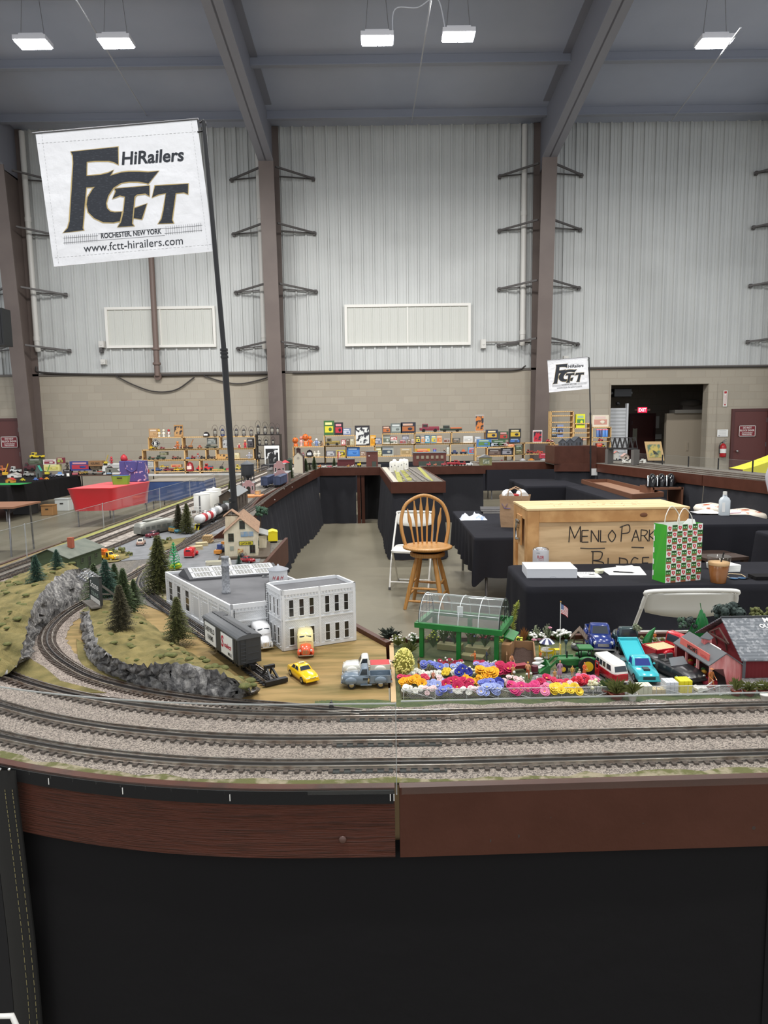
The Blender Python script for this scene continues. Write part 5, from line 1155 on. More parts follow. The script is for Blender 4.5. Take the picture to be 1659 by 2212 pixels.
def lights(t,L_,x,y,z,r,m=None,nm='headlight',sg=1):
 for k in(-1,1):MB().cyl((x*L_,k*y*L_,z*L_),((x+sg*.012)*L_,k*y*L_,z*L_),r*L_,r*.8*L_,12).build(nm,m or M('headlamp',(226,226,220),.15),t)
red_lens=M('tail_lens',(176,24,30),.25)
def bumper(t,L_,x,w,z,m=None,th=.02):MB().box((x*L_,0,z*L_),(th*L_,2*w*L_,.03*L_)).build('bumper',m or chrome,t,None,.004*L_)
def sedan(pl,col,label,roof=None,L_=None,kind='modern',nm='toy_car',zoff=.0):
 q,rz,l=pl;L_=L_ or l;t=thing(nm,label,'toy car',q+Vector((0,0,zoff)),rz);m=cm_(col);rm=cm_(roof)if roof else m
 if kind=='modern':
  loft([(-.5,.15,.09,.19),(-.48,.18,.06,.22),(-.3,.195,.05,.235),(0,.2,.05,.23),(.25,.198,.05,.215),(.42,.185,.055,.18),(.49,.16,.07,.15),(.5,.14,.085,.135)],L_).build('body',m,t)
  g=(-.32,.17,-.2,.04,.22,.33,.18,.135)
 else:
  loft([(-.5,.12,.1,.19),(-.48,.17,.07,.23),(-.3,.2,.06,.26),(0,.205,.06,.265),(.2,.2,.06,.265),(.4,.18,.06,.255),(.48,.16,.08,.23),(.5,.13,.1,.2)],L_).build('body',m,t)
  g=(-.36,.16,-.2,.04,.25,.40,.18,.14)
  for k in(-1,1):
   b=MB();b.sph((.3*L_,k*.185*L_,.15*L_),(.14*L_,.045*L_,.1*L_),14).sph((-.28*L_,k*.185*L_,.14*L_),(.14*L_,.045*L_,.1*L_),14);b.build('fenders',m,t)
 cabin(L_,*g).build('roof',rm,t);panes(t,L_,*g)
 wheels(t,L_,.3,-.29,.078 if kind=='modern' else .09,.2 if kind=='modern' else .225,.07)
 lights(t,L_,.478,.12,.145 if kind=='modern' else .19,.026);lights(t,L_,-.49,.12,.15,.022,red_lens,'tail_light',-1)
 bumper(t,L_,.5,.17,.08,m if kind=='modern' else chrome);bumper(t,L_,-.5,.17,.08,m if kind=='modern' else chrome)
 MB().box((.493*L_,0,.135*L_),(.012*L_,.16*L_,.035*L_)).build('grille',chrome,t)
 return t
def pickup(pl,col,label,bed=None,L_=None,nm='toy_pickup_truck',old=True,hub=None,cover=None,roofc=None):
 q,rz,l=pl;L_=L_ or l;t=thing(nm,label,'toy pickup',q,rz);m=cm_(col)
 loft([(-.02,.19,.07,.24),(.1,.2,.06,.26),(.25,.17,.07,.27),(.42,.15,.08,.26),(.485,.14,.09,.22),(.5,.12,.1,.19)],L_).build('body',m,t)
 g=(-.06,.18,-.04,.09,.24,.415,.175,.15)
 cabin(L_,*g).build('cab_roof',cm_(roofc)if roofc else m,t);panes(t,L_,*g,side=((.18,.85),))
 b=MB();x0,x1=-.5*L_,-.06*L_;w=.165*L_
 b.bx(x0,x1,-w,w,.09*L_,.13*L_)
 for k in(-1,1):b.bx(x0,x1,min(k*w,k*(w-.018*L_)),max(k*w,k*(w-.018*L_)),.13*L_,.245*L_)
 b.bx(x0,x0+.015*L_,-w,w,.13*L_,.245*L_);b.bx(x1-.015*L_,x1,-w,w,.13*L_,.245*L_)
 b.build('cargo_bed',m if not bed else cm_(bed),t)
 for x in(.31,-.28):
  for k in(-1,1):MB().sph((x*L_,k*.178*L_,.15*L_),(.125*L_,.04*L_,.085*L_),14).build('fender',m,t)
 if cover:MB().bx(x0+.02*L_,x1-.02*L_,-w*.94,w*.94,.22*L_,.25*L_).build('bed_cover',cm_(cover),t)
 wheels(t,L_,.3,-.28,.078,.205,.06,hub)
 lights(t,L_,.475,.13,.2,.032);lights(t,L_,-.5,.15,.16,.018,red_lens,'tail_light',-1)
 bumper(t,L_,.505,.18,.1);bumper(t,L_,-.51,.17,.1)
 MB().box((.497*L_,0,.17*L_),(.016*L_,.18*L_,.05*L_)).build('grille',chrome,t)
 for k in(-1,1):MB().bx(-.1*L_,.12*L_,k*.2*L_-.02*L_,k*.2*L_+.02*L_,.07*L_,.085*L_).build('running_board',m,t)
 return t
def milk_truck(pl,col,lower,label,L_=None):
 q,rz,l=pl;L_=L_ or l;t=thing('toy_milk_truck',label,'toy milk truck',q,rz);m=cm_(col);lm=cm_(lower)
 loft([(-.5,.19,.08,.56),(-.47,.22,.07,.62),(-.2,.235,.07,.655),(.1,.235,.07,.64),(.2,.225,.07,.6),(.26,.21,.07,.42)],L_,top=.78).build('body',m,t)
 loft([(.2,.16,.08,.36),(.34,.15,.08,.34),(.46,.12,.09,.28),(.5,.09,.1,.22)],L_,top=.7).build('hood',lm if col!=(238,238,238)else m,t)
 for x in(.3,-.28):
  for k in(-1,1):MB().sph((x*L_,k*.185*L_,.12*L_),(.13*L_,.055*L_,.11*L_),14).build('fender',lm,t)
 for k in(-1,1):
  MB().ext([(.262*L_,k*.02*L_,.4*L_),(.262*L_,k*.17*L_,.4*L_),(.215*L_,k*.16*L_,.56*L_),(.215*L_,k*.02*L_,.57*L_)],(-.03*L_,0,0)).build('windshield',clear_pane,t)
  MB().ext([(.05*L_,k*.238*L_,.38*L_),(.18*L_,k*.236*L_,.38*L_),(.17*L_,k*.225*L_,.55*L_),(.05*L_,k*.226*L_,.56*L_)],(0,-k*.01*L_,0)).build('side_window',clear_pane,t)
 wheels(t,L_,.3,-.28,.09,.215,.06);lights(t,L_,.43,.15,.21,.035);bumper(t,L_,.5,.2,.09);bumper(t,L_,-.5,.2,.09)
 b=MB()
 for k in range(4):b.box((.492*L_,(-.06+k*.04)*L_,.19*L_),(.03*L_,.018*L_,.12*L_))
 b.build('grille',chrome,t);return t
TX=sedan(place(674,1477,637,1452),(246,196,20),'yellow taxi with roof sign on the open ground before the factory',L_=.125,nm='toy_taxi')
L_=.125;MB().box((-.08*L_,0,.345*L_),(.05*L_,.13*L_,.04*L_)).build('roof_sign',M('taxi_sign',(236,226,170),.4),TX);letter('TAXI',(-.054*L_,0,.333*L_),(0,1,0),(0,0,1),.024*L_,black_ink,TX,width=.09*L_)
PK=pickup(place(745,1481,838,1478),(116,130,142),'slate grey vintage pickup truck parked beside the garden module',L_=.14)
MB().box((-.0*.14+.02*.14,.2005*.14,.2*.14),(.1*.14,.002,.045*.14)).build('door_emblem',M('emblem_dark',(54,60,66),.5),PK)
pickup(place(746,1457,838,1454),(232,230,218),'white vintage pickup truck with red bed cover behind the grey pickup',L_=.14,cover=(206,40,46))
milk_truck(place(661,1426,660,1396),(240,224,160),(230,92,50),'cream and orange milk truck parked in front of the factory office',.115)
milk_truck(place(577,1409,556,1383),(238,238,238),(238,238,238),'white milk truck at the loading door behind the black box car',.12)
def panel_truck():
 q,rz,l=place(414,1196,413,1209);L_=.125;t=thing('toy_panel_truck','bright red panel truck on the grey road before the seed store','toy truck',q,PI/2-.02);m=cm_((208,28,36))
 loft([(-.5,.17,.08,.36),(-.47,.2,.07,.44),(-.2,.205,.07,.47),(.05,.2,.07,.46),(.16,.19,.07,.36),(.2,.17,.07,.28),(.42,.14,.08,.26),(.5,.1,.1,.2)],L_,top=.72).build('body',m,t)
 for x in(.3,-.3):
  for k in(-1,1):MB().sph((x*L_,k*.19*L_,.13*L_),(.14*L_,.05*L_,.1*L_),12).build('fender',m,t)
 MB().box((-.497*L_,0,.36*L_),(.012*L_,.2*L_,.07*L_)).build('rear_window',clear_pane,t);wheels(t,L_,.3,-.3,.085,.22,.06);bumper(t,L_,-.51,.19,.09);lights(t,L_,-.48,.17,.2,.02,red_lens,'tail_light',-1)
panel_truck()
YT=pickup(place(257,1211,214,1208),(246,190,36),'yellow vintage stake pickup with orange load beside the green shed',L_=.12,hub=M('hub_white',(230,228,220),.3))
MB().bx(-.055,-.01,-.018,.018,.03,.05).bx(-.052,-.02,-.014,.014,.05,.062).build('orange_load',M('orange_load',(230,120,40),.6),YT)
MB().cyl((.012,-.0262,.028),(.012,-.0266,.028),.007,n=16).build('door_emblem',black_ink,YT)
sedan(place(309,1172,300,1183),(170,140,122),'tan and cream fifties sedan seen from behind on the road',(226,214,196),.11,'fifties')
sedan(place(318,1163,340,1158),(110,26,40),'dark maroon vintage coupe in front of the silver travel trailer',None,.11,'fifties')
WG=sedan(place(391,1153,367,1149),(66,130,146),'turquoise woody station wagon beside the pair of slim pines',None,.11,'fifties')
MB().bx(-.05,.02,-.0255,.0255,.012,.036).build('wood_panel',M('woody_tan',(206,160,84),.5),WG);MB().bx(-.052,.005,-.018,.018,.03,.044).build('wagon_roof',cm_((66,130,146)),WG)
sedan(place(545,1216,525,1214),(150,24,34),'dark red car at the foot of the seed store',None,.09,'fifties')
q=at(336,1152,H);t=thing('travel_trailer','long silver grey travel trailer behind the maroon coupe','toy trailer',(q.x,q.y,H),1.12);L_=.34;tm=M('trailer_aluminium',(150,150,142),.4,metal=.45,bump=('band',40,.1,.002))
rows=[]
for x,w,z0,z1 in((-.5,.1,.06,.2),(-.46,.125,.045,.255),(-.4,.13,.04,.275),(.2,.13,.04,.3),(.4,.13,.04,.28),(.47,.12,.05,.25),(.5,.1,.07,.2)):
 rows.append([(x*L_,y*L_,z*L_)for y,z in((-w,z0),(-w,z1*.75),(-w*.86,z1*.94),(-w*.5,z1),(w*.5,z1),(w*.86,z1*.94),(w,z1*.75),(w,z0))])
MB().ring(rows,0,True,True,(True,True)).build('shell',tm,t)
for x in(-.33,-.18,-.03,.12,.27):MB().bx((x-.045)*L_,(x+.045)*L_,-.133*L_,-.129*L_,.13*L_,.19*L_).build('window',M('trailer_pane',(92,94,90),.2),t)
for y in(-.06,.06):MB().bx(-.492*L_,-.47*L_,(y-.045)*L_,(y+.045)*L_,.13*L_,.19*L_).build('window',M('trailer_pane'),t)
for k in(-1,1):MB().cyl((-.05*L_,k*.1*L_,.045*L_),(-.05*L_,k*.13*L_,.045*L_),.045*L_,n=14).build('wheel',tyre,t)
MB().beam((.48*L_,0,.05*L_),(.6*L_,0,.03*L_),.01,.008).build('hitch',black_metal,t);MB().bx(-.3*L_,.2*L_,-.06*L_,.06*L_,.28*L_,.315*L_).build('roof_vent',tm,t,None,.004)
q=at(470,1226,H);t=thing('toy_flatbed_truck','white flatbed truck behind the factory skylight','toy truck',q,.25);MB().bx(-.06,.05,-.026,.026,.018,.026).bx(-.06,.05,-.026,-.023,.026,.036).bx(-.06,.05,.023,.026,.026,.036).bx(-.06,-.057,-.026,.026,.026,.036).build('stake_bed',M('bed_beige',(206,202,184),.6),t);cabin(.12,.42,.62,.44,.56,.1,.4,.18,.15).build('cab',cm_((226,224,216)),t);wheels(t,.12,.48,-.3,.075,.2,.06)
q=at(478,1196,H);t=thing('toy_loader','blue and orange toy loader left of the seed store','toy vehicle',q,1.4);MB().bx(-.035,.03,-.016,.016,.014,.036).bx(-.03,-.005,-.013,.013,.036,.06).build('body',M('loader_blue',(52,74,130),.4),t,None,.002);MB().bx(-.06,-.035,-.02,.02,.01,.03).bx(.03,.05,-.012,.012,.05,.065).build('bucket',M('loader_orange',(226,150,60),.5),t)
for x in(-.02,.02):MB().cyl((x,-.02,.013),(x,.02,.013),.013,n=12).build('wheel',tyre,t)
q=at(716,1537,H);t=thing('track_switch_stand','small black switch stand at the turnout before the open ground','switch stand',q);MB().bx(-.02,.02,-.012,.012,0,.008).cyl((0,0,.008),(0,0,.016),.007,n=10).sph((0,0,.02),.006).bx(-.001,.001,-.007,.007,.012,.028).build('motor_case',black_metal,t)
def rollback():
 q,rz,l=place(1402,1482,1360,1437);L_=.17;t=thing('toy_rollback_truck','turquoise flatbed tow truck with its bed tilted up in the garden lot','toy truck',q,rz);c=(64,186,196);m=cm_(c)
 loft([(-.05,.18,.07,.21),(.1,.19,.06,.225),(.3,.188,.06,.22),(.45,.18,.065,.2),(.5,.165,.08,.17)],L_,top=.9).build('body',m,t)
 g=(-.08,.2,-.06,.08,.21,.36,.175,.145);cabin(L_,*g).build('cab_roof',m,t);panes(t,L_,*g,side=((.2,.85),),gm_=M('blue_pane',(34,52,128),.1))
 MB().bx(.26*L_,.38*L_,-.05*L_,.05*L_,.215*L_,.245*L_).build('hood_scoop',M('scoop_dark',(44,56,62),.5),t)
 MB().ext([(-.5*L_,-.17*L_,.07*L_),(-.06*L_,-.17*L_,.07*L_),(-.06*L_,-.17*L_,.14*L_),(-.5*L_,-.17*L_,.14*L_)],(0,.34*L_,0)).build('chassis',M('teal_dark',(60,130,136),.4),t)
 b=MB();b.ext([(-.10*L_,-.17*L_,.19*L_),(-.62*L_,-.17*L_,.40*L_),(-.62*L_,-.17*L_,.42*L_),(-.10*L_,-.17*L_,.215*L_)],(0,.34*L_,0))
 for k in(-1,1):b.ext([(-.10*L_,k*.165*L_,.21*L_),(-.62*L_,k*.165*L_,.42*L_),(-.62*L_,k*.165*L_,.445*L_),(-.10*L_,k*.165*L_,.235*L_)],(0,.012*L_,0))
 b.ext([(-.62*L_,-.17*L_,.40*L_),(-.68*L_,-.17*L_,.37*L_),(-.68*L_,-.17*L_,.46*L_),(-.62*L_,-.17*L_,.46*L_)],(0,.34*L_,0));b.build('tilt_bed',m,t)
 MB().beam((-.4*L_,0,.12*L_),(-.5*L_,0,.36*L_),.03*L_,.03*L_).build('lift_ram',grey_metal,t)
 wheels(t,L_,.3,-.3,.075,.19,.06);lights(t,L_,.478,.13,.15,.026);bumper(t,L_,.5,.18,.09,m);MB().box((.492*L_,0,.13*L_),(.02*L_,.2*L_,.05*L_)).build('grille',M('grille_dark',(40,60,64),.5),t)
 for k in(-1,1):MB().sph((.12*L_,k*.205*L_,.25*L_),(.015*L_,.025*L_,.018*L_),8).build('mirror',m,t)
rollback()
def microbus():
 q,rz,l=place(1336,1477,1300,1452);L_=.128;t=thing('toy_microbus','red and white vintage microbus with an open side door in the garden lot','toy van',q,rz);lo=cm_((176,26,40));up=cm_((236,232,224))
 loft([(-.5,.17,.09,.25),(-.48,.2,.07,.26),(.35,.2,.07,.26),(.46,.18,.07,.26),(.5,.14,.09,.25)],L_,top=.97).build('lower_body',lo,t)
 g=(-.49,.48,-.45,.38,.26,.47,.195,.165);cabin(L_,*g).build('upper_body',up,t);panes(t,L_,*g,side=((.04,.17),(.2,.33),(.36,.49),(.52,.65),(.7,.9)),f0=.2,f1=.72)
 MB().ext([(-.42*L_,-.13*L_,.47*L_),(.36*L_,-.13*L_,.47*L_),(.34*L_,-.12*L_,.478*L_),(-.4*L_,-.12*L_,.478*L_)],(0,.26*L_,0)).build('roof_panel',up,t)
 d=MB();d.bx(-.06*L_,.1*L_,-.34*L_,-.32*L_,.09*L_,.26*L_);d.bx(-.06*L_,-.04*L_,-.34*L_,-.32*L_,.26*L_,.42*L_).bx(.08*L_,.1*L_,-.34*L_,-.32*L_,.26*L_,.42*L_).bx(-.06*L_,.1*L_,-.34*L_,-.32*L_,.4*L_,.42*L_).bx(-.06*L_,-.04*L_,-.33*L_,-.19*L_,.2*L_,.23*L_);d.build('open_door',[lo],t)
 wheels(t,L_,.3,-.3,.07,.195,.06);lights(t,L_,.478,.12,.2,.03);bumper(t,L_,.51,.18,.09,up)
microbus()
def convertible():
 q,rz,l=place(1486,1474,1424,1444);L_=.19;t=thing('toy_convertible','dusty black convertible parked by the farm stand','toy car',q,rz);m=M('dusty_black',(40,40,42),.35,var=((96,94,90),50,'noise',.58,.68))
 loft([(-.5,.15,.08,.18),(-.46,.18,.06,.2),(-.2,.19,.05,.205),(.1,.19,.05,.2),(.3,.188,.05,.19),(.45,.175,.055,.165),(.5,.15,.08,.14)],L_,top=.92).build('body',m,t)
 MB().bx(-.24*L_,.04*L_,-.14*L_,.14*L_,.19*L_,.207*L_).build('cockpit',M('cockpit_dark',(24,24,26),.8),t)
 for k in(-1,1):MB().bx(-.16*L_,-.06*L_,k*.075*L_-.045*L_,k*.075*L_+.045*L_,.19*L_,.22*L_).bx(-.2*L_,-.16*L_,k*.075*L_-.045*L_,k*.075*L_+.045*L_,.19*L_,.28*L_).build('seat',M('seat_grey',(70,68,66),.8),t)
 MB().ext([(.12*L_,-.15*L_,.2*L_),(.12*L_,.15*L_,.2*L_),(.04*L_,.13*L_,.3*L_),(.04*L_,-.13*L_,.3*L_)],(.008*L_,0,.004*L_)).build('windshield',M('misty_glass',(130,134,136),.15),t)
 wheels(t,L_,.3,-.29,.075,.192,.06);lights(t,L_,.48,.13,.14,.024);bumper(t,L_,.5,.17,.09,m)
convertible()
BP=pickup(place(1304,1417,1282,1375),(28,50,120),'dark blue vintage pickup facing forward at the back of the garden lot',L_=.19)
GP=pickup(place(1345,1388,1367,1420),(34,58,60),'dark teal pickup seen from behind carrying two small trees',L_=.18)
RP=pickup(place(1490,1418,1424,1428),(196,24,40),'red pickup with straw in its bed parked behind the farm stand',L_=.2)
MB().bx(-.09,-.02,-.028,.028,.035,.048).build('straw_load',M('straw',(206,186,140),.9,bump=('noise',200,.8,.003)),RP)
def tractor():
 q=at(1240,1450,H);L_=.15;t=thing('toy_tractor','green farm tractor with front loader bucket and yellow wheels','toy tractor',(q.x,q.y,H),PI-.05,.72);m=M('tractor_green',(44,112,56),.4);dk=M('tractor_dark',(36,60,40),.5)
 MB().bx(-.02,.065,-.016,.016,.028,.058).bx(.06,.068,-.014,.014,.03,.054).build('hood',m,t,None,.003);MB().bx(-.06,.06,-.012,.012,.018,.03).build('chassis',dk,t)
 for x in(-.062,-.022):
  for k in(-1,1):MB().cyl((x,k*.022,.05),(x,k*.022,.098),.0022,n=6).build('cab_post',black_metal,t)
 MB().bx(-.072,-.012,-.028,.028,.098,.107).build('canopy',m,t,None,.004);MB().bx(-.055,-.03,-.012,.012,.045,.052).bx(-.06,-.055,-.012,.012,.05,.075).build('seat',black_metal,t)
 for k in(-1,1):
  MB().sph((-.045,k*.034,.062),(.034,.012,.012),12).build('fender',m,t)
  w=MB().cyl((-.045,k*.028,.036),(-.045,k*.046,.036),.036,n=24).build('rear_wheel',tyre,t);MB().cyl((-.045,k*.0455,.036),(-.045,k*.0475,.036),.021,n=20).build('rim',M('rim_yellow',(232,196,40),.4),w)
  w=MB().cyl((.05,k*.02,.019),(.05,k*.031,.019),.019,n=20).build('front_wheel',tyre,t);MB().cyl((.05,k*.0305,.019),(.05,k*.032,.019),.010,n=16).build('rim',M('rim_yellow'),w)
  MB().beam((.0,k*.024,.058),(.075,k*.026,.055),.006,.008).beam((.075,k*.026,.055),(.108,k*.026,.02),.006,.008).build('loader_arm',m,t)
 MB().ext([(.105,-.038,.002),(.15,-.038,.002),(.148,-.038,.006),(.112,-.038,.01),(.108,-.038,.036),(.102,-.038,.036)],(0,.076,0)).ext([(.105,-.04,.002),(.15,-.04,.002),(.11,-.04,.04)],(0,.003,0)).ext([(.105,.037,.002),(.15,.037,.002),(.11,.037,.04)],(0,.003,0)).build('bucket',m,t)
 b=MB()
 for z in(.01,.018,.026):b.bx(-.016,.0,.03,.04,z,z+.003)
 b.build('steps',m,t);MB().cyl((.03,0,.056),(.03,0,.085),.003,n=8).build('exhaust_pipe',black_metal,t)
tractor()
# -- FIGURES
skin_m=M('figure_skin',(222,166,134),.6)
def human(t,shirt,pants,shoes=(50,44,40),hair=None,hat=None,pose='stand',lean=0,skirt_=None,real=False,sleeves=True):
 """one continuous skinned body, 1.75 m, facing -y, plus hair / hat children"""
 J={'pel':(0,0,.95),'bel':(0,-.01,1.1),'che':(0,0,1.3),'nek':(0,.01,1.49),'hd0':(0,0,1.56),'hd1':(0,-.015,1.65),'hd2':(0,0,1.735)}
 Rr={'pel':(.155,.115),'bel':(.14,.105),'che':(.165,.115),'nek':(.055,.055),'hd0':(.062,.068),'hd1':(.078,.098),'hd2':(.055,.07)}
 E=[('pel','bel'),('bel','che'),('che','nek'),('nek','hd0'),('hd0','hd1'),('hd1','hd2')]
 arms={'stand':((.27,.02,1.17),(.27,-.06,.93)),'work':((.27,-.05,1.16),(.14,-.27,1.08)),'reach':((.22,-.22,1.26),(.12,-.5,1.2)),'push':((.25,-.04,1.14),(.2,-.3,.98)),'akimbo':((.37,.05,1.16),(.2,-.08,1.0)),'sit':((.25,-.06,1.16),(.14,-.28,1.02))}[pose]
 legs={'sit':((.11,-.42,.92),(.11,-.42,.50))}.get(pose,((.10,-.02,.50),(.11,.02,.09)))
 if pose in('push','work'):legs=((.10,-.06,.51),(.11,.0,.09))
 for s,k in((-1,'l'),(1,'r')):
  step=(.12 if k=='l' else-.12)if pose=='push' else 0
  J['sh'+k]=(s*.17,.005,1.41);J['el'+k]=(s*arms[0][0],arms[0][1],arms[0][2]);J['wr'+k]=(s*arms[1][0],arms[1][1],arms[1][2])
  Rr['sh'+k]=(.068,.068);Rr['el'+k]=(.043,.043);Rr['wr'+k]=(.028,.024)
  d=(Vector(J['wr'+k])-Vector(J['el'+k])).normalized();sd=Vector((1,0,0))*s;sd=(sd-d*sd.dot(d)).normalized();up=d.cross(sd)*s
  p=Vector(J['wr'+k])+d*.055;J['pa'+k]=tuple(p);Rr['pa'+k]=(.036,.018);E+=[('che','sh'+k),('sh'+k,'el'+k),('el'+k,'wr'+k),('wr'+k,'pa'+k)]
  for f in range(4):
   a=p+d*.03+sd*(.03-f*.02);b_=a+d*(.038-.006*abs(f-1.4))-up*.004;c_=b_+d*.02-up*.022
   for n_,q in(('a',a),('b',b_),('c',c_)):J['f%d%s%s'%(f,n_,k)]=tuple(q);Rr['f%d%s%s'%(f,n_,k)]=(.0095,.0095)
   E+=[('pa'+k,'f%da%s'%(f,k)),('f%da%s'%(f,k),'f%db%s'%(f,k)),('f%db%s'%(f,k),'f%dc%s'%(f,k))]
  a=Vector(J['wr'+k])+d*.03-sd*.032-up*.012;b_=a+d*.035-sd*.02-up*.01
  J['ta'+k]=tuple(a);J['tb'+k]=tuple(b_);Rr['ta'+k]=Rr['tb'+k]=(.011,.011);E+=[('wr'+k,'ta'+k),('ta'+k,'tb'+k)]
  J['hi'+k]=(s*.09,0,.88);J['kn'+k]=(s*legs[0][0],legs[0][1]+step,legs[0][2]);J['an'+k]=(s*legs[1][0],legs[1][1]+step*2.2,legs[1][2]);J['to'+k]=(s*legs[1][0]*1.15,legs[1][1]+step*2.2-.15,legs[1][2]-.05)
  J['he'+k]=(s*legs[1][0],legs[1][1]+step*2.2+.03,legs[1][2]-.045)
  Rr['hi'+k]=(.092,.095);Rr['kn'+k]=(.06,.062);Rr['an'+k]=(.042,.046);Rr['to'+k]=(.038,.03);Rr['he'+k]=(.038,.038)
  E+=[('pel','hi'+k),('hi'+k,'kn'+k),('kn'+k,'an'+k),('an'+k,'to'+k),('an'+k,'he'+k)]
 if lean:
  R_=Matrix.Rotation(lean,3,'X');pv=Vector((0,0,.95))
  for k in J:
   if k[:2]not in('pe','hi','kn','an','to','he')or k in('nek',):J[k]=tuple(R_@(Vector(J[k])-pv)+pv)
 names=list(J);idx={n:i for i,n in enumerate(names)}
 me=bpy.data.meshes.new('body');me.from_pydata([J[n]for n in names],[(idx[a],idx[b_])for a,b_ in E],[]);o=bpy.data.objects.new('body',me);C.objects.link(o)
 sk_=o.modifiers.new('skin','SKIN');sl=me.skin_vertices[0].data if me.skin_vertices else None
 if sl is None:bpy.context.view_layer.update();sl=me.skin_vertices[0].data
 for n in names:sl[idx[n]].radius=Rr[n];sl[idx[n]].use_root=n=='pel'
 ss=o.modifiers.new('sub','SUBSURF');ss.levels=ss.render_levels=2 if real else 1
 bpy.context.view_layer.update();dg=bpy.context.evaluated_depsgraph_get();m2=bpy.data.meshes.new_from_object(o.evaluated_get(dg))
 bpy.data.objects.remove(o)
 m2.name='body';m2.materials.clear()
 for m in(skin_m,M('cloth_%d_%d_%d'%shirt,shirt,.8),M('cloth_%d_%d_%d'%pants,pants,.8),M('cloth_%d_%d_%d'%shoes,shoes,.6)):m2.materials.append(m)
 reg={}
 for a,b_ in E:
  q=b_[:2]
  reg[(a,b_)]=1 if b_ in('bel','che')or q=='sh' or(q in('el','wr')and sleeves)else 2 if q in('hi','kn','an')else 3 if q in('to','he')else 0
  if b_=='nek':reg[(a,b_)]=1
 segs=[(Vector(J[a]),Vector(J[b_]),r)for(a,b_),r in reg.items()]
 for p in m2.polygons:
  c=p.center;best=(9,0)
  for a,b_,r in segs:
   ab=b_-a;t_=max(0,min(1,(c-a).dot(ab)/max(ab.length_squared,1e-9)));dd=(c-(a+ab*t_)).length
   if dd<best[0]:best=(dd,r)
  p.material_index=best[1];p.use_smooth=True
 ob=bpy.data.objects.new('body',m2);C.objects.link(ob);ob.parent=t
 hc=Vector(J['hd1']);up=(Vector(J['hd2'])-Vector(J['hd0'])).normalized();fw=Vector((0,-1,0));fw=(fw-up*fw.dot(up)).normalized();si=fw.cross(up)
 b=MB();b.sph(hc+fw*.098-up*.01,(.016,.02,.022),8)
 for s in(-1,1):b.sph(hc+si*s*.078,(.012,.02,.03),8)
 b.build('face_relief',skin_m,t);b=MB()
 for s in(-1,1):b.sph(hc+fw*.088+si*s*.032+up*.02,.011,8)
 b.add([hc+fw*.094-up*.052+si*.024,hc+fw*.094-up*.052-si*.024,hc+fw*.090-up*.062],[(0,1,2)]);b.build('eyes_and_mouth',M('figure_dark',(70,40,36),.6),t)
 if hair:
  b=MB();rows=[]
  for j in range(7):
   a=PI/2*j/6;rows.append([hc+up*(.045+.07*math.sin(a))+(fw*math.cos(q)*.108+si*math.sin(q)*.09)*max(math.cos(a),.01)-fw*.012-up*(.05*max(0,-math.cos(q))*math.cos(a))for q in[2*PI*i/14 for i in range(14)]])
  b.ring(rows).build('hair',M('hair_%d'%hair[0],hair,.7),t)
 if hat:
  b=MB();rows=[[hc+up*z+(fw*math.cos(q)*r*1.1+si*math.sin(q)*r)for q in[2*PI*i/16 for i in range(16)]]for z,r in((.055,.098),(.056,.165),(.064,.165),(.066,.096),(.12,.088),(.135,.05),(.137,.001))];b.ring(rows).build('hat',M('hat_%d'%hat[0],hat,.7),t)
 if skirt_:
  MB().lathe([(.15,.98),(.17,.9),(.25,.45),(.245,.44)],18,sy=.8).build('skirt',M('cloth_%d_%d_%d'%skirt_,skirt_,.8),t)
 return t
def figure(u,v,hpx,rz,label,shirt,pants,**kw):
 q=at(u,v,H+kw.pop('dz',.001));h=hpx*(q-Vector((0,0,CAMZ))).length/FPX
 t=thing('toy_figure',label,'toy person',q,rz,h/1.75);return human(t,shirt,pants,**kw)
OR=(226,120,56);TN=(214,150,100)
figure(1104,1446,34,.5,'bare chested toy man in blue trousers shovelling at the soil bin',TN,(46,92,140),pose='push',hair=(50,36,30),sleeves=False,lean=.15)
figure(1140,1466,36,PI-.2,'toy man in peach shirt and rust red trousers seen from behind',(222,160,112),(190,84,54),pose='push',hair=(214,160,70))
figure(1108,1468,32,PI,'tan toy figure standing at the edge of the magenta flowers',TN,(206,128,84),pose='work',hair=(196,130,90))
figure(1167,1427,20,0,'small orange toy figure behind the white sacks',OR,(228,130,70),pose='reach',hair=(170,100,60))
figure(1209,1466,38,.1,'toy woman in a lavender coat standing beside the loader bucket',(176,138,160),(206,160,140),pose='stand',skirt_=(176,138,160),hair=(190,130,80))
figure(1198,1472,25,.3,'tan toy child in front of the woman in lavender',(214,160,96),(206,146,84),pose='stand',hair=(206,160,84))
figure(1236,1462,23,-.3,'golden yellow toy child behind the flower corner',(224,176,80),(222,160,74),pose='stand',hair=(214,170,90))
figure(1251,1468,22,-.2,'toy man in cream jacket and broad hat sitting by the pink flowers',(226,220,190),(214,200,150),pose='work',hat=(206,190,150))
figure(1262,1464,32,.4,'toy woman in orange coat beside the tractor wheel',(232,112,60),(232,120,66),pose='work',skirt_=(232,112,60),hair=(228,130,50))
figure(936,1474,25,0,'salmon pink toy woman kneeling among the white flowers',(226,150,122),(226,150,122),pose='work',skirt_=(226,150,122),hair=(120,70,46))
figure(904,1446,24,.8,'toy figure in dark coat and yellow apron beside the yellow bush',(90,70,56),(232,176,50),pose='work',hair=(120,70,50))
figure(1026,1437,31,-1.3,'orange toy gardener reaching out inside the greenhouse',OR,(206,110,60),pose='reach',hair=(206,120,60))
figure(1051,1431,28,1.4,'toy gardener in blue at the right inside the greenhouse',(72,96,140),(60,74,110),pose='work',hair=(130,70,50))
figure(1414,1391,24,PI,'orange toy man seen from behind at the back shrubs',OR,(206,110,66),pose='work',hair=(222,190,170))
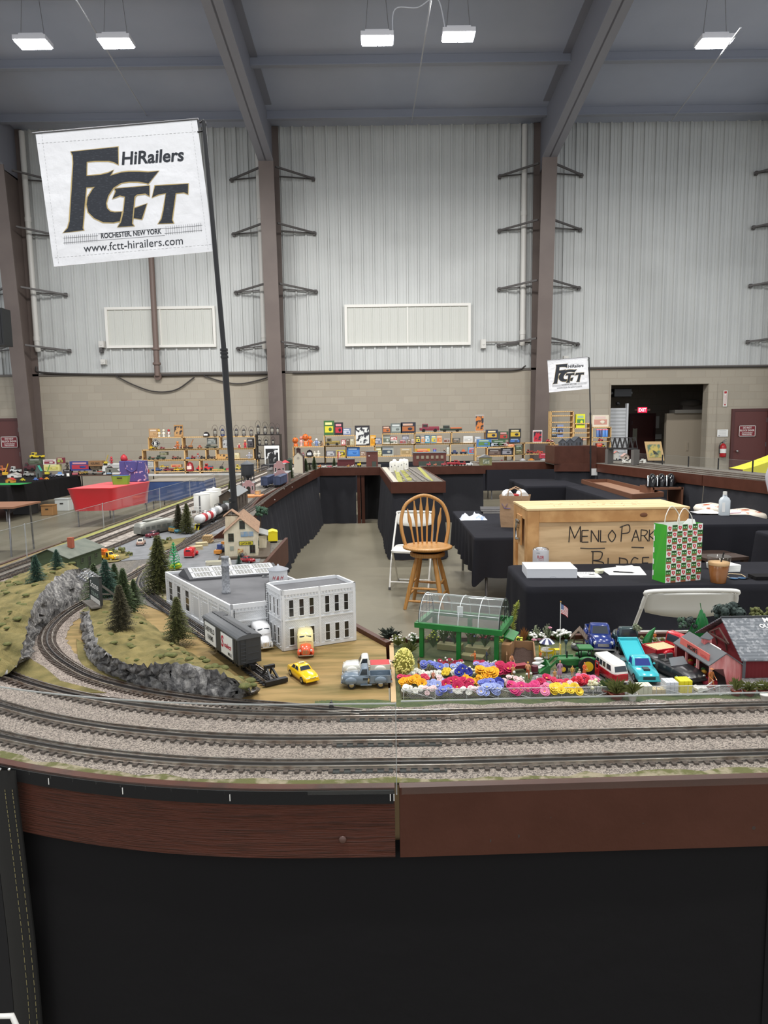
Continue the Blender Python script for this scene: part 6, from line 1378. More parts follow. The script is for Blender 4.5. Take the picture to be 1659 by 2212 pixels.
figure(1404,1421,31,0,'toy man in dark jacket and blue jeans on a small base',(70,68,66),(56,72,110),pose='akimbo',hair=(80,60,48))
figure(1450,1441,24,-1.4,'yellow toy figure bending towards the farm stand',(206,168,50),(60,70,92),pose='reach',lean=.7,hair=(190,130,60))
figure(1476,1458,28,-.9,'toy man in blue overalls and cap at the farm stand counter',(52,78,140),(46,66,120),pose='work',hat=(60,60,66))
figure(1535,1490,42,.3,'toy man in brown overalls pushing a hand mower before the stand gable',(176,104,50),(166,98,50),pose='push',hat=(190,120,80))
q=at(1404,1421,H);tag(MB().lathe([(.022,0),(.022,.002),(.02,.003)],20,sx=1.3).build('figure_base',M('dark_base',(60,54,50),.7),None,q+Vector((0,0,-.001))),'dark oval base under the toy man in dark jacket','base')
q=at(1513,1494,H);t=thing('hand_mower','white toy push mower held by the man in brown overalls','toy mower',q,.2);MB().bx(-.016,.016,-.01,.01,.005,.012).beam((.012,0,.01),(.04,0,.028),.002,.002).build('frame',white_metal,t)
for y in(-.01,.01):MB().cyl((-.008,y-.0015,.008),(-.008,y+.0015,.008),.008,n=14).build('wheel',white_plastic,t)
# -- THE TOY GARDEN
patch([(1140,1488),(1152,1458),(1190,1448),(1245,1452),(1268,1420),(1262,1378),(1450,1376),(1560,1400),(1700,1470),(1700,1496),(1300,1500)],H+.0012,M('lot_gravel',(136,134,132),.95,var=((96,94,92),170,'cell',.2,.9),bump=('vor',200,.6,.002)),'gravel_lot',gm)
patch([(868,1508),(862,1478),(905,1440),(1070,1440),(1110,1470),(1150,1490),(1300,1495),(1300,1504)],H+.0012,M('soil',(70,62,46),.95,var=((92,92,56),60,'noise',.4,.65),bump=('noise',200,.7,.003)),'flower_bed_soil',gm)
fe=thing('chain_link_fence','white chain link model fence with diagonal braces along the front of the garden','fence');fwm=M('fence_wire',(206,206,204),.45)
fa0,fa1=at(872,1511,H),at(1690,1500,H);fh=.0275
b=MB().cyl(fa0+Vector((0,0,fh)),fa1+Vector((0,0,fh)),.0011,n=6);b.build('top_rail',fwm,fe)
n=13
for k in range(n):p=fa0.lerp(fa1,k/(n-1));MB().cyl(p,p+Vector((0,0,fh)),.001,n=6).build('post',fwm,fe)
for a,s in((0.0,1),(2.0,1),(3,1),(5,1),(6,-1),(8,1),(9,-1),(10,-1)):
 p=fa0.lerp(fa1,a/(n-1));r=fa0.lerp(fa1,(a+1)/(n-1));z0,z1=(fh,.001)if s>0 else(.001,fh);MB().cyl(p+Vector((0,-.002,z0)),r+Vector((0,-.002,z1)),.0009,n=5).build('brace',fwm,fe)
b=MB();Lf=(fa1-fa0).length;dx=(fa1-fa0).normalized();st=.0042;nr=int(Lf/st)
for k in range(nr):
 for s in(1,-1):
  p=fa0+dx*(k*st);x0,x1=(0,fh*.8)if s>0 else(fh*.8,0)
  b.beam(p+dx*x0+Vector((0,.0006*s,.001)),p+dx*x1+Vector((0,.0006*s,fh-.001)),.00035,.00035)
o=b.build('wire_mesh',fwm,fe);o['kind']='stuff'
gg=M('greenhouse_green',(24,122,48),.4,var=((18,104,40),20,'noise',.35,.7));p0,p1=Vector((.106,2.093,0)),Vector((.33,2.003,0));gX=(p1-p0).normalized();gW=(p1-p0).length+.012;gD=.15;gh=.098
gr=thing('model_greenhouse','green framed toy greenhouse with clear barrel roof at the back of the flower bed','model greenhouse',(p0.x,p0.y,H),math.atan2(gX.y,gX.x))
gcl=clear_mat('greenhouse_pane',(228,232,230),.035,.05,.03)
for x in(0,gW/2-.006,gW-.014):
 for y in(0,gD-.014):MB().bx(x,x+.013,y,y+.013,0,gh).build('post',gg,gr)
b=MB();b.bx(-.012,gW+.012,-.012,0.004,gh,gh+.016);b.bx(-.012,gW+.012,gD-.004,gD+.012,gh,gh+.016);b.bx(-.012,.004,0,gD,gh,gh+.016);b.bx(gW-.004,gW+.012,0,gD,gh,gh+.016);b.build('eave_frame',gg,gr)
for a,c in(((.007,.006),(gW-.007,.006)),((gW-.007,.006),(gW-.007,gD-.006)),((gW-.007,gD-.006),(.007,gD-.006)),((.007,gD-.006),(.007,.006))):
 MB().quad((a[0],a[1],.002),(c[0],c[1],.002),(c[0],c[1],gh),(a[0],a[1],gh)).build('wall_pane',gcl,gr)
r=gD/2+.002;yc=gD/2;prof=[(yc-r*math.cos(PI*k/20),gh+.014+r*1.02*math.sin(PI*k/20))for k in range(21)]
MB().grid([[(x,y,z)for y,z in prof]for x in(0,gW)]).build('barrel_roof',clear_mat('greenhouse_roof',(224,228,226),.07,.14,.06),gr)
rib=M('clear_rib',(214,220,218),.2)
for k in range(5):x=gW*k/4;MB().tube([(x,y,z)for y,z in prof],.0014,6).build('roof_rib',rib,gr)
for j in(3,6,10,14,17):MB().cyl((0,prof[j][0],prof[j][1]),(gW,prof[j][0],prof[j][1]),.0011,n=6).build('roof_purlin',rib,gr)
MB().bx(gW*.48,gW*.55,prof[4][0]-.004,prof[4][0],prof[4][1]-.018,prof[4][1]+.014).build('roof_hatch',rib,gr)
for x in(-.001,gW+.001):
 b=MB().tube([(x,y,z)for y,z in prof],.002,6)
 for k in(4,7,10,13,16):b.cyl((x,prof[k][0],gh+.014),(x,prof[k][0],prof[k][1]),.0009,n=5)
 for f in(.3,.6):hh=r*f;ww=math.sqrt(r*r-hh*hh);b.cyl((x,yc-ww,gh+.014+hh),(x,yc+ww,gh+.014+hh),.0009,n=5)
 b.build('end_grille',M('grille_black',(40,46,42),.5),gr)
MB().ext([(gW+.004,.05,.075),(gW+.004,.14,.075),(gW+.035,.14,.066),(gW+.035,.05,.066)],(0,0,.004)).build('side_awning',gg,gr)
MB().bx(gW+.004,gW+.03,.02,.1,0,.062).bx(gW+.03,gW+.034,.02,.1,0,.066).build('side_crate',M('balsa_brown',(150,112,74),.8),gr)
for x0,x1,y0,y1,z in((.03,.11,.09,.125,.018),(.125,.2,.09,.125,.018),(.13,.2,.02,.05,.014)):MB().bx(x0,x1,y0,y1,0,z).build('planter_bench',M('straw_board',(176,164,120),.85),gr)
def sprig(q,h,r,label,lm,fm=None,seed=0,n=40,name='model_plant',cat='plant',fs=.0032,blade=False):
 rnd=random.Random(seed);t=thing(name,label,cat,q);b=MB();fl=MB()
 for k in range(n):
  a=rnd.uniform(0,2*PI);rr=r*rnd.uniform(.15,1);z=h*rnd.uniform(.5,1)*(1-.3*rr/r);d=Vector((math.cos(a),math.sin(a),0));s=Vector((-d.y,d.x,0));tip=d*rr+Vector((0,0,z));mid=d*rr*.45+Vector((0,0,z*.75));w=.0022 if not blade else .0016
  b.add([-s*w*.6,s*w*.6,mid+s*w,tip,mid-s*w],[(0,1,2,3,4)])
  if not blade:
   for j in range(3):
    p=mid.lerp(tip,j/2.5);e=Vector((rnd.uniform(-1,1),rnd.uniform(-1,1),rnd.uniform(-.2,.8))).normalized()*rnd.uniform(.003,.0065);f_=e.orthogonal().normalized()*.0022;b.add([p-f_*.3,p+e*.5+f_,p+e,p+e*.5-f_],[(0,1,2,3)])
  if fm and k%2==0:fl.sph(tip,(fs,fs,fs*.7),6,0,4)
 b.build('leaves',lm,t)
 if fm:fl.build('blossoms',fm,t)
 return t
lf=M('plant_green',(78,104,58),.7);lf2=M('plant_olive',(112,118,62),.75);lf3=M('plant_grey',(132,140,112),.8);dkf=M('plant_dark',(52,60,50),.8);FC=lambda n,c:M('petal_'+n,c,.65)
wht,lime,rosep=FC('white',(240,238,230)),FC('lime',(222,226,84)),FC('rose',(206,120,150))
for k,(x,y,f,l)in enumerate(((.05,.105,wht,'white flowering plant'),(.085,.11,FC('plum',(120,70,90)),'plum coloured plant'),(.145,.105,FC('lilac',(160,150,206)),'lilac plant'),(.185,.11,FC('crimson',(178,36,64)),'red flowering plant'),(.03,.05,lime,'yellow green plant'))):
 sprig(gr.matrix_world@Vector((0,0,0))if 0 else Vector((p0.x,p0.y,H+.018))+gX*x+Vector((-gX.y,gX.x,0))*y,.065,.026,l+' inside the greenhouse, %s from the left along the back bench'%ordw(k)if k<4 else l+' inside the greenhouse front left corner',lf,f,60+k,36)
def petal_flower(name,col,r,h,n=6,cup=.5,heart=(236,206,70),rows=1):
 t=thing(name,name,'flower');b=MB();m=FC('_%d_%d_%d'%col,col)
 for w in range(rows):
  for k in range(n):
   a=2*PI*k/n+w*.5;d=Vector((math.cos(a),math.sin(a),0));s=Vector((-d.y,d.x,0));q=1-.35*w;z=h+w*r*.18
   b.grid([[d*r*.12+Vector((0,0,z)),d*r*.12+Vector((0,0,z))],[d*r*.5*q-s*r*.38+Vector((0,0,z+r*cup*.5)),d*r*.5*q+s*r*.38+Vector((0,0,z+r*cup*.5))],[d*r*.92*q-s*r*.42+Vector((0,0,z+r*cup)),d*r*.92*q+s*r*.42+Vector((0,0,z+r*cup))],[d*r*q-s*r*.12+Vector((0,0,z+r*cup*.8)),d*r*q+s*r*.12+Vector((0,0,z+r*cup*.8))]])
 b.build('petals',m,t);MB().sph((0,0,h+r*.2),(r*.2,r*.2,r*.16),8,0,5).build('centre',FC('heart%d'%heart[0],heart),t);MB().cyl((0,0,0),(0,0,h),r*.07,n=5).build('stem',lf,t)
 return t
def bud(name,col,r,h):
 t=thing(name,name,'flower');m=FC('_%d_%d_%d'%col,col);MB().lathe([(r*.2,0),(r,r*.7),(r*.85,r*1.5),(r*.25,r*2.1),(0,r*2.15)],9,(0,0,h)).build('petals',m,t);MB().cyl((0,0,0),(0,0,h),r*.16,n=5).build('stem',lf,t);return t
CN={'white':(240,238,228),'palepink':(240,212,210),'pink':(236,140,176),'hotpink':(214,60,124),'magenta':(196,30,84),'rose':(212,60,96),'red':(214,44,66),'crimson':(158,26,60),'golden':(244,176,24),'yellow':(240,206,60),'lightblue':(164,176,224),'periwinkle':(120,130,206),'royalblue':(44,52,150),'lilac':(170,160,214),'cream':(240,234,196)}
PW={'white':'white','palepink':'pale pink','hotpink':'hot pink','lightblue':'light blue','royalblue':'royal blue','golden':'golden orange'}
BED=[(912,952,1447,'periwinkle',7,'p',1,'in the back row beside the yellow bush'),(945,1000,1441,'crimson',9,'p',.7,'in the back row before the greenhouse'),(918,1003,1438,'white',13,'b',.8,'on tall stems along the greenhouse front'),(955,1000,1450,'lightblue',6,'p',.9,'behind the yellow patch in the bed'),(882,948,1464,'white',24,'d',.8,'in the broad white patch left of the kneeling figure'),(953,972,1461,'yellow',7,'p',.8,'in the small yellow patch in mid bed'),(974,988,1463,'white',6,'d',.8,'beside the royal blue clump'),(992,1008,1463,'royalblue',4,'p',1.3,'in the royal blue clump in mid bed'),(1010,1028,1463,'cream',9,'b',1,'right of the royal blue clump'),(1032,1042,1470,'golden',3,'p',1.35,'in mid bed, left of the two clumps'),(1050,1070,1473,'golden',4,'p',1.35,'in mid bed, right of the two clumps'),(1030,1066,1452,'lilac',8,'p',1,'below the greenhouse doorpost'),(1045,1070,1444,'white',7,'b',.8,'on stems at the right greenhouse post'),(1076,1106,1458,'magenta',13,'p',1.25,'in the tall magenta clump by the soil bin'),(1020,1050,1440,'rose',6,'p',.8,'at the feet of the greenhouse gardener'),(868,925,1474,'rose',16,'p',.8,'in the row behind the golden orange flowers at left'),(862,916,1487,'golden',11,'p',1.2,'at the left end of the front rows'),(920,958,1488,'lightblue',9,'p',1,'between golden and magenta flowers'),(960,1018,1491,'magenta',12,'p',1.2,'in the middle of the front rows'),(996,1038,1480,'golden',7,'p',1,'behind the magenta flowers in front'),(1036,1076,1490,'periwinkle',10,'p',1.1,'right of the front magenta row'),(942,958,1478,'palepink',6,'d',.8,'right of the kneeling figure'),(1076,1086,1485,'royalblue',2,'p',1.1,'at the right end of the periwinkle row'),(868,912,1502,'white',13,'d',.9,'behind the fence at the left corner'),(914,944,1503,'palepink',8,'d',.9,'behind the fence right of the corner whites'),(948,974,1504,'periwinkle',7,'p',1,'behind the fence in the middle'),(976,1014,1503,'white',10,'d',.9,'behind the fence in the middle'),(1016,1036,1503,'palepink',6,'d',.9,'behind the fence near the light blue mass'),(1040,1080,1503,'lightblue',13,'p',1.1,'behind the fence in the drooping mass'),(1086,1138,1483,'palepink',13,'d',.9,'behind the hot pink row'),(1095,1165,1473,'white',8,'b',.9,'on tall stems behind the pale pink flowers'),(1092,1160,1499,'hotpink',20,'p',1.1,'behind the fence in the long hot pink row'),(1150,1180,1484,'palepink',8,'d',.9,'left of the crimson roses'),(1163,1178,1486,'magenta',3,'p',1.3,'as single roses left of the yellow row'),(1168,1186,1502,'pink',6,'p',1,'at the left end of the yellow row'),(1184,1240,1501,'yellow',14,'p',1.15,'in the bright yellow row behind the fence'),(1192,1226,1485,'rose',8,'p',.9,'behind the yellow row'),(1200,1238,1491,'palepink',8,'d',.8,'between the yellow row and the red patch'),(1236,1264,1484,'red',11,'d',1,'in the red patch beside the microbus'),(1246,1284,1479,'pink',16,'d',1,'in the frilly patch before the microbus'),(1268,1298,1494,'cream',13,'b',1.1,'as pale spikes at the right end of the bed')]
PROTO={};rnd=random.Random(11)
KN={'p':'pansy','d':'carnation','b':'tulip_bud'}
for u0,u1,v,c,n,kd,sz,where in BED:
 col=CN[c];lab='%s artificial %s %s'%(PW.get(c,c),{'p':'pansy','d':'carnation','b':'bud'}[kd],where)
 for i in range(n):
  q=at(u0+(u1-u0)*(i+.5)/n+rnd.uniform(-2,2),v+rnd.uniform(-5,2),H+.001);key=(c,kd);s=sz*rnd.uniform(.85,1.15)
  if key not in PROTO:
   o=petal_flower(KN[kd],col,.0105,.022,7,.5,(236,206,70)if c not in('golden','yellow')else(120,80,40),2)if kd=='p' else petal_flower(KN[kd],col,.0085,.022,8,.7,col,2)if kd=='d' else bud(KN[kd],col,.0042,.026)
   PROTO[key]=o
  else:o=dup(PROTO[key])
  o.location=q;o.rotation_mode='ZYX';o.rotation_euler=(rnd.uniform(.25,.95),rnd.uniform(-.3,.3),rnd.uniform(0,6));o.scale=(s,s,s);o['label']=lab;o['group']='flowers: '+lab
t=thing('flowering_bush','rounded bush covered in pale yellow blossoms at the left of the bed','bush',at(873,1464,H));b=MB();core=MB();rnd=random.Random(3);core.sph((0,0,.043),(.026,.024,.042),14,0,10)
for k in range(330):
 d=Vector((rnd.gauss(0,1),rnd.gauss(0,1),rnd.gauss(0,1))).normalized();p=Vector((d.x*.028,d.y*.026,.044+d.z*.043));x=d.orthogonal().normalized()*.003;y=d.cross(x);b.add([p+d*.003+x,p+y,p-x,p-y,p+d*.003],[(0,1,4),(1,2,4),(2,3,4),(3,0,4)])
core.build('leaves',M('bush_core',(150,146,60),.9),t);o=b.build('blossoms',FC('paleyellow',(238,228,130)),t);o['kind']='stuff'
sprig(at(842,1382,H),.05,.045,'dark feathery plant overhanging the back left garden corner',dkf,None,31,60)
sprig(at(860,1395,H),.045,.03,'green palm leaved plant left of the greenhouse',lf2,wht,32,50);sprig(at(884,1412,H),.05,.035,'spiky green grass plant at the left greenhouse post',lf2,None,33,60,blade=True);sprig(at(893,1393,H),.045,.02,'white flowering plant touching the greenhouse left side',lf,wht,34,40,fs=.004);sprig(at(855,1440,H),.03,.02,'small white and pink plant at the garden edge board',lf,FC('palepink2',(236,200,200)),35,30)
def spike(u,v,vt,r,label,m,seed,lean=.15):
 q=at(u,v,H);h=aty(u,vt,q.y).z-H;rnd=random.Random(seed);t=thing('spike_plant',label,'plant',q);b=MB()
 for k in range(420):
  z=h*rnd.uniform(.05,1);a=rnd.uniform(0,6.3);rr=r*(1 if z<h*.85 else(1-z/h)*6+.1);c=Vector((lean*h*(z/h)**2,0,z));d=Vector((math.cos(a),math.sin(a),.5));e=c+d*rr;s=Vector((-d.y,d.x,0))*.0016;b.add([c-s,c+s,e],[(0,1,2)])
 b.build('needles',m,t);MB().tube([(lean*h*(k/5)**2,0,h*k/5)for k in range(6)],.002,6).build('stalk',m,t)
spike(1106,1385,1297,.013,'tall yellow green bottlebrush spike behind the greenhouse',M('spike_lime',(166,172,74),.8),1);spike(1093,1385,1319,.009,'slim grey green spike beside the yellow green one',lf3,2,.05)
sprig(at(1132,1388,H),.065,.02,'rusty brown dried grass behind the soil bin',M('rust_grass',(150,96,52),.8),None,36,40,blade=True)
for k,(u,v,h,r,f,fs,l)in enumerate(((1096,1396,.036,.026,lime,.005,'lime yellow flower cluster beside the greenhouse awning'),(1116,1394,.034,.02,lime,.005,'lime yellow flower cluster right of the first one'),(1146,1388,.04,.026,wht,.005,'white flower cluster behind the soil bin'),(1130,1404,.03,.026,wht,.004,'small white blossoms along the back rim of the soil bin'),(1168,1386,.035,.02,wht,.005,'white flowers under the pale leaved shrubs'),(1207,1384,.04,.022,wht,.006,'big white blossoms left of the wishing well'),(1222,1382,.04,.018,wht,.006,'white blossoms at the wishing well roof'),(1172,1392,.024,.016,FC('plum',(120,60,84)),.005,'plum coloured flowers behind the parasol'))):
 sprig(at(u,v,H),h,r,l,lf,f,40+k,40,fs=fs)
sprig(at(1158,1384,H),.062,.018,'pale leaved shrub behind the parasol, left of two',lf3,None,50,40);sprig(at(1182,1384,H),.066,.018,'pale leaved shrub behind the parasol, right of two',lf3,None,51,40)
for u,v,h,l in((1153,1402,.026,'pink rose behind the corner of the soil bin'),(1187,1384,.04,'pale pink rose below the pale leaved shrub')):t=petal_flower('rose',(206,140,160),.008,h,7,.8,(190,90,120),2);t.location=at(u,v,H);t['label']=l
q=at(1122,1440,H);t=thing('soil_bin','brown cardboard coloured soil bin heaped with dark earth','soil bin',(q.x,q.y,H),-.12);cb=M('bin_brown',(146,110,76),.8)
MB().bx(-.04,.048,.062,.066,0,.06).build('back_panel',cb,t)
for s,x in((-1,-.04),(1,.044)):MB().ext([(x,0,0),(x,.066,0),(x,.066,.06),(x,.045,.06),(x,0,.035)],(.004,0,0)).build('side_panel',cb,t)
MB().bx(-.04,.048,0,.066,-.0005,.003).build('floor_panel',cb,t);rows=[]
for i in range(12):rows.append([(-.035+.079*j/11,.004+.056*i/11,.006+.034*(i/11)*(1-.25*abs(j-5.5)/5.5)+random.uniform(-.003,.003))for j in range(12)])
o=MB().grid(rows).build('soil',M('dark_soil',(74,56,48),.95,bump=('noise',250,1,.003)),t);o['kind']='stuff'
q=at(1122,1450,H);t=thing('wheelbarrow','dark red toy wheelbarrow in front of the soil bin','wheelbarrow',q,.3);MB().ext([(-.016,-.01,.012),(.016,-.01,.012),(.022,-.013,.022),(-.022,-.013,.022)],(0,.022,0)).build('tray',M('barrow_red',(140,36,48),.5),t);MB().cyl((.02,-.001,.006),(.02,.002,.006),.006,n=12).build('wheel',tyre,t);MB().beam((-.045,-.008,.016),(.02,-.004,.008),.0015,.0015).beam((-.045,.008,.016),(.02,.004,.008),.0015,.0015).build('handle',M('barrow_red'),t)
q=at(1155,1455,H);t=thing('maroon_barrel','maroon barrel in front of the white sacks','barrel',q);MB().lathe([(.009,0),(.0105,.008),(.0105,.016),(.0095,.024)],14).build('staves',M('barrel_maroon',(92,30,44),.5),t);MB().lathe([(.011,.006),(.011,.008)],14).build('hoop',grey_metal,t)
for k,(u,v,z)in enumerate(((1160,1448,.008),(1166,1446,.012),(1158,1446,.022),(1165,1444,.026),(1162,1444,.036))):
 q=at(u,v,H);tag(MB().sph((0,0,0),(.013,.008,.005),10,0,6).sph((.011,0,.001),(.004,.003,.002),6,0,4).build('white_sack',M('sack_white',(226,224,220),.8),None,(q.x,q.y,H+z*.8+.001)),'white sack in the small heap beside the maroon barrel, %s one up'%ordw(k),'sack','white sacks')
q=at(1181,1421,H);t=thing('patio_table','round white toy patio table under the striped parasol','toy table',q);MB().lathe([(.019,.026),(.02,.027),(.02,.028),(.0,.0285)],20).build('tabletop',white_plastic,t);MB().cyl((0,0,0),(0,0,.026),.0025,n=8).lathe([(.009,0),(.009,.002),(.003,.004)],12).build('pedestal',white_plastic,t)
t=thing('parasol','navy and white striped toy parasol','parasol',q+Vector((0,0,.0286)));MB().cyl((0,0,0),(0,0,.034),.0012,n=8).build('pole',white_metal,t);c2=[FC('whitepara',(238,238,234)),FC('navypara',(46,50,96))];b=MB()
for k in range(12):
 a0,a1=2*PI*k/12,2*PI*(k+1)/12;f=lambda r,z,a:(r*math.cos(a),r*math.sin(a),z);b.add([f(0,.036,0),f(.013,.031,a0),f(.013,.031,a1),f(.0245,.021,a1),f(.0245,.021,a0)],[(0,1,2),(1,4,3,2)],k%2)
b.build('canopy',c2,t)
def tchair(u,v,rz,l):
 t=thing('toy_chair',l,'toy chair',at(u,v,H),rz,1,'yellow toy chairs');m=M('chair_yellow',(240,206,30),.4);MB().bx(-.009,.009,-.009,.009,.015,.017).build('seat',m,t);MB().bx(-.009,.009,.0075,.009,.017,.034).build('backrest',m,t)
 for x in(-.008,.008):
  for y in(-.008,.008):MB().bx(x-.001,x+.001,y-.001,y+.001,0,.015).build('leg',m,t)
tchair(1189,1421,PI,'yellow toy chair in front of the patio table');tchair(1204,1413,PI/2+3.14,'yellow toy chair right of the patio table');tchair(1171,1418,PI/2,'yellow toy chair left of the patio table')
q=at(1209,1421,H);h=.178;t=thing('toy_flagpole','white toy pole flying a small stars and stripes flag','flagpole',q);MB().cyl((0,0,0),(0,0,h),.0012,n=8).build('pole',white_metal,t);MB().sph((0,0,h+.002),.0026).build('finial',M('brass',(196,150,84),.3,metal=.8),t)
def fl(s,z):return(.024*s,-.003*math.sin(s*5),h-.005-.030*(1-z)-.012*s*s-.004*s)
b=MB()
for k in range(13):
 for j in range(8):b.add([fl(j/8,k/13),fl((j+1)/8,k/13),fl((j+1)/8,(k+1)/13),fl(j/8,(k+1)/13)],[(0,1,2,3)],2 if(k>=6 and j<3)else(0 if k%2==0 else 1))
fo_=b.build('flag',[FC('flagred',(190,50,60)),FC('flagwhite',(236,234,230)),FC('flagblue',(70,100,150))],t);b=MB()
for i in range(5):
 for j in range(4):p=fl(.04+i*.07,.52+j*.13);b.add([(p[0]-.0005,p[1]-.0004,p[2]-.0005),(p[0]+.0005,p[1]-.0004,p[2]-.0005),(p[0],p[1]-.0004,p[2]+.0006)],[(0,1,2)])
b.build('stars',FC('flagwhite',(236,234,230)),fo_)
q=at(1250,1402,H);t=thing('wishing_well','toy wishing well with brown plank roof over a grey tyre ring','toy well',q,-.35);MB().lathe([(.016,0),(.024,.003),(.025,.012),(.018,.016),(.015,.01)],22).build('tyre_ring',M('ring_grey',(96,96,98),.7),t);wr=M('well_brown',(104,88,74),.8,bump=('bandx',60,.3,.002))
for x in(-.015,.015):MB().bx(x-.002,x+.002,-.002,.002,0,.05).build('post',wr,t)
b=MB()
for s in(-1,1):b.ext([(0,-.026,.066),(s*.026,-.026,.036),(s*.026,-.026,.039),(0,-.026,.07)],(0,.052,0))
b.build('roof',wr,t);MB().cyl((-.015,0,.03),(.015,0,.03),.0022,n=8).build('windlass',wr,t)
q=at(1240,1396,H+.014);tag(MB().sph((0,0,.006),(.007,.004,.0045),10).sph((-.006,0,.011),.0028,8).add([(-.009,0,.011),(-.0115,0,.0105),(-.009,.0008,.0102)],[(0,1,2)]).add([(.006,-.002,.006),(.012,0,.006),(.006,.002,.006)],[(0,1,2)]).build('toy_dove',white_plastic,None,q),'tiny white toy bird perched by the wishing well ring','toy bird')
q=at(1222,1420,H);tag(MB().lathe([(.006,0),(.0015,.003),(.0015,.04),(.006,.052),(.005,.056)],10).build('lamp_post',M('teal_iron',(50,76,84),.5),None,q),'small dark teal toy pedestal left of the wishing well','pedestal')
def pot_fern(u,v,h,r,pot,label,pr=.012,seed=1,ph=.016,fern=True):
 t=sprig(at(u,v,H+ph*.8),h,r,label,lf2 if seed%2 else lf,None,80+seed,70,'potted_fern','potted plant',blade=True)if fern else thing('empty_pot',label,'pot',at(u,v,H+ph*.8));MB().lathe([(pr*.7,-ph*.8),(pr,0),(pr*1.1,0),(pr*1.1,ph*.2),(pr*.95,ph*.2),(pr*.9,0)],16).build('pot',pot,t);return t
terra=M('terracotta',(130,62,46),.75)
pot_fern(1332,1499,.05,.045,terra,'large fern in a terracotta bowl before the red and white microbus',.019,1);pot_fern(1312,1492,.04,.03,terra,'smaller fern left of the large terracotta fern',.014,2);pot_fern(1366,1500,.042,.034,white_plastic,'fern in a white pot before the turquoise tow truck',.0125,3,.02);pot_fern(1270,1429,.045,.026,white_plastic,'fern in a white pot beside the tractor',.011,4,.02)
pot_fern(1590,1492,.045,.022,terra,'spiky fern in terracotta before the farm stand corner',.013,5);pot_fern(1618,1492,.03,.04,terra,'arching fern in terracotta before the red barn, left of two',.015,7);pot_fern(1650,1491,.03,.04,terra,'arching fern in terracotta before the red barn, right of two',.015,9);pot_fern(1652,1502,0,0,white_plastic,'empty white pot behind the fence at the right edge',.011,6,.018,False)
def pallet(u,v,w,d,h,m,label,rows=4,cols=3,rz=.03):
 t=thing('loaded_pallet',label,'pallet',at(u,v,H),rz);MB().bx(-w/2,w/2,0,d,0,.003).build('pallet_deck',M('pallet_wood',(176,152,112),.8),t);bh=(h-.003)/rows
 for k in range(rows):
  b=MB()
  for i in range(cols):
   for j in range(2):x=-w/2+w*i/cols;b.bx(x+.0005,x+w/cols-.0005,d*j/2+.0005,d*(j+1)/2-.0005,.003+k*bh,.003+(k+.9)*bh)
  b.build('layer',m,t)
pallet(1395,1502,.036,.03,.026,M('sack_cream',(216,216,188),.8),'pallet of cream coloured slabs behind the fence',5);pallet(1424,1502,.036,.026,.016,M('slab_tan',(204,186,146),.8),'low pallet of tan boards behind the fence',3);pallet(1452,1502,.034,.036,.036,M('block_white',(206,210,216),.7),'pallet of pale grey blocks behind the fence',4,3);pallet(1482,1499,.034,.036,.036,M('brick_yellow',(236,220,40),.7),'pallet of bright yellow bricks behind the fence',6,3)
ez=H+.066;e0,e1,e2=at(1529,1437,ez),at(1456,1390,ez),at(1604,1435,ez);ax=Vector((e2.x-e0.x,e2.y-e0.y,0));ay=Vector((e1.x-e0.x,e1.y-e0.y,0));mid=e0+ax/2;wst=ax.length;dst=ay.length
pkb=M('weathered_pink',(236,166,162),.8,bump=('bandx',36,.5,.002),var=((206,112,110),40,'noise',.42,.6),stretch=(1,1,.15));sroof=M('stand_roof',(96,98,100),.75)
fs_=thing('farm_stand',"weathered pink farm stand with grey roof and pink roof sign before the red barn",'model building');rz_=H+.098
B0,B1,B2,B3=e0+ax*.06,e0+ax,e0+ax+ay,e0+ax*.06+ay
def up(p,z):return(p.x,p.y,z)
n_=(ay.normalized())*.004
pk_=[up(B0,H),up(B0+ax*.08,H),up(B0+ax*.08,ez-.012),up(B0+ax*.4,ez-.012),up(B0+ax*.55,H),up(B1,H),up(B1,ez),up(mid+ax*.02,rz_),up(B0,ez)]
MB().ext(pk_,n_).build('gable_wall',pkb,fs_);MB().ext([up(B1,H),up(B2,H),up(B2,ez),up(B1,ez)],-ax.normalized()*.004).build('side_wall',pkb,fs_);MB().ext([up(B3,H),up(B2,H),up(B2,ez),up(mid+ay,rz_),up(B3,ez)],n_).build('back_wall',M('stand_red',(150,40,44),.8),fs_)
for f in(.33,.66,1):p=B0+ay*f;MB().bx(p.x-.003,p.x+.003,p.y-.003,p.y+.003,H,ez).build('post',pkb,fs_)
MB().ext([up(e0-ay*.03,ez-.002),up(mid-ay*.03,rz_),up(mid+ay*1.03,rz_),up(e1+ay*.03,ez-.002)],(0,0,.003)).build('roof_slope',sroof,fs_);MB().ext([up(e2-ay*.03+ax*.03,ez-.004),up(mid-ay*.03,rz_),up(mid+ay*1.03,rz_),up(e2+ay*1.03+ax*.03,ez-.004)],(0,0,.003)).build('roof_slope',sroof,fs_)
pr=mid+ay*.12;MB().ext([up(pr,rz_+.003),up(pr+ay*.28,rz_+.003),up(pr+ay*.28-ax*.02,rz_+.002),up(pr-ax*.02,rz_+.002)],(0,0,.002)).build('ridge_strip',white_plastic,fs_)
sg=MB().ext([up(e0+ax*.08+ay*.06,ez+.004),up(e0+ax*.08+ay*.9,ez+.004),up(e0+ax*.1+ay*.9,ez+.026),up(e0+ax*.1+ay*.06,ez+.026)],ax.normalized()*.002).build('sign_board',M('sign_pink',(214,106,96),.7),fs_)
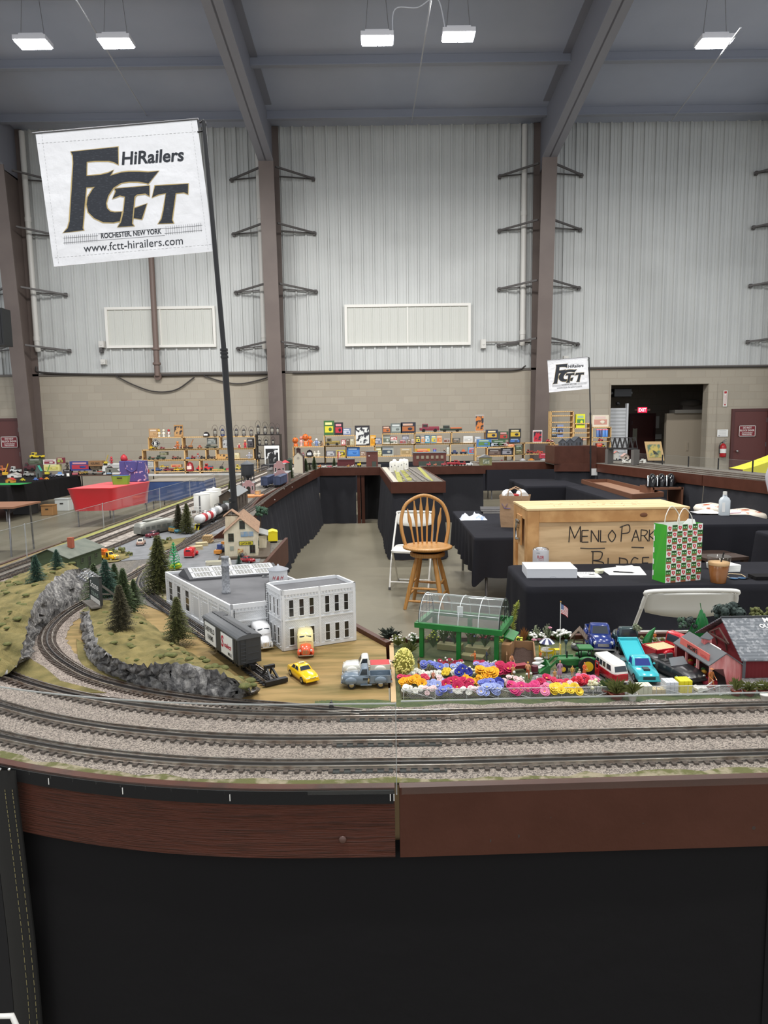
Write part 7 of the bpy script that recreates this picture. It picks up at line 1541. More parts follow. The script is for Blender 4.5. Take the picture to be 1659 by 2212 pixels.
so=e0+ax*.08+ay*.5;letter("MOM'S",(so.x-.0012,so.y,ez+.009),-ay,(ax.x*.05,ax.y*.05,1),.012,black_ink,sg,width=.055,bold=.03,depth=.0012);so=e0+ax*.08+ay*.18;letter('GARDEN',(so.x-.0012,so.y,ez+.010),-ay,(ax.x*.05,ax.y*.05,1),.007,red_ink,sg,width=.035,depth=.0012)
cp=mid+ay*.52;MB().bx(cp.x-.01,cp.x+.01,cp.y-.01,cp.y+.01,rz_-.006,rz_+.012).build('cupola',pkb,fs_);MB().lathe([(.02,.012),(.02,.014),(0,.032)],4,(cp.x,cp.y,rz_),sm=False).build('cupola_roof',sroof,fs_)
MB().ext([up(B0+ax*.12+ay*.05,H+.001),up(B0+ax*.12+ay*.95,H+.001),up(B0+ax*.3+ay*.95,H+.001),up(B0+ax*.3+ay*.05,H+.001)],(0,0,.014)).build('counter',M('counter_red',(176,34,42),.6),fs_);MB().ext([up(B0-ax*.06,H),up(B0-ax*.06+ay,H),up(B1+ay,H),up(B1,H)],(0,0,.002)).build('floor_slab',M('slab_grey',(110,108,106),.8),fs_)
for k in range(9):
 p=B0+ax*(.16+.08*(k%2))+ay*(.1+k*.095);c=((60,110,60),(190,50,50),(220,170,60),(70,120,60),(200,60,70))[k%5];t=thing('produce_pot','small pot of %s produce on the farm stand counter, %s from the front'%(('green','red','yellow','leafy','crimson')[k%5],ordw(k)),'potted plant',(p.x,p.y,H+.0155));MB().lathe([(.005,0),(.007,.008),(.006,.008)],10).build('pot',terra,t);MB().sph((0,0,.011),(.0075,.0075,.006),8).build('produce',M('prod%d'%c[0],c,.7,bump=('noise',300,1,.002)),t)
for k,(u,v,c,l)in enumerate(((1497,1459,(120,116,112),'grey barrel with pink goods at the farm stand'),(1510,1467,(206,204,200),'white milk can leaning in the farm stand'),(1516,1472,(190,40,60),'red bucket at the farm stand front'),(1524,1478,(196,60,84),'pink bucket beside the stand gable'))):
 t=thing('toy_bucket',l,'bucket',at(u,v,H));MB().lathe([(.008,0),(.0095,.014),(.009,.014)],12).build('pail',M('pail%d'%c[0],c,.5),t);MB().sph((0,0,.014),(.008,.008,.004),8).build('contents',FC('bk%d'%k,(196,70,90)),t)
bz=H+.054;g0,g1=at(1602,1429,bz),at(1720,1429,bz);gxv=(g1-g0).normalized();rz2=H+.142;rp=at(1556,1335,rz2);bd=(rp.y-g0.y)*2
bn=thing('red_barn','dark red toy barn with long grey shingle roof at the right picture edge','model building');brd=M('barn_red',(122,34,40),.8,bump=('bandx',30,.3,.002));shr=M('barn_shingle',(108,112,116),.85,var=((150,152,154),130,'cell',.55,1),bump=('band',50,.5,.003))
xl=rp.x+.008;xr=xl+.5;y0=g0.y+.012;y1=y0+bd-.03;ym=(y0+y1)/2
MB().ext([(xl,y0,H),(xl,y1,H),(xl,y1,bz),(xl,ym,rz2-.012),(xl,y0,bz)],(.004,0,0)).build('gable_wall',brd,bn);MB().bx(xl,xr,y0,y0+.004,H,bz).build('front_wall',brd,bn);MB().bx(xl,xr,y1-.004,y1,H,bz).build('rear_wall',brd,bn)
xf=g0.x
MB().ext([(xf,g0.y,bz),(xr,g0.y,bz),(xr,ym,rz2),(rp.x,ym,rz2)],(0,0,.004)).build('roof_slope',shr,bn);MB().ext([(xf-.01,g0.y+bd,bz),(xr,g0.y+bd,bz),(xr,ym,rz2),(rp.x,ym,rz2)],(0,0,.004)).build('roof_slope',shr,bn)
MB().bx(rp.x,xr,ym-.004,ym+.004,rz2,rz2+.006).build('ridge_cap',M('ridge_dark',(50,52,54),.7),bn);b=MB()
for s in(-1,1):b.beam((xl-.012,ym+s*.06,rz2-.06),(xl-.012,ym,rz2-.03),.004,.004);b.beam((xl-.012,ym+s*.03,rz2-.045),(xl,ym+s*.03,rz2-.09),.004,.004)
b.beam((xl-.012,ym-.06,rz2-.06),(xl-.012,ym+.06,rz2-.06),.004,.004);b.build('gable_truss',M('barn_timber',(96,70,62),.8),bn);MB().bx(xl+.0,xl+.008,y0-.002,y0,H,bz).build('corner_board',M('tower_roof'),bn)
rs=Vector((0,ym-g0.y,rz2-bz)).normalized();lo=Vector((at(1646,1364,bz).x*0+.0,0,0));base=Vector((xf,g0.y,bz+.0045))
def on_roof(u,f):return base+rs*(Vector((0,ym-g0.y,rz2-bz)).length*f)+Vector((u-xf,0,0))
def roof_word(w,u,f,h):v=1429-94*f;letter(w,on_roof(at(u,v,bz+(rz2-bz)*f).x,f),(1,0,0),rs,h,white_ink,bn,align='LEFT',bold=.03,depth=.0015)
roof_word('OUTLET',1645,.72,.013);roof_word('MARKET',1653,.85,.017)
bushy(at(1573,1378,H),.118,.05,'dark blackish green tree behind the barn roof',leafb,8);bushy(at(1634,1370,H),.095,.026,'small olive tree top behind the barn ridge',leafo,9);bushy(at(1665,1370,H),.095,.024,'olive tree top at the right edge behind the barn',leafo,10)
t=thing('plastic_tree','glossy deep green plastic cypress behind the farm stand','model tree',at(1512,1388,H));b=MB();pgm=M('cypress_plastic',(24,110,50),.25)
for k,(dx,h,r)in enumerate(((0,.115,.016),(-.02,.07,.015),(.02,.085,.013),(-.008,.09,.014),(.012,.1,.012),(-.03,.045,.013))):b.lathe([(r,0),(r*1.1,h*.3),(r*.8,h*.7),(r*.3,h*.95),(0,h)],10,(dx,.004*(k%3),0))
b.cyl((0,0,.11),(-.005,0,.135),.0012,n=6);b.build('foliage',pgm,t)
for k,(u,v,h,r,m,l)in enumerate(((1486,1388,.09,.03,leafb,'dark leafy shrub left of the plastic cypress'),(1470,1386,.08,.022,leafd,'slender dark shrub behind the red pickup'),(1405,1399,.04,.024,leafo,'bright olive shrub behind the man in dark jacket'),(1432,1404,.045,.026,leafo,'shrub with pale twigs behind the red pickup bed'),(1395,1391,.03,.02,leafo,'low shrub beside the dark teal pickup'),(1455,1400,.035,.022,leafo,'pale shrub left of the farm stand roof'))):bushy(at(u,v,H),h,r,l,m,90+k,'model_shrub',False,14)
qg=GP.location+Vector((.02,-.02,.024));bushy(qg,.068,.017,'pale green little tree riding in the dark teal pickup',lf3,71,'model_tree',False,16)
b=MB().tube([(0,0,0),(.004,0,.02),(.014,0,.042),(.026,0,.058)],[.016,.013,.008,.002],12);tag(b.build('plastic_cypress',pgm,None,qg+Vector((.028,-.012,0))),'curved deep green plastic cone tree riding in the dark teal pickup','model tree')
# -- FLAGS
fl0=aty(505,1103,4.5);fpole=thing('flag_pole','tall black pole flying a large white flag with big dark lettering','flag',(fl0.x,4.5,fl0.z-.55))
fo=fpole.location.copy();vinyl=M('flag_vinyl',(246,246,248),.22,coat=.5,bump=('noise',5,.5,.03),spec=.6)
def FZ(zu,zv,d=0):return aty(40+zu/3.607,220+zv/3.607,4.5)-fo+Vector((0,-d,0))
pt,pb=aty(440,262,4.5)-fo,aty(505,1103,4.5)-fo;pdir=(pb-pt).normalized();pm_=aty(484,760,4.5)-fo
MB().cyl(pt,pm_,.0135,.0165,14).build('upper_pole',black_metal,fpole);MB().cyl(pm_,pb+pdir*.6,.0205,n=14).build('lower_pole',black_metal,fpole)
b=MB()
for f in(-.02,.0,.025):b.cyl(pm_+pdir*f,pm_+pdir*(f+.015),.025,n=14)
q=aty(503,1076,4.5)-fo
for f in(0,.03,.05):b.cyl(q+pdir*f,q+pdir*(f+.02),.028,n=14)
b.build('collar',black_metal,fpole);MB().tube([FZ(1395,235),FZ(1440,225),FZ(1462,180),FZ(1440,140),FZ(1410,165)],.006,8).build('hook',black_metal,fpole)
MB().ext([FZ(130,235),FZ(275,1285),FZ(900,1225),FZ(1525,1165),FZ(1388,132),FZ(760,180)][::-1],(0,.003,0)).build('flag_sheet',vinyl,fpole)
sh=fpole.children[-1];MB().cyl(FZ(108,246),FZ(1400,132),.006,n=8).build('flag_rod',grey_metal,fpole);b=MB()
for a,c in(((150,325),(1395,232)),((285,1215),(1515,1110)),((180,240),(315,1270)),((1345,140),(1480,1165))):
 for k in range(40):b.beam(FZ(a[0]+(c[0]-a[0])*k/40,a[1]+(c[1]-a[1])*k/40,.001),FZ(a[0]+(c[0]-a[0])*(k+.6)/40,a[1]+(c[1]-a[1])*(k+.6)/40,.001),.0012,.0006)
b.build('stitching',M('stitch_grey',(150,150,150),.7),sh)
ink=M('flag_ink',(34,38,46),.3,var=((70,74,82),40,'noise',.55,.7),stretch=(1,1,5));gold=M('flag_gold',(196,172,116),.35)
def logo(P):
 area=sum(P[i-1][0]*P[i][1]-P[i][0]*P[i-1][1]for i in range(len(P)));s=1 if area>0 else-1;O=[]
 for i,p in enumerate(P):
  a,c=P[i-1],P[(i+1)%len(P)];n1=Vector((p[1]-a[1],a[0]-p[0])).normalized();n2=Vector((c[1]-p[1],p[0]-c[0])).normalized();m=(n1+n2);m=m.normalized()if m.length>.1 else n1
  O.append((p[0]+m.x*9*s,p[1]+m.y*9*s))
 return O
LG=[[(410,390),(775,353),(778,490),(745,470),(700,460),(600,460),(532,468),(530,578),(640,570),(700,555),(740,533),(712,582),(640,625),(600,662),(528,668),(500,985),(508,1000),(350,1020),(385,985),(400,930),(428,480),(425,420)],[(750,678),(1020,655),(1020,735),(990,715),(925,722),(905,740),(885,950),(900,967),(775,975),(800,940),(820,860),(832,740),(790,730),(735,755),(760,700)],[(1065,655),(1322,640),(1320,720),(1290,705),(1225,712),(1195,920),(1208,945),(1090,950),(1115,915),(1130,850),(1150,712),(1090,722),(1042,745)],[(1092,540),(1010,640),(1000,633),(930,622),(860,622),(800,632),(740,670),(700,730),(682,790),(690,830),(715,855),(750,862),(805,858),(790,930),(740,940),(660,938),(590,905),(545,860),(532,800),(540,745),(580,680),(640,620),(720,575),(800,552),(860,545),(940,545),(1010,550)],[(905,830),(1000,795),(965,900),(960,915),(890,905)]]
for k,P in enumerate(LG):
 d=.0012 if k not in(1,)else .0026
 for o_,m,dd in((logo(P),gold,0),(P,ink,.0007)):MB().add([FZ(u,v,d+dd)for u,v in o_],[tuple(range(len(o_)))]).build('logo_outline' if m is gold else 'logo_letter',m,sh)
def FT(s,a,c,h,m,**k):A,B=FZ(*a,.001),FZ(*c,.001);X=(B-A);letter(s,A,X,(0,0,1),h/3.607*4.5/FPX,m,sh,width=X.length,align='LEFT',**k)
FT('HiRailers',(805,490),(1290,458),88,ink,shear=.12,bold=.025);FT('ROCHESTER, NEW YORK',(645,1064),(1115,1026),36,ink,bold=.02);FT('www.fctt-hirailers.com',(510,1172),(1282,1110),58,ink)
b=MB()
for(x0,y0),(x1,y1)in(((350,1062),(620,1042)),((350,1100),(620,1078)),((1140,988),(1432,962)),((1140,1026),(1432,1000)),((620,1028),(1140,984)),((620,1080),(1140,1040))):b.beam(FZ(x0,y0,.001),FZ(x1,y1,.001),.0018,.0008)
for k in range(17):
 for x,y in((358+k*15.6,1080-k*1.3),(1148+k*17,1006-k*1.7)):b.beam(FZ(x,y-36,.001),FZ(x+4,y+34,.001),.0016,.0008)
b.build('printed_track',ink,sh)
fd=dup(fpole,None,0,'smaller white flag with dark lettering on a black pole at the far right run',None,.735);tr_=aty(1268.6,771,12.92);fd.location=tr_-(FZ(1388,132)*.735)
# -- CHAIRS, TABLES, THINGS IN THE MIDDLE
def wmat():return oak
st=thing('bar_stool','honey oak swivel bar stool with arched spindle back','stool',(.43,6.72,0),.12);zs=.6
MB().lathe([(.02,zs-.02),(.19,zs-.022),(.238,zs-.006),(.242,zs+.008),(.225,zs+.018),(.12,zs+.012),(0,zs+.008)],36,sx=1.03).build('seat',oak,st);MB().lathe([(.17,zs-.085),(.175,zs-.08),(.175,zs-.05),(.165,zs-.045)],32).build('apron_ring',oak,st);MB().lathe([(.1,zs-.048),(.15,zs-.045),(.15,zs-.02)],24).build('swivel_plate',black_metal,st)
ft=[]
for k in range(4):
 a=math.radians(22+90*k);t_,f_=Vector((.12*math.cos(a),.12*math.sin(a),zs-.08)),Vector((.27*math.cos(a),.27*math.sin(a),.0));ft.append((t_,f_));MB().tube([t_,t_.lerp(f_,.3),t_.lerp(f_,.6),f_],[.019,.024,.023,.017],12).build('leg',oak,st)
for k in range(4):
 for z in((.52,.74)if k%2 else(.60,.84)):p,r_=ft[k][0].lerp(ft[k][1],z),ft[(k+1)%4][0].lerp(ft[(k+1)%4][1],z);MB().tube([p,p.lerp(r_,.5),r_],[.009,.014,.009],10).build('rung',oak,st)
bp=[Vector((-.205,.1,zs+.0)),Vector((-.24,.13,zs+.16)),Vector((-.235,.16,zs+.3)),Vector((-.17,.185,zs+.43)),Vector((0,.195,zs+.5)),Vector((.17,.185,zs+.43)),Vector((.235,.16,zs+.3)),Vector((.24,.13,zs+.16)),Vector((.205,.1,zs+.0))]
MB().tube(smooth_path(bp,6),.018,12).build('back_bow',oak,st)
for x,zt_ in((-.15,.37),(-.09,.45),(-.03,.485),(.03,.485),(.09,.45),(.15,.37)):
 a,c=Vector((x*.75,.17-abs(x)*.3,zs+.01)),Vector((x*1.15,.19-abs(x)*.1,zs+zt_));b=MB();rows=[]
 for f,w in((0,.009),(.4,.010),(.66,.020),(.76,.017),(.9,.008),(1,.007)):p=a.lerp(c,f);rows.append([p+Vector((w*math.cos(q),.007*math.sin(q),0))for q in[2*PI*i/10 for i in range(10)]])
 b.ring(rows).build('spindle',oak,st)
def folding_chair(loc,rz,label,w=.44,sc=1):
 """white folding chair facing -y"""
 t=thing('folding_chair',label,'chair',loc,rz,sc);x=w/2
 for s in(-1,1):
  MB().tube(smooth_path([(s*x*.98,-.24,.0),(s*x,-.1,.28),(s*x,.06,.5),(s*x*.98,.2,.7)],5),.011,10).build('front_leg',white_metal,t);MB().tube([(s*x*.9,.2,0),(s*x*.92,.05,.22),(s*x*.94,-.12,.42)],.0105,10).build('rear_leg',white_metal,t)
 MB().tube(smooth_path([(-x*.98,.2,.70),(-x*.94,.235,.78),(-x*.8,.25,.815),(x*.8,.25,.815),(x*.94,.235,.78),(x*.98,.2,.70)],6),.0125,10).build('top_rail',white_metal,t)
 rows=[]
 for z,y,wx in((.80,.247,.8),(.79,.24,.9),(.74,.222,.93),(.70,.207,.93),(.675,.2,.9)):
  rows.append([(x*wx*(-1+2*k/12),y+.022*(1-((k-6)/6)**2),z-(.03*(1-((k-6)/6)**2)if z<.69 else 0))for k in range(13)])
 g=MB().grid(rows).build('backrest',white_plastic,t);m=g.modifiers.new('solid','SOLIDIFY');m.thickness=.012
 b=MB();sp=rrect(w*.9,.4,.07,5);b.ring([[(p[0],p[1]-.06,z+.03*p[1])for p in sp]for z in(.425,.445)],0,False,True,(True,True));b.build('seat',white_plastic,t,None,.006)
 MB().tube([(-x*.9,.2,.02),(x*.9,.2,.02)],.009,8).build('rear_bar',white_metal,t);MB().tube([(-x*.97,-.2,.08),(x*.97,-.2,.08)],.009,8).build('front_bar',white_metal,t)
 for s in(-1,1):
  for y in(-.24,.2):MB().cyl((s*x*(.98 if y<0 else .9),y,0),(s*x*(.98 if y<0 else .9),y,.03),.014,n=10).build('foot_cap',grey_metal,t)
 return t
folding_chair((.31,7.62,0),-.2,'white folding chair standing behind the oak bar stool');folding_chair((1.80,4.15,0),PI-.02,'white folding chair with its back to the camera at the near black table',.56)
def table(x0,x1,y0,y1,label,z=.74,drop=.7,clab=None,legs=True,cloth=True,mat=None,seed=1,amp=.02,tm=None,nm='folding_table'):
 t=thing(nm,label,'table',((x0+x1)/2,(y0+y1)/2,0));w,d=x1-x0,y1-y0
 e_=.025 if cloth else 0;MB().bx(-w/2+e_,w/2-e_,-d/2+e_,d/2-e_,z-.03,z-.004).build('tabletop',tm or M('laminate',(120,112,104),.6),t)
 for sx in(-1,1):
  MB().tube([(sx*(w/2-.12),-d/2+.08,0),(sx*(w/2-.12),-d/2+.1,z-.03),(sx*(w/2-.12),d/2-.1,z-.03),(sx*(w/2-.12),d/2-.08,0)],.014,8).build('leg',grey_metal,t)
 if not cloth:return t
 rnd=random.Random(seed);pts=rrect(w+.01,d+.01,.05,4);P=[]
 for i,p in enumerate(pts):
  q=pts[(i+1)%len(pts)];L_=math.hypot(q[0]-p[0],q[1]-p[1]);n=max(1,int(L_/.05))
  for k in range(n):P.append((p[0]+(q[0]-p[0])*k/n,p[1]+(q[1]-p[1])*k/n))
 cx,cy=(x0+x1)/2,(y0+y1)/2;rows=[[(cx+p[0]*.985,cy+p[1]*.985,z+.002)for p in P]];ph=[rnd.uniform(0,6)for _ in P]
 for f in(0,.06,.3,.65,1):
  r=[]
  for i,p in enumerate(P):
   l=math.hypot(*p)or 1;corner=max(0,min(abs(p[0])/(w/2),abs(p[1])/(d/2))-.8)*5;o=amp*f*math.sin(i*.9+2*math.sin(i*.13))+.05*f*corner;r.append((cx+p[0]*(1+o/l),cy+p[1]*(1+o/l),z-.004-f*drop*(1+(.25*corner if drop<.6 else 0))))
  rows.append(r)
 b=MB().ring(rows);b.add(rows[0],[tuple(range(len(P)))],0,False)
 tag(b.build('tablecloth',mat or table_cloth),clab or 'charcoal cloth draped over the '+label,'tablecloth');return t
table(.93,2.95,4.36,5.08,'nearest inner table with paint can, gift bag and iced coffee',drop=.72,seed=2);table(.86,1.72,6.38,8.5,'table behind the oak stool with paper bag and plastic bag',drop=.38,seed=3,amp=.03)
table(2.5,3.5,12.0,13.6,'far inner table before the mountain box',drop=.7,seed=4);table(3.2,3.98,9.5,11.95,'long inner table under the wooden tray',drop=.7,seed=5);table(2.1,4.2,7.05,7.8,'inner table with rubbing alcohol bottle and towel',drop=.45,seed=6,amp=.03);table(3.62,4.9,5.75,6.6,'inner table at the right picture edge',drop=.42,seed=7,amp=.03)
ZT=.7425
cr_=thing('wooden_crate','large pine crate with handwritten black capitals behind the near table','crate',(1.11,5.24,0));W_,D_2,Hc=1.25,.56,1.15;ply=M('plywood',(226,192,146),.6,var=((202,166,122),2.4,'noise',.38,.62),stretch=(.9,.9,7));ptr=M('pine_trim',(206,158,102),.55,var=((182,132,78),4,'noise',.38,.62),stretch=(2,2,2))
MB().bx(.02,W_-.02,.02,D_2-.02,.02,Hc-.02).build('panel_box',ply,cr_);MB().bx(-.005,W_+.005,-.005,D_2+.005,Hc-.015,Hc).build('lid',M('lid_ply',(224,196,148),.6,var=((206,174,124),2.4,'noise',.38,.62),stretch=(.9,7,1)),cr_)
for a in((0,.02,0,D_2),):pass
for x0,x1,y0,y1,z0,z1 in((0,.09,0,.022,0,Hc-.015),(W_-.09,W_,0,.022,0,Hc-.015),(.09,W_-.09,0,.022,Hc-.11,Hc-.015),(.09,W_-.09,0,.022,.02,.12),(0,.022,.022,.1,0,Hc-.015),(0,.022,D_2-.1,D_2,0,Hc-.015),(0,.022,.1,D_2-.1,Hc-.1,Hc-.015),(W_-.022,W_,.022,D_2,0,Hc-.015)):MB().bx(x0,x1,y0,y1,z0,z1).build('batten',ptr,cr_,None,.003)
MB().bx(-.012,0,.2,.36,Hc-.32,Hc-.08).build('latch_block',ptr,cr_);MB().tube([(-.016,.23,Hc-.13),(-.03,.28,Hc-.12),(-.03,.3,Hc-.2),(-.03,.28,Hc-.28),(-.016,.23,Hc-.27)],.01,8).cyl((-.013,.28,Hc-.16),(-.03,.28,Hc-.16),.03,n=12).build('latch',chrome,cr_)
MB().sph((.9,0,Hc-.06),(.03,.003,.018)).build('knot',M('knot_brown',(110,66,36),.6),cr_);mk=M('marker',(44,38,36),.6);yk=.0195
def strokes(S_,ox,oz,s,m=mk,r=.0042):
 b=MB()
 for P in S_:b.tube(smooth_path([(ox+p[0]*s,yk,oz+p[1]*s)for p in P],4)if len(P)>2 else[(ox+p[0]*s,yk,oz+p[1]*s)for p in P],r,6)
 b.build('marker_lettering',m,cr_)
GL={'M':[[(0,0),(.05,1)],[(.05,1),(.35,.25)],[(.35,.25),(.7,1)],[(.7,1),(.72,0)]],'E':[[(0,0),(0,.8)],[(0,.8),(.45,.8)],[(0,.4),(.4,.4)],[(0,0),(.45,0)]],'N':[[(0,0),(0,.8)],[(0,.8),(.5,0)],[(.5,0),(.5,.8)]],'L':[[(0,.8),(0,0)],[(0,0),(.4,0)]],'O':[[(.25,.8),(0,.4),(.25,0),(.5,.4),(.25,.8)]],'P':[[(0,0),(.05,1)],[(-.1,.9),(.45,1.05),(.5,.6),(.05,.5)]],'A':[[(0,0),(.25,.8)],[(.25,.8),(.5,0)],[(.08,.3),(.42,.3)]],'R':[[(0,0),(0,.8)],[(0,.8),(.42,.7),(.3,.42),(0,.4)],[(.2,.4),(.5,0)]],'K':[[(0,0),(0,.8)],[(.4,.8),(0,.4)],[(0,.4),(.45,0)]],'B':[[(0,0),(0,1)],[(-.1,1),(.5,.95),(.4,.55),(0,.5)],[(0,.5),(.6,.35),(.45,0),(0,0)]],'D':[[(0,0),(0,.8)],[(-.05,.8),(.5,.65),(.5,.2),(0,0)]],'G':[[(.5,.7),(.2,.8),(0,.4),(.25,0),(.5,.3),(.3,.35)]]}
x=.33
for c,w in(('M',.1),('E',.073),('N',.073),('L',.06),('O',.1),('P',.085),('A',.07),('R',.065),('K',.08)):strokes(GL[c],x,Hc-.27,.125 if c in 'MP' else .115);x+=w
x=.52
for c,w in(('B',.12),('L',.09),('D',.09),('G',.09),('E',.08)):strokes(GL[c],x,Hc-.485,.14 if c=='B' else .11);x+=w
strokes([[(0,.05),(.5,.02),(1.2,.03)]],.42,Hc-.325,.16);strokes([[(0,.03),(.6,0)]],.82,Hc-.32,.16)
b=MB();rnd=random.Random(9)
for k in range(22):x=.25+.035*k;y=.2+.12*(k%2)+rnd.uniform(-.04,.04);b.beam((x,y,Hc+.0005),(x+rnd.uniform(-.03,.04),y+rnd.uniform(-.07,.07),Hc+.0005),.004,.001)
b.build('lid_marks',M('faded_marker',(150,110,80),.7),cr_)
def onT(u,v):return at(u,v,ZT)
q=onT(1168,1217);t=thing('paint_can','open paint can with grey and white label behind the flat white box','can',q);MB().lathe([(.058,0),(.06,.002),(.06,.115),(.056,.118),(.052,.112),(.05,.10),(0,.098)],28).build('tin',chrome,t);MB().lathe([(.0606,.006),(.0608,.008),(.0608,.105),(.0606,.107)],28).build('label_wrap',M('can_label',(206,204,206),.5),t)
rw=lambda p:Vector((.0612*math.sin(p.x/.0608),-.0612*math.cos(p.x/.0608),p.z))
letter('FLOR',(-.015,0,.048),(1,0,0),(0,0,1),.022,M('can_red',(176,30,50),.5),t,width=.05,bold=.03,round_=rw);letter('PAINTS',(-.01,0,.034),(1,0,0),(0,0,1),.008,M('can_red'),t,width=.04,round_=rw);letter('SATIN',(-.035,0,.085),(1,0,0),(0,0,1),.007,black_ink,t,width=.025,round_=rw)
p0,p1,p2=onT(1138,1249),onT(1247,1249),onT(1126,1233);t=thing('white_carton','flat white carton at the left corner of the near table','box',p0,math.atan2(p1.y-p0.y,p1.x-p0.x));w,d,h=(p1-p0).length,.24,.066
MB().bx(0,w,0,d,0,h).build('carton',M('carton_white',(232,234,238),.5),t,None,.002);MB().bx(-.001,w+.001,-.0012,0,h-.004,h-.0025).build('lid_seam',M('seam_grey',(176,180,186),.6),t);MB().tube([(w*.52+.02*math.cos(a),-.0008,.001+.012*math.sin(a))for a in[PI*k/10 for k in range(11)]],.0008,5).build('thumb_notch',M('seam_grey'),t)
def sheet_(P,label,nm='paper_sheet',m=None,z=.001):return tag(MB().ext([tuple(Vector((onT(u,v).x,onT(u,v).y,ZT+.0008+z)))for u,v in P],(0,0,.0006)).build(nm,m or paper),label,'paper')
t=thing('flyer','small printed flyer beside the flat white carton','paper',onT(1270,1242)+Vector((0,0,.001)),-.06);MB().bx(-.075,.075,-.09,.09,0,.0006).build('sheet',paper,t);letter('WAIN',(0,.045,.0008),(1,0,0),(0,1,0),.022,black_ink,t,width=.11,bold=.03);letter('15 - 25',(0,-.03,.0008),(1,0,0),(0,1,0),.016,black_ink,t,width=.09);MB().ext([(.0,.0,.0008),(.06,0,.0008),(.045,.022,.0008),(.02,.026,.0008)],(0,0,.0003)).bx(-.06,-.01,.005,.012,.0008,.0011).bx(-.05,.05,-.06,-.055,.0008,.0011).bx(-.055,.04,-.072,-.067,.0008,.0011).build('print',black_ink,t)
sheet_([(1297,1229),(1365,1221),(1397,1243),(1317,1243)],'white sheet of paper under the pen, topmost on the near table');sheet_([(1330,1222),(1382,1224),(1396,1241),(1340,1243)],'second white sheet sticking out to the right under the pen',z=0)
b=MB()
for k in range(3):a,c=onT(1322,1230+k*4),onT(1352,1229+k*4);b.beam(a+Vector((0,0,.0026)),c+Vector((0,0,.0026)),.002,.0003)
o=b.build('handwriting',M('pencil_grey',(150,146,150),.7));o.parent=bpy.data.objects['paper_sheet']
t=thing('pen','dark pen lying across the white sheets','pen',onT(1347,1238)+Vector((0,0,.0075)),-.32);MB().cyl((-.07,0,0),(.06,0,0),.0042,n=10).build('barrel',black_metal,t);MB().cyl((.06,0,0),(.075,0,0),.004,.001,10).build('tip',grey_metal,t);MB().bx(-.065,-.03,-.001,.001,.004,.006).build('clip',black_metal,t)
t=thing('portion_cup','small cream coloured lidded cup beside the flyer','cup',onT(1294,1238));MB().lathe([(.026,0),(.033,.022)],20).build('cup',M('cup_cream',(226,224,196),.4),t);MB().lathe([(.035,.022),(.035,.026),(.03,.027),(0,.026)],20).bx(.03,.042,-.006,.006,.022,.0235).build('lid',M('cup_cream'),t)
A_,B_g,C_g=onT(1437,1260),onT(1513,1253),onT(1404,1250);X=(B_g-A_).normalized();w=(B_g-A_).length;d=.13;gb=thing('gift_bag','green and white chequered paper gift bag with red hearts on the near table','bag',A_,math.atan2(X.y,X.x));hB=.385;gf=M('bag_green',(62,170,44),.5);bw_=M('bag_white',(240,240,236),.5)
gz_=M('bag_tile_green',(52,132,50),.55);gbr=M('bag_tile_brown',(150,90,60),.6)
MB().bx(0,w,0,.0015,0,hB).build('front_panel',bw_,gb);MB().bx(0,w,d,d+.0015,0,hB).build('back_panel',bw_,gb);MB().ext([(0,.0015,0),(0,d,0),(.0,d,hB),(.012,d*.5,hB),(0,.0015,hB)],(.001,0,0)).build('gusset',gf,gb);MB().bx(w-.001,w,.0015,d,0,hB).bx(0,w,0,d,0,.001).build('gusset',gf,gb)
for k in range(5):MB().bx(-.0012,0,d-.012,d,.03+k*.078,.065+k*.078).build('side_tile',bw_,gb)
nx,nz=7,9;tw_,th_=w/nx,hB/nz;heart=[(0,-.42),(.3,-.1),(.36,.18),(.2,.34),(.04,.22),(-.1,.38),(-.3,.3),(-.36,.05),(-.22,-.15),(-.06,-.2)]
for i in range(nx):
 for j in range(nz):
  x,z=(i+.5)*tw_,(j+.5)*th_
  if(i+j)%2==0:
   hh=MB().ext([(x+p[0]*tw_*.9,-.0004,z+p[1]*th_*.95)for p in heart],(0,-.0006,0)).build('heart',M('heart_red',(206,44,62),.5),gb);MB().add([(x+r*math.cos(a)*tw_,-.0012,z+.03*th_+r*math.sin(a)*tw_)for a,r in[(PI/2+k*PI/5,.15 if k%2==0 else .07)for k in range(10)]],[tuple(range(10))[::-1]]).build('star',bw_,hh)
  else:
   b=MB();b.bx(x-tw_*.5,x+tw_*.5,-.0008,0,z-th_*.18,z+th_*.5,0);b.bx(x-tw_*.5,x+tw_*.5,-.0008,0,z-th_*.5,z-th_*.18,1)
   b.bx(x-tw_*.3,x-tw_*.12,-.0012,-.0008,z+.0,z+th_*.14,2);b.bx(x+tw_*.12,x+tw_*.3,-.0012,-.0008,z+.0,z+th_*.14,2);b.bx(x-tw_*.38,x+tw_*.38,-.0012,-.0008,z+th_*.26,z+th_*.42,3);b.build('tile',[gz_,gbr,bw_,black_ink],gb)
for y in(.004,d-.004):MB().tube(smooth_path([(w*.28,y,hB-.03),(w*.32,y,hB+.05),(w*.5,y+.01,hB+.105),(w*.68,y,hB+.05),(w*.72,y,hB-.03)],6),.003,8).build('handle',M('cord_white',(236,230,220),.7),gb)
MB().ext([(w*.5,d*.3,hB-.02),(w*.95,d*.3,hB-.02),(w*.9,d*.35,hB+.022),(w*.72,d*.35,hB+.03)],(0,.002,0)).build('tissue',bw_,gb)
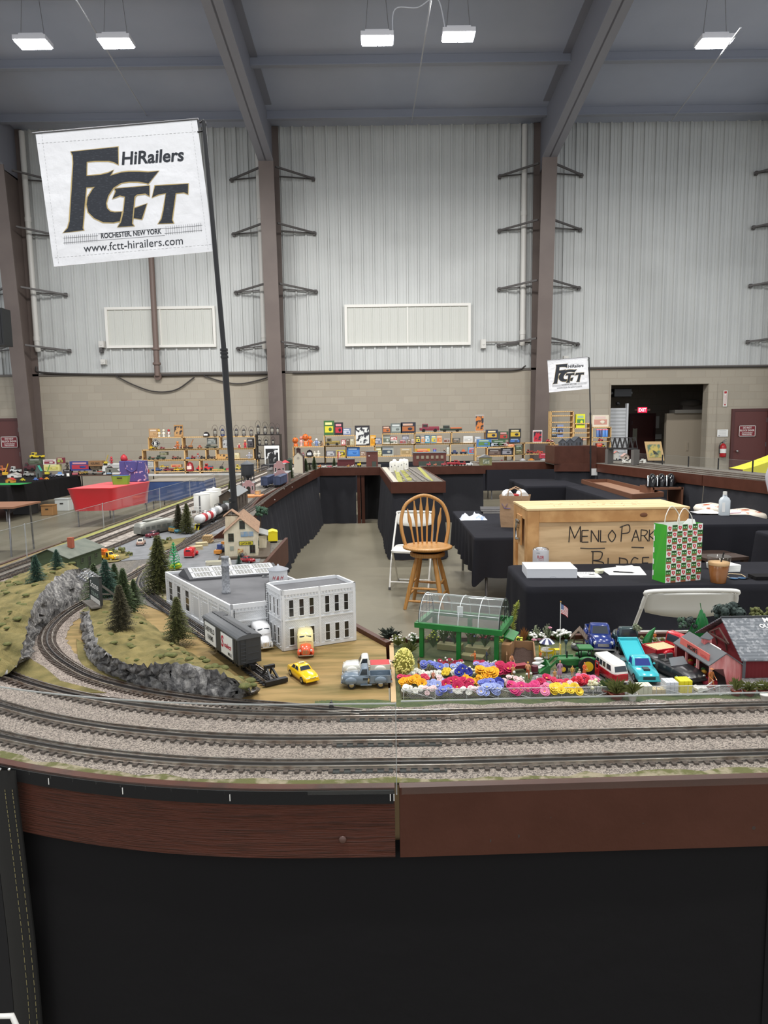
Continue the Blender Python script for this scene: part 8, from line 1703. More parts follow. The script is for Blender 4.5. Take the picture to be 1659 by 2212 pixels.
t=thing('iced_coffee','clear plastic cup of iced coffee with black straw right of the gift bag','cup',onT(1551,1258));MB().lathe([(.046,.001),(.064,.118),(0,.118)],26).build('coffee',M('coffee',(150,94,44),.25),t);MB().lathe([(.0645,.118),(.067,.138),(0,.136)],26).build('foam',M('foam',(222,184,136),.5),t);MB().lathe([(.047,0),(.0725,.172),(.075,.173),(.075,.178),(.071,.178)],26).build('cup_wall',clear_mat('cup_clear',(246,244,240),.03,.02),t);MB().cyl((.01,.01,.1),(.03,-.0,.2),.005,n=8).build('straw',black_metal,t)
b=[tag(MB().box((0,0,.003),(.16,.16,.006),.04*k).build('napkin',paper,None,onT(1562,1231)+Vector((0,0,.001+.0065*k))),'white napkin in the small stack behind the iced coffee','napkin','napkins behind the iced coffee')for k in range(7)]
q=onT(1592,1250);t=thing('sunglasses','tinted glasses with pale frame lying right of the iced coffee','glasses',q,.1);
for x in(-.03,.03):MB().lathe([(.001,.004),(.024,.004),(.026,.008),(.001,.009)],16,(x,-.01,0),sx=1.15).build('lens',M('lens_blue',(70,110,150),.1),t)
MB().tube([(-.055,0,.01),(-.06,.05,.014),(-.0,.085,.016),(.07,.06,.014),(.06,0,.01)],.003,6).build('frame',M('frame_cream',(214,190,150),.5),t)
q=onT(1640,1250);tag(MB().box((.03,0,.012),(.16,.1,.024)).tube([(-.05,0,.01),(-.1,-.02,.006),(-.14,0,.005)],.004,6).build('black_pouch',black_cloth,None,q),'black pouch with strap at the right picture edge of the near table','pouch')
z2=ZT;q=at(1112,1137,z2);t=thing('paper_bag','brown paper carrier bag with purple print and groceries','bag',q,-.25);kr=M('kraft',(170,138,106),.75,bump=('noise',12,.4,.02));MB().ring([[(x*s,y*s,z)for x,y in((-.15,-.09),(.15,-.09),(.15,.09),(-.15,.09))]for z,s in((0,.92),(.12,1),(.25,.98),(.33,1.05))],0,False,True,(True,False)).build('bag_body',kr,t)
for y in(-.09,.09):MB().tube([(-.07,y,.3),(-.065,y,.38),(0,y,.41),(.065,y,.38),(.07,y,.3)],.006,6).build('handle',kr,t)
for k in range(3):MB().beam((-.1,-.095,.2-.0),(-.1+.06*math.cos(k*1.05),-.096,.2+.06*math.sin(k*1.05)),.008,.002).build('star_print',M('purple_ink',(96,96,176),.6),t)
for x,y,c,l in((-.07,.02,(236,236,232),'white paper roll in the left of the brown paper bag'),(.08,.02,(236,236,232),'white roll with dark core in the right of the brown paper bag'),(.0,.0,(186,40,40),'red packet in the middle of the brown paper bag')):
 p=q+Vector((x,y,.22));tag((MB().cyl((0,-.07,.09),(0,.07,.11),.055,n=18).cyl((0,-.071,.0895),(0,-.069,.09),.02,n=12)if c[0]>200 else MB().bx(-.04,.04,-.05,.05,.02,.12).bx(-.03,.03,-.052,-.05,.04,.1)).build('paper_roll' if c[0]>200 else 'red_packet',M('pr%d'%c[0],c,.6),None,p),l,'roll' if c[0]>200 else 'packet')
q=at(1022,1122,z2);rnd=random.Random(4);rows=[]
for i in range(9):rows.append([((-.15+.3*j/11),(-.09+.18*i/8),max(.002,(.06+.05*math.sin(j*1.1)*(j<6)+rnd.uniform(-.02,.03))*math.sin(PI*i/8)*math.sin(PI*j/11)**.6))for j in range(12)])
tag(MB().grid(rows).build('plastic_bag',M('plastic_bag',(222,228,238),.25,var=((150,170,206),14,'noise',.55,.65)),None,q+Vector((0,0,.0005))),'crumpled white and blue plastic bag on the table behind the stool','plastic bag')
for k in range(2):q=at(1064,1106,z2);t=thing('book',['dark book lying under the other beside the paper bag','dark book lying on top beside the paper bag'][k],'book',q+Vector((-.02*k,.02*k,.001+.024*k)),-.1);MB().bx(-.12,.12,-.16,.16,.002,.02).build('pages',M('pages_grey',(176,172,166),.8),t);MB().bx(-.125,.125,-.165,.165,.02,.023).bx(-.125,.125,-.165,.165,0,.002).build('cover',M('cover_dark',(70,68,70),.5),t)
q=at(1564,1113,ZT);t=thing('alcohol_bottle','frosted plastic bottle with white cap on the right hand table','bottle',q);MB().ring([[(x*s,y*s,z)for x,y in rrect(.115,.07,.02,4)]for z,s in((0,.95),(.01,1),(.17,1),(.2,.75),(.215,.4),(.24,.38))],0,True,True,(True,True)).build('bottle_body',M('frosted',(206,214,218),.3),t);MB().cyl((0,0,.235),(0,0,.272),.022,n=14).build('cap',white_plastic,t);MB().bx(-.045,-.01,-.0365,-.035,.04,.15).build('label',paper,t)
q=at(1527,1107,ZT);rows=[]
for i in range(8):rows.append([(-.16+.3*j/9,-.1+.2*i/7-.06*j/9,.002+max(0,.05*math.sin(j*.9+i)*.5+.02)*math.sin(PI*i/7)*math.sin(PI*j/9))for j in range(10)])
tag(MB().grid(rows).build('towel',M('towel_white',(232,228,224),.9),None,q),'crumpled white towel beside the frosted bottle','towel')
q=at(1588,1110,ZT);tag(MB().beam((-.1,0,.006),(.06,.02,.008),.018,.01).beam((.0,.01,.008),(.09,.05,.008),.014,.008).build('pink_brush',M('brush_pink',(232,180,196),.5),None,q),'white and pink brush right of the frosted bottle','brush')
for u,v,z,r,l in((1545,1092,.66,.28,'round floral cushion seat behind the frosted bottle'),(1630,1104,.66,.33,'round floral cushion seat at the right picture edge')):
 q=at(u,v,z);t=thing('cushioned_stool',l,'stool',(q.x,q.y,0));MB().lathe([(.01,z-.08),(r*.95,z-.08),(r,z-.04),(r*.9,z),(r*.4,z+.03),(0,z+.035)],26).build('cushion',M('floral',(232,222,206),.8,var=((176,92,60),9,'noise',.56,.62)),t)
 for k in range(4):a=PI/4+k*PI/2;MB().cyl((r*.6*math.cos(a),r*.6*math.sin(a),z-.08),(r*.8*math.cos(a),r*.8*math.sin(a),0),.018,n=8).build('leg',M('dark_wood',(66,50,42),.6),t)
q0=[at(u,v,ZT)for u,v in((1257,1044),(1312,1043),(1432,1073),(1366,1078))];cen=sum(q0,Vector())/4;t=thing('wooden_tray','long shallow brown wooden tray on the inner tables','tray',cen);L4=[p-cen for p in q0];wm=M('tray_wood',(110,72,52),.55);MB().prism([(p.x,p.y)for p in L4][::-1],.001,.012).build('tray_floor',M('tray_floor',(146,112,90),.6),t)
for a,c in zip(L4,L4[1:]+L4[:1]):MB().beam(a+Vector((0,0,.035)),c+Vector((0,0,.035)),.025,.07).build('tray_side',wm,t)
q=at(1425,1062,.3);t=thing('serving_rack','low brown shelf rack holding black roll top dishes before the right run','rack',(4.2,10.3,0),0);MB().bx(-.22,.22,-.25,.25,.83,.86).build('shelf',wm,t);MB().bx(-.22,.22,-.25,.25,.5,.52).build('shelf',wm,t);MB().bx(.2,.23,-.25,.25,0,.86).build('end_panel',wm,t);MB().bx(-.23,-.2,-.25,.25,0,.86).build('end_panel',wm,t)
for k,u in enumerate((1403,1421,1440)):
 q=at(u,1040,.772);t=thing('roll_top_dish','black roll top serving dish, %s from the left on the brown rack'%ordw(k),'serving dish',(4.06+k*.14,10.3,.862),-.3);MB().lathe([(.2,0),(.195,.05),(.17,.11),(.12,.16),(.05,.185),(0,.19)],24,sx=.42).build('lid',M('gloss_black',(18,18,20),.16),t)
 MB().tube([(-.07,-.1-.1*math.cos(a),.165*math.sin(a))for a in[.1+.25*j for j in range(6)]],.012,8).build('chrome_band',chrome,t);MB().bx(-.09,.09,-.21,.21,-.001,.012).build('tray',M('gloss_black'),t)
P_=thing('person','person in light grey shirt and blue jeans at the right picture edge','person',(4.7,7.85,0),.1);human(P_,(172,170,176),(70,92,110),hair=(70,56,46),pose='stand',real=True)
t=thing('dining_chair','dark wooden chair frame under the inner tables on the right','chair',(3.35,6.85,0),.2);dw=M('dark_wood')
for x in(-.2,.2):
 for y in(-.2,.2):MB().bx(x-.025,x+.025,y-.025,y+.025,0,.44).build('leg',dw,t)
 MB().bx(x-.012,x+.012,-.2,.2,.2,.225).build('stretcher',M('chair_mid',(110,76,56),.6),t)
MB().bx(-.23,.23,-.23,.23,.44,.47).build('seat',dw,t);MB().bx(-.2,.2,-.212,-.188,.26,.285).build('stretcher',M('chair_mid'),t)
# -- THE TOY DEALERS' TABLES AND SHELVES
HX=lambda s:tuple(int(s[i:i+2],16)for i in(0,2,4))
def hm(s,r=.5):return M('h_'+s,HX(s),r)
SUP=[(-5.95,-3.25,.737),(-7.9,-6.1,.737),(-3,6.3,.935)]
def shelf(label,y,u0,u1,vs,us=(),foot=None,d=.26,m=None,nm='shelf_unit'):
 t=thing(nm,label,'shelf');m=m or pine;z=[aty((u0+u1)/2,v,y).z for v in vs];x0,x1=aty(u0,vs[0],y).x,aty(u1,vs[0],y).x;SUP.extend((x0,x1,k)for k in z);zb=z[-1]if foot is None else foot
 for k in z:MB().bx(x0,x1,y,y+d,k-.025,k).build('shelf_board',m,t)
 for x in[x0,x1]+[aty(u,vs[0],y).x for u in us]:MB().bx(x-.012,x+.012,y,y+d,zb-.02,z[0]).build('upright',m,t)
table(-5.95,-3.25,16.55,17.4,'left toy shelves along the wall',drop=0,cloth=False,tm=M('table_white',(206,206,204),.5));table(-3.0,-.3,16.75,17.5,'toy shelves right of the middle column',drop=.7,seed=21,z=.93);table(-.28,2.5,16.75,17.5,'toy shelves at the centre of the wall',drop=.7,seed=22,z=.93);table(2.55,6.3,16.75,17.5,'toy shelves left of the opening',drop=.7,seed=23,z=.93)
YA,YB=16.95,17.0
shelf('pine toy shelf at the top of the left group',YA,320,551,(943,969),(393,474));shelf('long pine toy shelf in the middle of the left group',YA,307,547,(969.9,992),(398,444,466));shelf('low pine toy shelf standing on the white table',YA,333,556,(992.9,1017),(399,431),.745)
shelf('dark lantern shelf rack beside the middle column',YA,552,604,(938,961,990,1012),(),.745,m=M('rack_dark',(52,46,42),.6))
shelf('pine shelf under the pumpkins',YB,633,701,(964,986.5),(),.955);shelf('upper pine shelf beside the pumpkins',YB,700,767,(940,962.4));shelf('lower pine shelf left of the blue parts cabinet',YB,701,747,(963,986.5),(),.955);shelf('pine shelf holding the blue parts cabinet',YB,747.5,809,(963,986),(),.955);shelf('upper pine shelf left of the red pedal truck',YB,826,896,(936,959));shelf('lower pine shelf left of the roundhouse',YB,810,895,(959.8,984.5),(),.955);shelf('upper pine shelf under the pedal trucks',YB,897,1050,(933,957),(976,));shelf('lower pine shelf behind the roundhouse',YB,896,1027,(957.9,982),(973,),.955);shelf('small pine shelf of farm toys',YB-.3,1028,1111,(965,984),(1053,),.955);shelf('low pine shelf before the right column',YB,1094,1198,(956,980),(1133,),.955)
shelf('tall pine ladder rack left of the far flag pole',YB,1191,1239,(888,897,911,922,934,944,960),(),.955);shelf('middle pine rack behind the far flag pole',YB,1240.5,1276,(914,924,934,944),(),.955);shelf('pine rack with game box at the right end',YB,1280,1320,(922,944,953),(),.955)
KD={'b':('boxed_toy','boxed toy'),'t':('toy_truck','toy truck'),'c':('toy_car','toy car'),'l':('lantern','railway lantern'),'f':('figurine','figurine'),'p':('jack_o_lantern','pumpkin with a smiling face'),'k':('tin','tin'),'a':('picture_board','picture'),'d':('helmet','shiny helmet'),'h':('toy_house','toy house'),'n':('crane_toy','toy crane')}
def toy(k,q,w,h,c1,c2,label,group,rz=0):
 t=thing(KD[k][0],label,KD[k][1].split()[-1]if k not in 'bap' else{'b':'box','a':'picture','p':'pumpkin'}[k],q,rz,1,group);A,B=hm(c1,.4),hm(c2,.45)
 if k=='b':
  MB().bx(-w/2,w/2,0,min(w,.12),0,h).build('carton',A,t);MB().bx(-w*.4,w*.4,-.002,0,h*.18,h*.62).build('front_window',B,t);MB().bx(-w*.36,w*.3,-.003,0,h*.7,h*.88).build('title_strip',M('strip_'+c2,[min(255,int(x*.5+120))for x in HX(c2)],.5),t);MB().sph((w*.12,-.002,h*.4),(w*.16,.003,h*.14),8,0,5).build('printed_toy',hm(c1,.4)if c1!=c2 else paper,t)
 elif k=='a':MB().bx(-w/2,w/2,0,.03,0,h).build('frame',A,t);MB().bx(-w*.44,w*.44,-.004,0,h*.06,h*.9).build('print',M('print_'+c1+c2,HX(c2),.5,var=((44,44,50),9,'noise',.5,.55)),t)
 elif k in 'tc':
  d=w*.4;MB().bx(-w/2,w/2,0,d,h*.18,h*.55).build('body',A,t,None,w*.03)
  if k=='t':MB().bx(-w*.36,-w*.08,d*.05,d*.95,h*.5,h).build('cab',A,t,None,w*.03);MB().bx(-w*.32,-w*.12,d*.04,d*.96,h*.62,h*.9).build('window',dark_glass,t);MB().bx(-.04*w,w*.48,0,d,h*.5,h*.66).build('load_bed',B,t)
  else:MB().ext([(-w*.28,d*.08,h*.5),(w*.3,d*.08,h*.5),(w*.18,d*.15,h),(-w*.14,d*.15,h)],(0,d*.75,0)).build('roof',B,t)
  for x in(-.3,.3):MB().cyl((x*w,-.004,h*.2),(x*w,d+.004,h*.2),h*.2,n=10).build('wheel',tyre,t)
 elif k=='l':
  r=w*.32;MB().lathe([(r,0),(r,h*.16),(r*.6,h*.18)],12).build('fount',A,t);MB().lathe([(r*.6,h*.18),(r*.85,h*.34),(r*.55,h*.5)],12).build('globe',M('lantern_glass',(150,146,136),.1),t);MB().lathe([(r*.7,h*.5),(r*.9,h*.56),(r*.4,h*.66),(r*.3,h*.7),(0,h*.7)],12).build('chimney_cap',A,t)
  MB().tube([(-r*.95,0,h*.1),(-r*1.05,0,h*.4),(-r*.7,0,h*.56)],r*.12,6).tube([(r*.95,0,h*.1),(r*1.05,0,h*.4),(r*.7,0,h*.56)],r*.12,6).build('guard',A,t);MB().tube([(w*.5*math.cos(a),0,h*.5+h*.5*math.sin(a))for a in[PI*j/12 for j in range(13)]],.004,5).build('bail',A,t)
 elif k=='f':MB().lathe([(w*.3,0),(w*.34,h*.08),(w*.2,h*.3),(w*.38,h*.5),(w*.14,h*.66),(0,h*.68)],10).build('torso',A,t);MB().sph((0,0,h*.8),h*.17,10).build('head',B,t);MB().tube([(-w*.3,0,h*.56),(-w*.48,-.02,h*.4),(-w*.3,-.05,h*.36)],w*.08,6).tube([(w*.3,0,h*.56),(w*.48,-.02,h*.4),(w*.3,-.05,h*.36)],w*.08,6).build('arms',B,t);MB().bx(-w*.25,w*.25,-w*.3,w*.2,0,h*.06).build('feet',A,t)
 elif k=='p':
  rows=[];r=w/2
  for j in range(9):e=-PI/2+PI*j/8;rows.append([((r*(1-.07*abs(math.sin(3.5*a))))*math.cos(e)*math.cos(a),(r*(1-.07*abs(math.sin(3.5*a))))*math.cos(e)*math.sin(a),h/2+h/2*math.sin(e))for a in[2*PI*i/28 for i in range(28)]])
  MB().ring(rows).build('pumpkin',A,t)
  for x in(-.36,.36):MB().ext([(x*r-r*.16,-r*1.0,h*.56),(x*r+r*.16,-r*1.0,h*.56),(x*r,-r*.98,h*.74)],(0,.02,0)).build('eye',black_ink,t)
  MB().tube([(r*.6*math.sin(a),-r*1.0+.12*r*abs(math.sin(a)),h*.42-h*.14*math.cos(a))for a in[-1+.25*i for i in range(9)]],r*.06,6).build('mouth',black_ink,t);MB().cyl((0,0,h*.96),(.01,0,h*1.08),r*.12,r*.08,8).build('stem',hm('55602f'),t)
 elif k=='k':MB().lathe([(w/2,0),(w/2,h*.85),(w*.44,h*.86)],14).build('body',A,t);MB().lathe([(w*.52,h*.85),(w*.52,h*.95),(w*.2,h),(0,h)],14).build('lid',B,t)
 elif k=='d':MB().lathe([(w/2,0),(w*.5,h*.4),(w*.36,h*.8),(0,h)],16).build('shell',M('gloss_'+c1,HX(c1),.1),t);MB().bx(-w*.3,w*.3,-w*.5,-w*.36,h*.2,h*.55).build('visor',B,t)
 elif k=='h':gable(t,w,w*.8,h*.6,h*.4,A,B,.01);MB().bx(-w*.12,w*.12,-.004,0,0,h*.35).build('door',dark_glass,t)
 elif k=='n':MB().bx(-w*.3,w*.3,0,w*.4,0,h*.35).build('body',A,t);MB().beam((0,w*.2,h*.3),(w*.5,w*.2,h),w*.1,w*.1).build('boom',B,t);MB().bx(-w*.35,w*.35,-.01,w*.45,0,h*.14).build('track_unit',tyre,t)
 return t
DATA="""@on top of the left toy shelves|16.97
b brown_paper_covered 332 943 20 18 b08c62 c09c70
f white_and_yellow_candle 344 943 7 17 e8e0d0 d8b050
f white_candle_holder 354 943 7 17 e8e4d8 e0d8c0
f red_and_white_candle 365 943 7 17 e8e4d8 b03030
a tan_wooden_tablet 386 942 19 25 b08450 c09460
d black 446 943 14 10 282424 e8e8e8
l brass_and_black 465 941 13 24 4a4038 806040
l dark_blue 481 941 13 23 26305a 606060
l black_iron 511 941 12 23 38343a 606060
l grey_iron 527 941 13 22 4a4644 606060
l red_globe 543 941 12 20 484040 a04040
@on the dark lantern rack|16.97
l tall_blackened 558 937 12 29 34302e 606060
l squat_blackened 573 937 13 26 3c3836 606060
l round_blackened 588 937 13 24 36322f 606060
l small_blackened 600 937 10 22 3a3634 606060
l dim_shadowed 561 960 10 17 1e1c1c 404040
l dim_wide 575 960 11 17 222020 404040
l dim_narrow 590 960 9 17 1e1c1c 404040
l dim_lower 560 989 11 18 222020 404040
@on the shelf with the black diamond sign|16.99
c yellow 326 969 11 7 e0c030 c0a020
c golden_yellow 335 969 9 6 d8b028 b09020
t dark_red_winged 350 969 10 5 803038 904048
f orange_hatted 384 969 9 17 b06030 d08040
c small_white 378 969 8 6 d8d0c8 a05040
t reddish 394 968 9 8 8a4a38 a06040
n rust_brown 411 968 13 20 a06838 b87840
t brown_wheeled 404 968 9 7 5a4638 705a48
c tan_and_red 431 968 10 7 b07850 a04838
b smoky_glass 457 962 19 14 6c706c 90948e
t olive_tank 455 968 26 8 484e40 5a604e
a grey_sketch 488 968 14 19 8c8c8c b0b0b0
f white_faced 517 968 8 10 a83038 e8d0b8
f red_skirted 530 968 9 18 b83038 d0a080
b black_plush 541 967 13 20 2c2a2c 484448
@on the middle board of the left toy shelves|16.99
t brown_carved 306 992 13 7 5c3c30 704a3a
t green_and_red 326 992 14 7 3c5440 843c34
t dark_green 346 992 20 9 34483a 4a5c4c
b olive_metal 353 984 16 7 6a6a50 8c8a6c
t red_roofed 376 992 10 8 7c5048 a83830
t brown_tractor 386 992 9 7 60503e 706050
c blue_winged 405 992 14 4 486c9c 5c80b0
t crimson 417 992 9 8 8c2c34 a04048
f grey_winged 428 991 9 13 8c8c8c a85048
t black_engine 438 991 12 7 383430 504840
t dark_engine 453 991 14 8 403832 585048
t small_brown 466 991 9 6 6a4c3c 7c5c48
a tan_wicker 480 984 26 10 b08850 c89c60
b cream_skull_shaped 512 991 10 12 d0c49c c0b488
f silver_tree_shaped 539 990 13 14 9c9ca4 b4b4bc
@on the white table below the left shelves|16.97
t orange_red 312 1018 17 14 d04428 b83820
b long_silver 315 1008 34 14 b4b4b0 a0a09c
c blue_van 337 1018 22 8 3c5484 30446c
t yellow_and_blue 354 1010 18 5 d8b838 4060a0
t maroon 364 1018 24 8 84303c 6c2834
t golden 385 1013 22 8 d8b030 b89028
b tan_wooden 380 1001 22 6 c89860 b83828
t dark_grey_green 393 1017 12 6 4c5448 5c6454
d maroon 411 1015 16 20 8c2c30 e0d0c0
c bright_red_van 430 1018 12 11 cc2c30 b82428
t red_stake 450 1018 19 15 c83030 4c5c74
b long_green_and_orange 470 1018 34 4 4c9048 d08848
n dark_winged 478 1012 11 14 383634 484644
c pink_red 491 1014 12 5 b84858 a03848
t yellow_loader 516 1018 14 12 d8c030 c0a828
@on the far left dealers table|16.9
t yellow_and_black 78 991 28 13 e0c430 383838
b green_tin 76 1003 30 12 48503c 5c6450
b white_and_maroon 107 1001 28 11 d8d0c8 8c3040
b maroon_and_lime 130 1001 14 12 843040 a0b848
b pale_yellow 112 1017 34 13 e0d888 c8bc60
f dark_bottle_shaped 145 1001 9 17 3c342c 4c4038
b big_blue_and_red 173 1005 45 20 3c4484 b83848
b black_flat 145 1018 17 12 302c2c 443c3c
b pink_flat 163 1018 16 5 b05058 c06068
t tan_engine 173 1018 12 9 b08c50 9c7840
t golden_engine 184 1018 9 11 a89048 907c38
t grey_and_red_engine 211 1017 34 11 8c8880 c05848
n yellow_lattice 228 1005 12 22 d8c040 c0a830
h grey_arched 237 1008 15 15 a8a49c 8c3840
f red_domed 241 998 8 15 a83038 c04048
b white_framed_long 254 1001 68 24 dcdcd8 787870
t red_locomotive 274 975 17 10 b83038 c83c40
b blue_glass 235 1012 13 5 a8c0d8 88a4c0
b dark_easel_like 203 992 24 14 6c5c48 806c54
@on the black draped table at the far left|0
t orange_brick_built 6 1022 14 16 d87848 e09060
n yellow_brick_built 10 1030 16 28 e8b838 e0a830
t white_and_black_brick_built 32 1022 22 14 d8d8d4 383838
t maroon_caboose 63 1018 24 18 5c2c34 6c3840
h tall_grey_green_brick_built 83 1032 10 26 58605c 44a890
n yellow_green_brick_built 101 1028 14 24 d8c840 60a048
h white_brick_built 27 1032 22 10 e4e0d8 c8c4bc
c small_yellow_brick_built 48 1040 10 7 d8c838 b0a028
h yellow_and_red_brick_built 20 1043 16 10 d89838 b83830
c blue_brick_built 76 1039 10 7 4868a8 6080b8
t silver_brick_built 60 1030 20 12 a8a8a4 8c8c88
c red_brick_built 88 1037 9 5 b83838 a03030
c white_and_blue_brick_built 128 1030 16 10 c8d0dc 6890c8
k little_white 147 1029 6 8 e8e4dc 282828
t dark_brick_built_engine 112 1033 12 12 4c4c54 6c6c74
c orange_brick_built 100 1037 9 6 e0a038 c88828
@among the pumpkins right of the middle column|17.05
p bright_orange 638 957 13 13 e07028 e07028
k orange_pumpkin_pot 639 964 9 6 d86820 d86820
f pale_pink_candle_like 651 963 8 22 e0b8b0 d88878
p large_orange 660 955 14 15 e06c24 e06c24
k orange_square_cut 661 964 10 11 e06c24 f0a868
f tall_orange 670 963 11 22 d86828 e07830
f blue_and_white 684 963 13 17 7888b0 d8dce4
f thin_black 694 958 6 12 2c2a2c 3c3a3c
f tan_small 696 963 7 10 b09070 c0a080
@on the shelf below the pumpkins|17.05
d black_domed 669 986 15 15 201e20 d0d0d0
f cream_bear_like 680 986 8 11 dcd4c0 e4dccc
f tall_cream 688 985 8 13 dcd8cc e8e4d8
f grey_and_red 655 985 7 9 8c8c98 b04048
@on top of the shelf beside the pumpkins|17.05
b tall_green_and_yellow 711 940 22 31 3c6838 d8cc38
b black_guitar_picture 732 939 18 27 242228 b83040
b blue_and_silver 749 939 18 14 7080a0 b8c0cc
@inside the upper shelf beside the pumpkins|17.05
t long_gold 718 962 32 15 80703c a89450
b dark_red_and_white 742 961 9 12 a83038 e0dcd8
b brown_framed 752 962 7 14 5c4838 6c5848
b tan_pale 761 962 9 14 a8a080 c0b898
@among the shelves right of the pumpkins|17.02
a large_black_and_white 783 962 32 43 302c30 dcdcd8
b orange_yellow 806 960 12 22 e0a028 c88820
b grey_globe_picture 817 958 16 14 686c7c a0a4b0
@on the lower shelf by the blue cabinet|17.05
b grey_picture 714 985 20 12 686870 b0b0b0
b yellow_and_black 737 984 19 14 c8b838 302c2c
f pale_pink 733 985 9 10 dcb8b0 e0c0b8
b big_blue_plastic 763 986 28 20 3870b8 5088cc
b brown_and_white 784 985 11 10 806050 b0a090
@on top of the shelf left of the pedal trucks|17.05
b dark_orange_picture 835 935 18 16 584844 b86838
b grey_forest_picture 856 935 24 21 6c7470 a0a8a4
b black_space_picture 882 934 32 23 2c2c38 a86438
t large_maroon_pedal 928 932 42 18 782838 8c3444
t dark_green_pedal 975 931 46 14 28382c d8682c
a clear_packaged 1036 928 19 36 a8a098 c87838
@on the upper shelf left of the pedal trucks|17.05
b white_and_olive 835 958 17 20 b8bcb4 6c7464
b red_and_white_upper 850 949 15 7 c04048 d8d4cc
b white_banded 850 958 16 8 d0ccc4 5c6458
b grey_metal 870 957 15 9 808084 a04848
b silver_photo 876 949 14 9 8c8c98 b0b0b8
b dark_face_picture 884 957 8 9 5c5048 988070
b pale_tall 892 957 6 10 c0c0bc a08890
@on the lower shelf left of the roundhouse|17.05
b yellow_checked 818 984 16 18 a8a068 d0c890
b big_white_lettered 837 984 26 20 a8aca4 404c58
b tan_wooden_cased 877 983 24 16 b8a078 9c8860
@on the upper shelf under the pedal trucks|17.05
b dark_blue_picture 903 956 10 16 303c54 d8c848
b grey_and_orange 914 956 9 15 9c9ca0 d89048
b teal_picture 923 956 11 17 4c88a0 c8d4d8
b sand_and_yellow_picture 937 956 12 17 708cа0 d8c038
b orange_beach_picture 949 956 12 17 c8a880 d07840
b grey_brown 965 956 14 10 a09c98 784c3c
b dark_small 986 955 16 10 505450 807060
b big_white 1011 955 20 14 dcdcd8 c0c0bc
b grey_and_white 1032 955 14 13 a8aaac d0d0d0
@on the lower shelf behind the roundhouse|17.05
b large_yellow 913 981 32 13 d8a828 d03828
k blue_barrel_like 939 979 7 13 3858a0 a84048
f dark_hooded 960 979 9 13 383430 a08878
b white_slanted 968 979 6 17 b8c0b8 c8ccc4
c navy 982 978 14 9 2c3858 38446c
c navy_and_orange 1001 979 15 10 303c58 d06838
b light_blue_stacked 1019 979 15 15 68a0c8 c05868
@stacked on and around the farm toy shelf|16.75
b navy_car_picture 1063 945 25 20 283048 c8a040
b green_tractor_picture 1088 945 20 18 3c5440 b04038
b black_gold_car_picture 1113 945 25 20 2c2c30 c8a838
b silver_car_picture 1069 955 20 9 606870 b0bcc8
b maroon_flat 1088 955 22 9 6c2c34 c0b8b0
b dark_pair_picture 1112 954 24 10 343840 4870b0
b blue_sky_picture 1046 964 31 16 4878b0 5c8040
b green_farm_picture 1078 964 28 14 486848 304830
b orange_long 1103 964 16 5 d0784c e0a880
b dark_tractor_picture 1068 983 28 13 4c3c38 706058
b black_wheel_picture 1095 983 24 15 34343c 8c8c94
b olive_car_picture 1121 966 16 9 404840 607058
b brown_car_picture 1121 979 16 10 5c5840 807850
@on the low shelf before the right column|17.0
a white_red_printed 1161 953 20 26 d8d0cc c02838
t red_brown 1144 979 12 9 8c3830 a04840
t dark_red 1154 978 11 6 a83c34 b84840
t orange_red_long 1166 977 14 7 d05840 c04830
t yellow_tipper 1186 975 12 10 d8c030 c0a828
t red_and_white 1188 952 15 7 b02c34 d8d4d0
@in the front row before the right column|16.8
c small_red 1084 994 9 4 b84048 a03038
c grey 1107 993 10 6 98989c 7c7c84
c white 1129 994 12 6 d8d8dc b0b0b8
c orange 1148 994 13 6 e08c20 c87818
b red_barn_like 1177 991 22 10 b83848 a03040
c silver 1174 993 12 6 a8acb4 8c9098
c pale 1193 993 8 4 d0d0d0 b0b0b0
@on the ladder rack and its neighbours|17.02
b black_figure_picture 1197 944 12 22 2c3034 90989c
b blue_white_tall 1210 944 13 26 8090b8 302c34
b yellow_green_picture 1254 921 19 29 e0e030 508848
b cream_game 1297 921 35 25 e0d4c0 c89080
k first_blue_striped 1291 943 6 17 5070a8 e07888
k second_blue_striped 1297 943 6 17 384070 e07888
k third_blue_striped 1304 943 6 17 5084c8 e07888
k fourth_blue_striped 1310 943 6 17 5084c8 e07888
b small_orange 1263 951 7 6 d87838 e8e0d8
t red_flat 1298 952 10 6 b83038 c84048
b white_lettered 1240 951 14 6 d0ccc4 706860
b yellow_lettered 1228 952 13 6 c8b068 e0d8c8
b red_crate_like 1295 966 12 8 c04028 d85838
c yellow_and_black 1303 966 9 7 c8a838 302c28
""".replace('а','a')
for blk in DATA.strip().split('@')[1:]:
 hd,*rows_=blk.strip().split('\n');place_,py=hd.split('|');py=float(py)
 for ln in sorted(rows_,key=lambda r:-float(r.split()[3])):
  k,adj,u,v,w,h,c1,c2=ln.split();u,v,w,h=float(u),float(v),float(w),float(h)
  q=aty(u,v,py)if py else at(u,v,.743);f=q.y/FPX
  if py:
   zs_=[c for a,b_,c in SUP if a-.02<=q.x<=b_+.02 and c<=q.z+.035]
   if zs_ and q.z-max(zs_)<.3:q.z=max(zs_)
   SUP.append((q.x-w*f/2,q.x+w*f/2,q.z+h*f+.002))
  toy(k,q+Vector((0,0,.002)),w*f,h*f,c1,c2,'%s %s %s'%(adj.replace('_',' '),KD[k][1],place_),'toys '+place_)
q=aty(336,958,16.96);t=thing('diamond_sign','black diamond sign with a white letter E on the left toy shelves','sign',q);s=.115;MB().ext([(0,0,-s),(s,0,0),(0,0,s),(-s,0,0)],(0,.01,0)).build('panel',black_ink,t);b=MB()
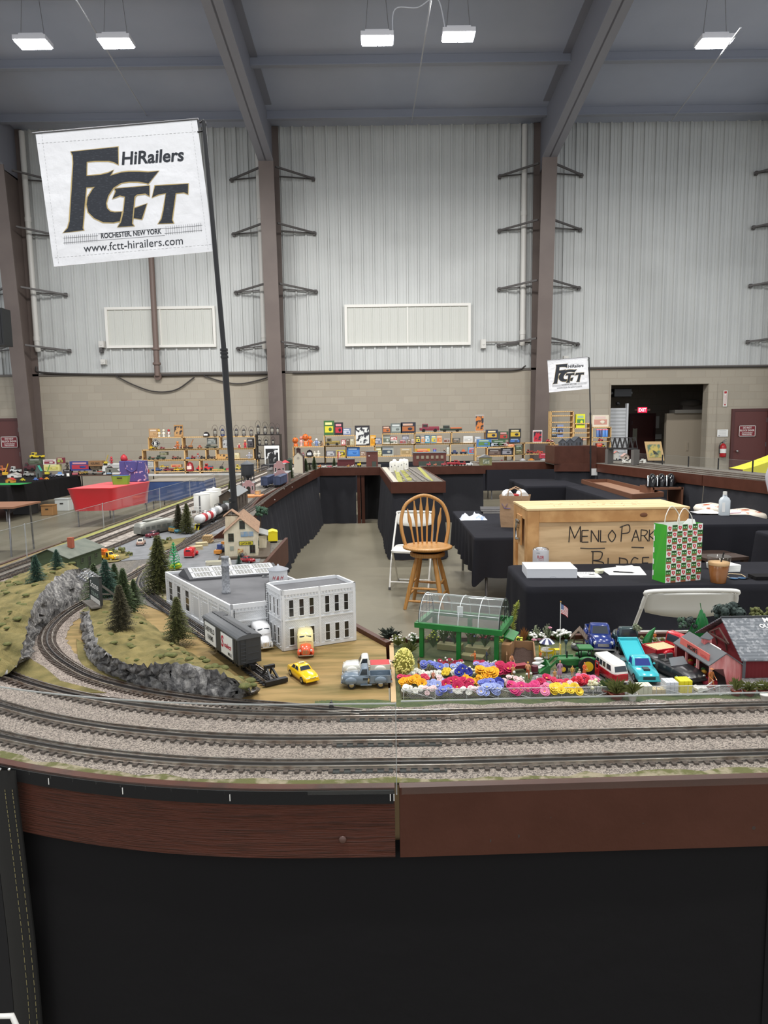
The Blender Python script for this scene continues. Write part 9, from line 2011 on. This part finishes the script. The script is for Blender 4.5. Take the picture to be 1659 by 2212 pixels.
for a in range(4):p,r_=[(.82*s*math.sin(a*PI/2+d),-.003,.82*s*math.cos(a*PI/2+d))for d in(0,PI/2)];b.beam(p,r_,.008,.004)
b.build('border',white_ink,t);letter('E',(0,-.003,-.045),(1,0,0),(0,0,1),.09,white_ink,t,width=.06,bold=.04)
q=aty(588,1003,16.9);t=thing('framed_photo','white framed black and white photo leaning by the dark lantern rack','picture',q);w,h=32*16.9/FPX,40*16.9/FPX;MB().bx(-w/2,w/2,0,.02,0,h).build('frame',paper,t);MB().bx(-w*.42,w*.42,-.003,0,h*.02,h*.84).build('print',M('bw_print',(30,30,32),.3,var=((220,220,220),8,'noise',.55,.6)),t)
q=aty(206,1007,16.85);t=thing('cardboard_box','plain brown cardboard box with black lettering on the far left table','box',q);MB().bx(-.17,.17,0,.2,0,.13).build('carton',M('cardboard',(150,112,76),.8),t);letter('KEURIG',(0,-.001,.04),(1,0,0),(0,0,1),.05,black_ink,t,width=.22,bold=.02)
table(-9.4,-7.55,13.7,17.0,'far left table covered with brick built trains',drop=.45,seed=31,mat=black_cloth);tag(MB().box((0,0,.003),(.9,.5,.006)).box((0,0,.007),(.8,.4,.003)).build('green_baseplate',hm('2c9c50'),None,at(8,1046,.744)),'bright green baseplate on the brick train table','baseplate')
table(-7.9,-6.1,16.85,17.7,'far left wall table full of boxed toys',cloth=False,tm=M('brown_laminate',(92,70,58),.5),drop=0);table(-6.9,-5.3,9.7,10.5,'bare brown folding table at the left edge',cloth=False,tm=M('red_laminate',(140,98,74),.45),drop=0);table(-5.0,-3.75,14.3,15.2,'table with blue drape before the left shelves',drop=.4,seed=33,mat=M('blue_cloth',(50,74,120),.9),tm=M('laminate'))
tag(MB().bx(-5.0,-3.75,14.3,15.2,.744,.75).bx(-5.0,-3.75,14.29,14.3,.735,.75).build('table_board',M('tan_board',(150,142,130),.7)),'bare tan board lying over the blue draped table','board')
rq=[at(u,v,.74)for u,v in((145,1056),(242,1054),(331,1039),(232,1041))];cen=sum(rq,Vector())/4;cen.z=0;t=thing('red_table','table in a stretched bright red cover beside the left run','table',cen);redm=M('red_spandex',(206,32,42),.6,sheen=.3);rows=[]
for z,s_,sg_ in((.742,.98,0),(.74,1,0),(.72,.985,.1),(.6,.94,.4),(.45,.89,.5),(.3,.86,.5)):
 r=[]
 for i in range(4):
  a,c=rq[i]-cen,rq[(i+1)%4]-cen
  for k in range(8):p=a.lerp(c,k/8);e=1-.12*sg_*math.sin(PI*k/8);r.append((p.x*s_*e,p.y*s_*e,z))
 rows.append(r)
b=MB().ring(rows);b.add(rows[0],[tuple(range(32))]);b.build('stretch_cover',redm,t)
for p in rq:p=(p-cen)*.8;MB().cyl((p.x,p.y,0),(p.x,p.y,.7),.014,n=8).build('leg',grey_metal,t)
q=at(262,1046,.744);f=q.y/FPX;t=thing('storage_tub','lime green plastic tub on the red table','tub',q,.1);w=36*f;MB().ring([[(x*s,y*s,z)for x,y in rrect(w,w*.6,.03,3)]for z,s in((0,.86),(w*.5,1),(w*.52,1.04),(w*.52,.97))],0,False,True,(True,False)).build('tub',hm('78a838'),t);MB().bx(-.05,.05,-w*.31,-w*.29,w*.36,w*.42).build('handle_slot',dark_glass,t);MB().bx(-w*.45,w*.45,-w*.25,w*.25,w*.48,w*.53).build('lid',hm('3c78b0'),t)
q=at(277,1043,.744)+Vector((0,.25,0));t=thing('tote_bag','purple blue patterned tote bag standing behind the green tub','bag',q);w,h=57*f,47*f;pm2=M('tote_print',(74,72,132),.6,var=((206,170,190),13,'noise',.58,.63));MB().bx(-w/2,w/2,0,.22,0,h).build('bag_body',pm2,t,None,.01)
for y in(-.004,.224):MB().tube([(-w*.25,y,h),(-w*.2,y,h*.6),(0,y,h*.45),(w*.18,y,h*.6),(w*.22,y,h)],.012,6).build('handle',hm('4c4a84'),t)
tag(MB().sph((0,0,.05),(.07,.07,.08),12).cyl((0,0,.11),(0,0,.14),.02,n=8).build('red_bottle_top',hm('b02830'),None,q+Vector((-.2,.12,h))),'red cap poking out of the patterned tote bag','cap')
for u,v,w,c,l,n_ in((102,1114,26,'9c7448','cardboard box under the black draped left table','cardboard_box'),(134,1104,30,'c8ccc8','translucent white tub under the black draped left table','storage_tub'),(48,1112,40,'2c2a2c','dark crate under the far left tables','crate')):
 q=at(u,v,0);q=at(u,v,.0)if q.y<18 else Vector((q.x,16,0));f=q.y/FPX;w*=f;t=thing(n_,l,'box',q);MB().bx(-w/2,w/2,0,w*.8,0,w*.85).build('body',hm(c),t,None,.01);MB().bx(-w*.52,w*.52,-.01,w*.82,w*.85,w*.9).build('lid',hm(c),t);MB().bx(-w*.12,w*.12,-.006,0,w*.5,w*.6).build('handle_slot',dark_glass,t)
q=aty(1640,1013,12.4);b=MB();b.grid([[(q.x-.35+.9*i/8,12.3+.5*j/4,max(.0,q.z+.0+.3*(i/8)**1.2))for j in range(5)]for i in range(9)]);rows=[[(q.x-.35+.9*i/8,12.3,z*(q.z+.3*(i/8)**1.2))for z in(1,.5,0)]for i in range(9)];b.grid(rows)
tag(b.build('yellow_cloth',hm('e8e040',.8)),'bright yellow cloth draped over a table beyond the right run','cloth')
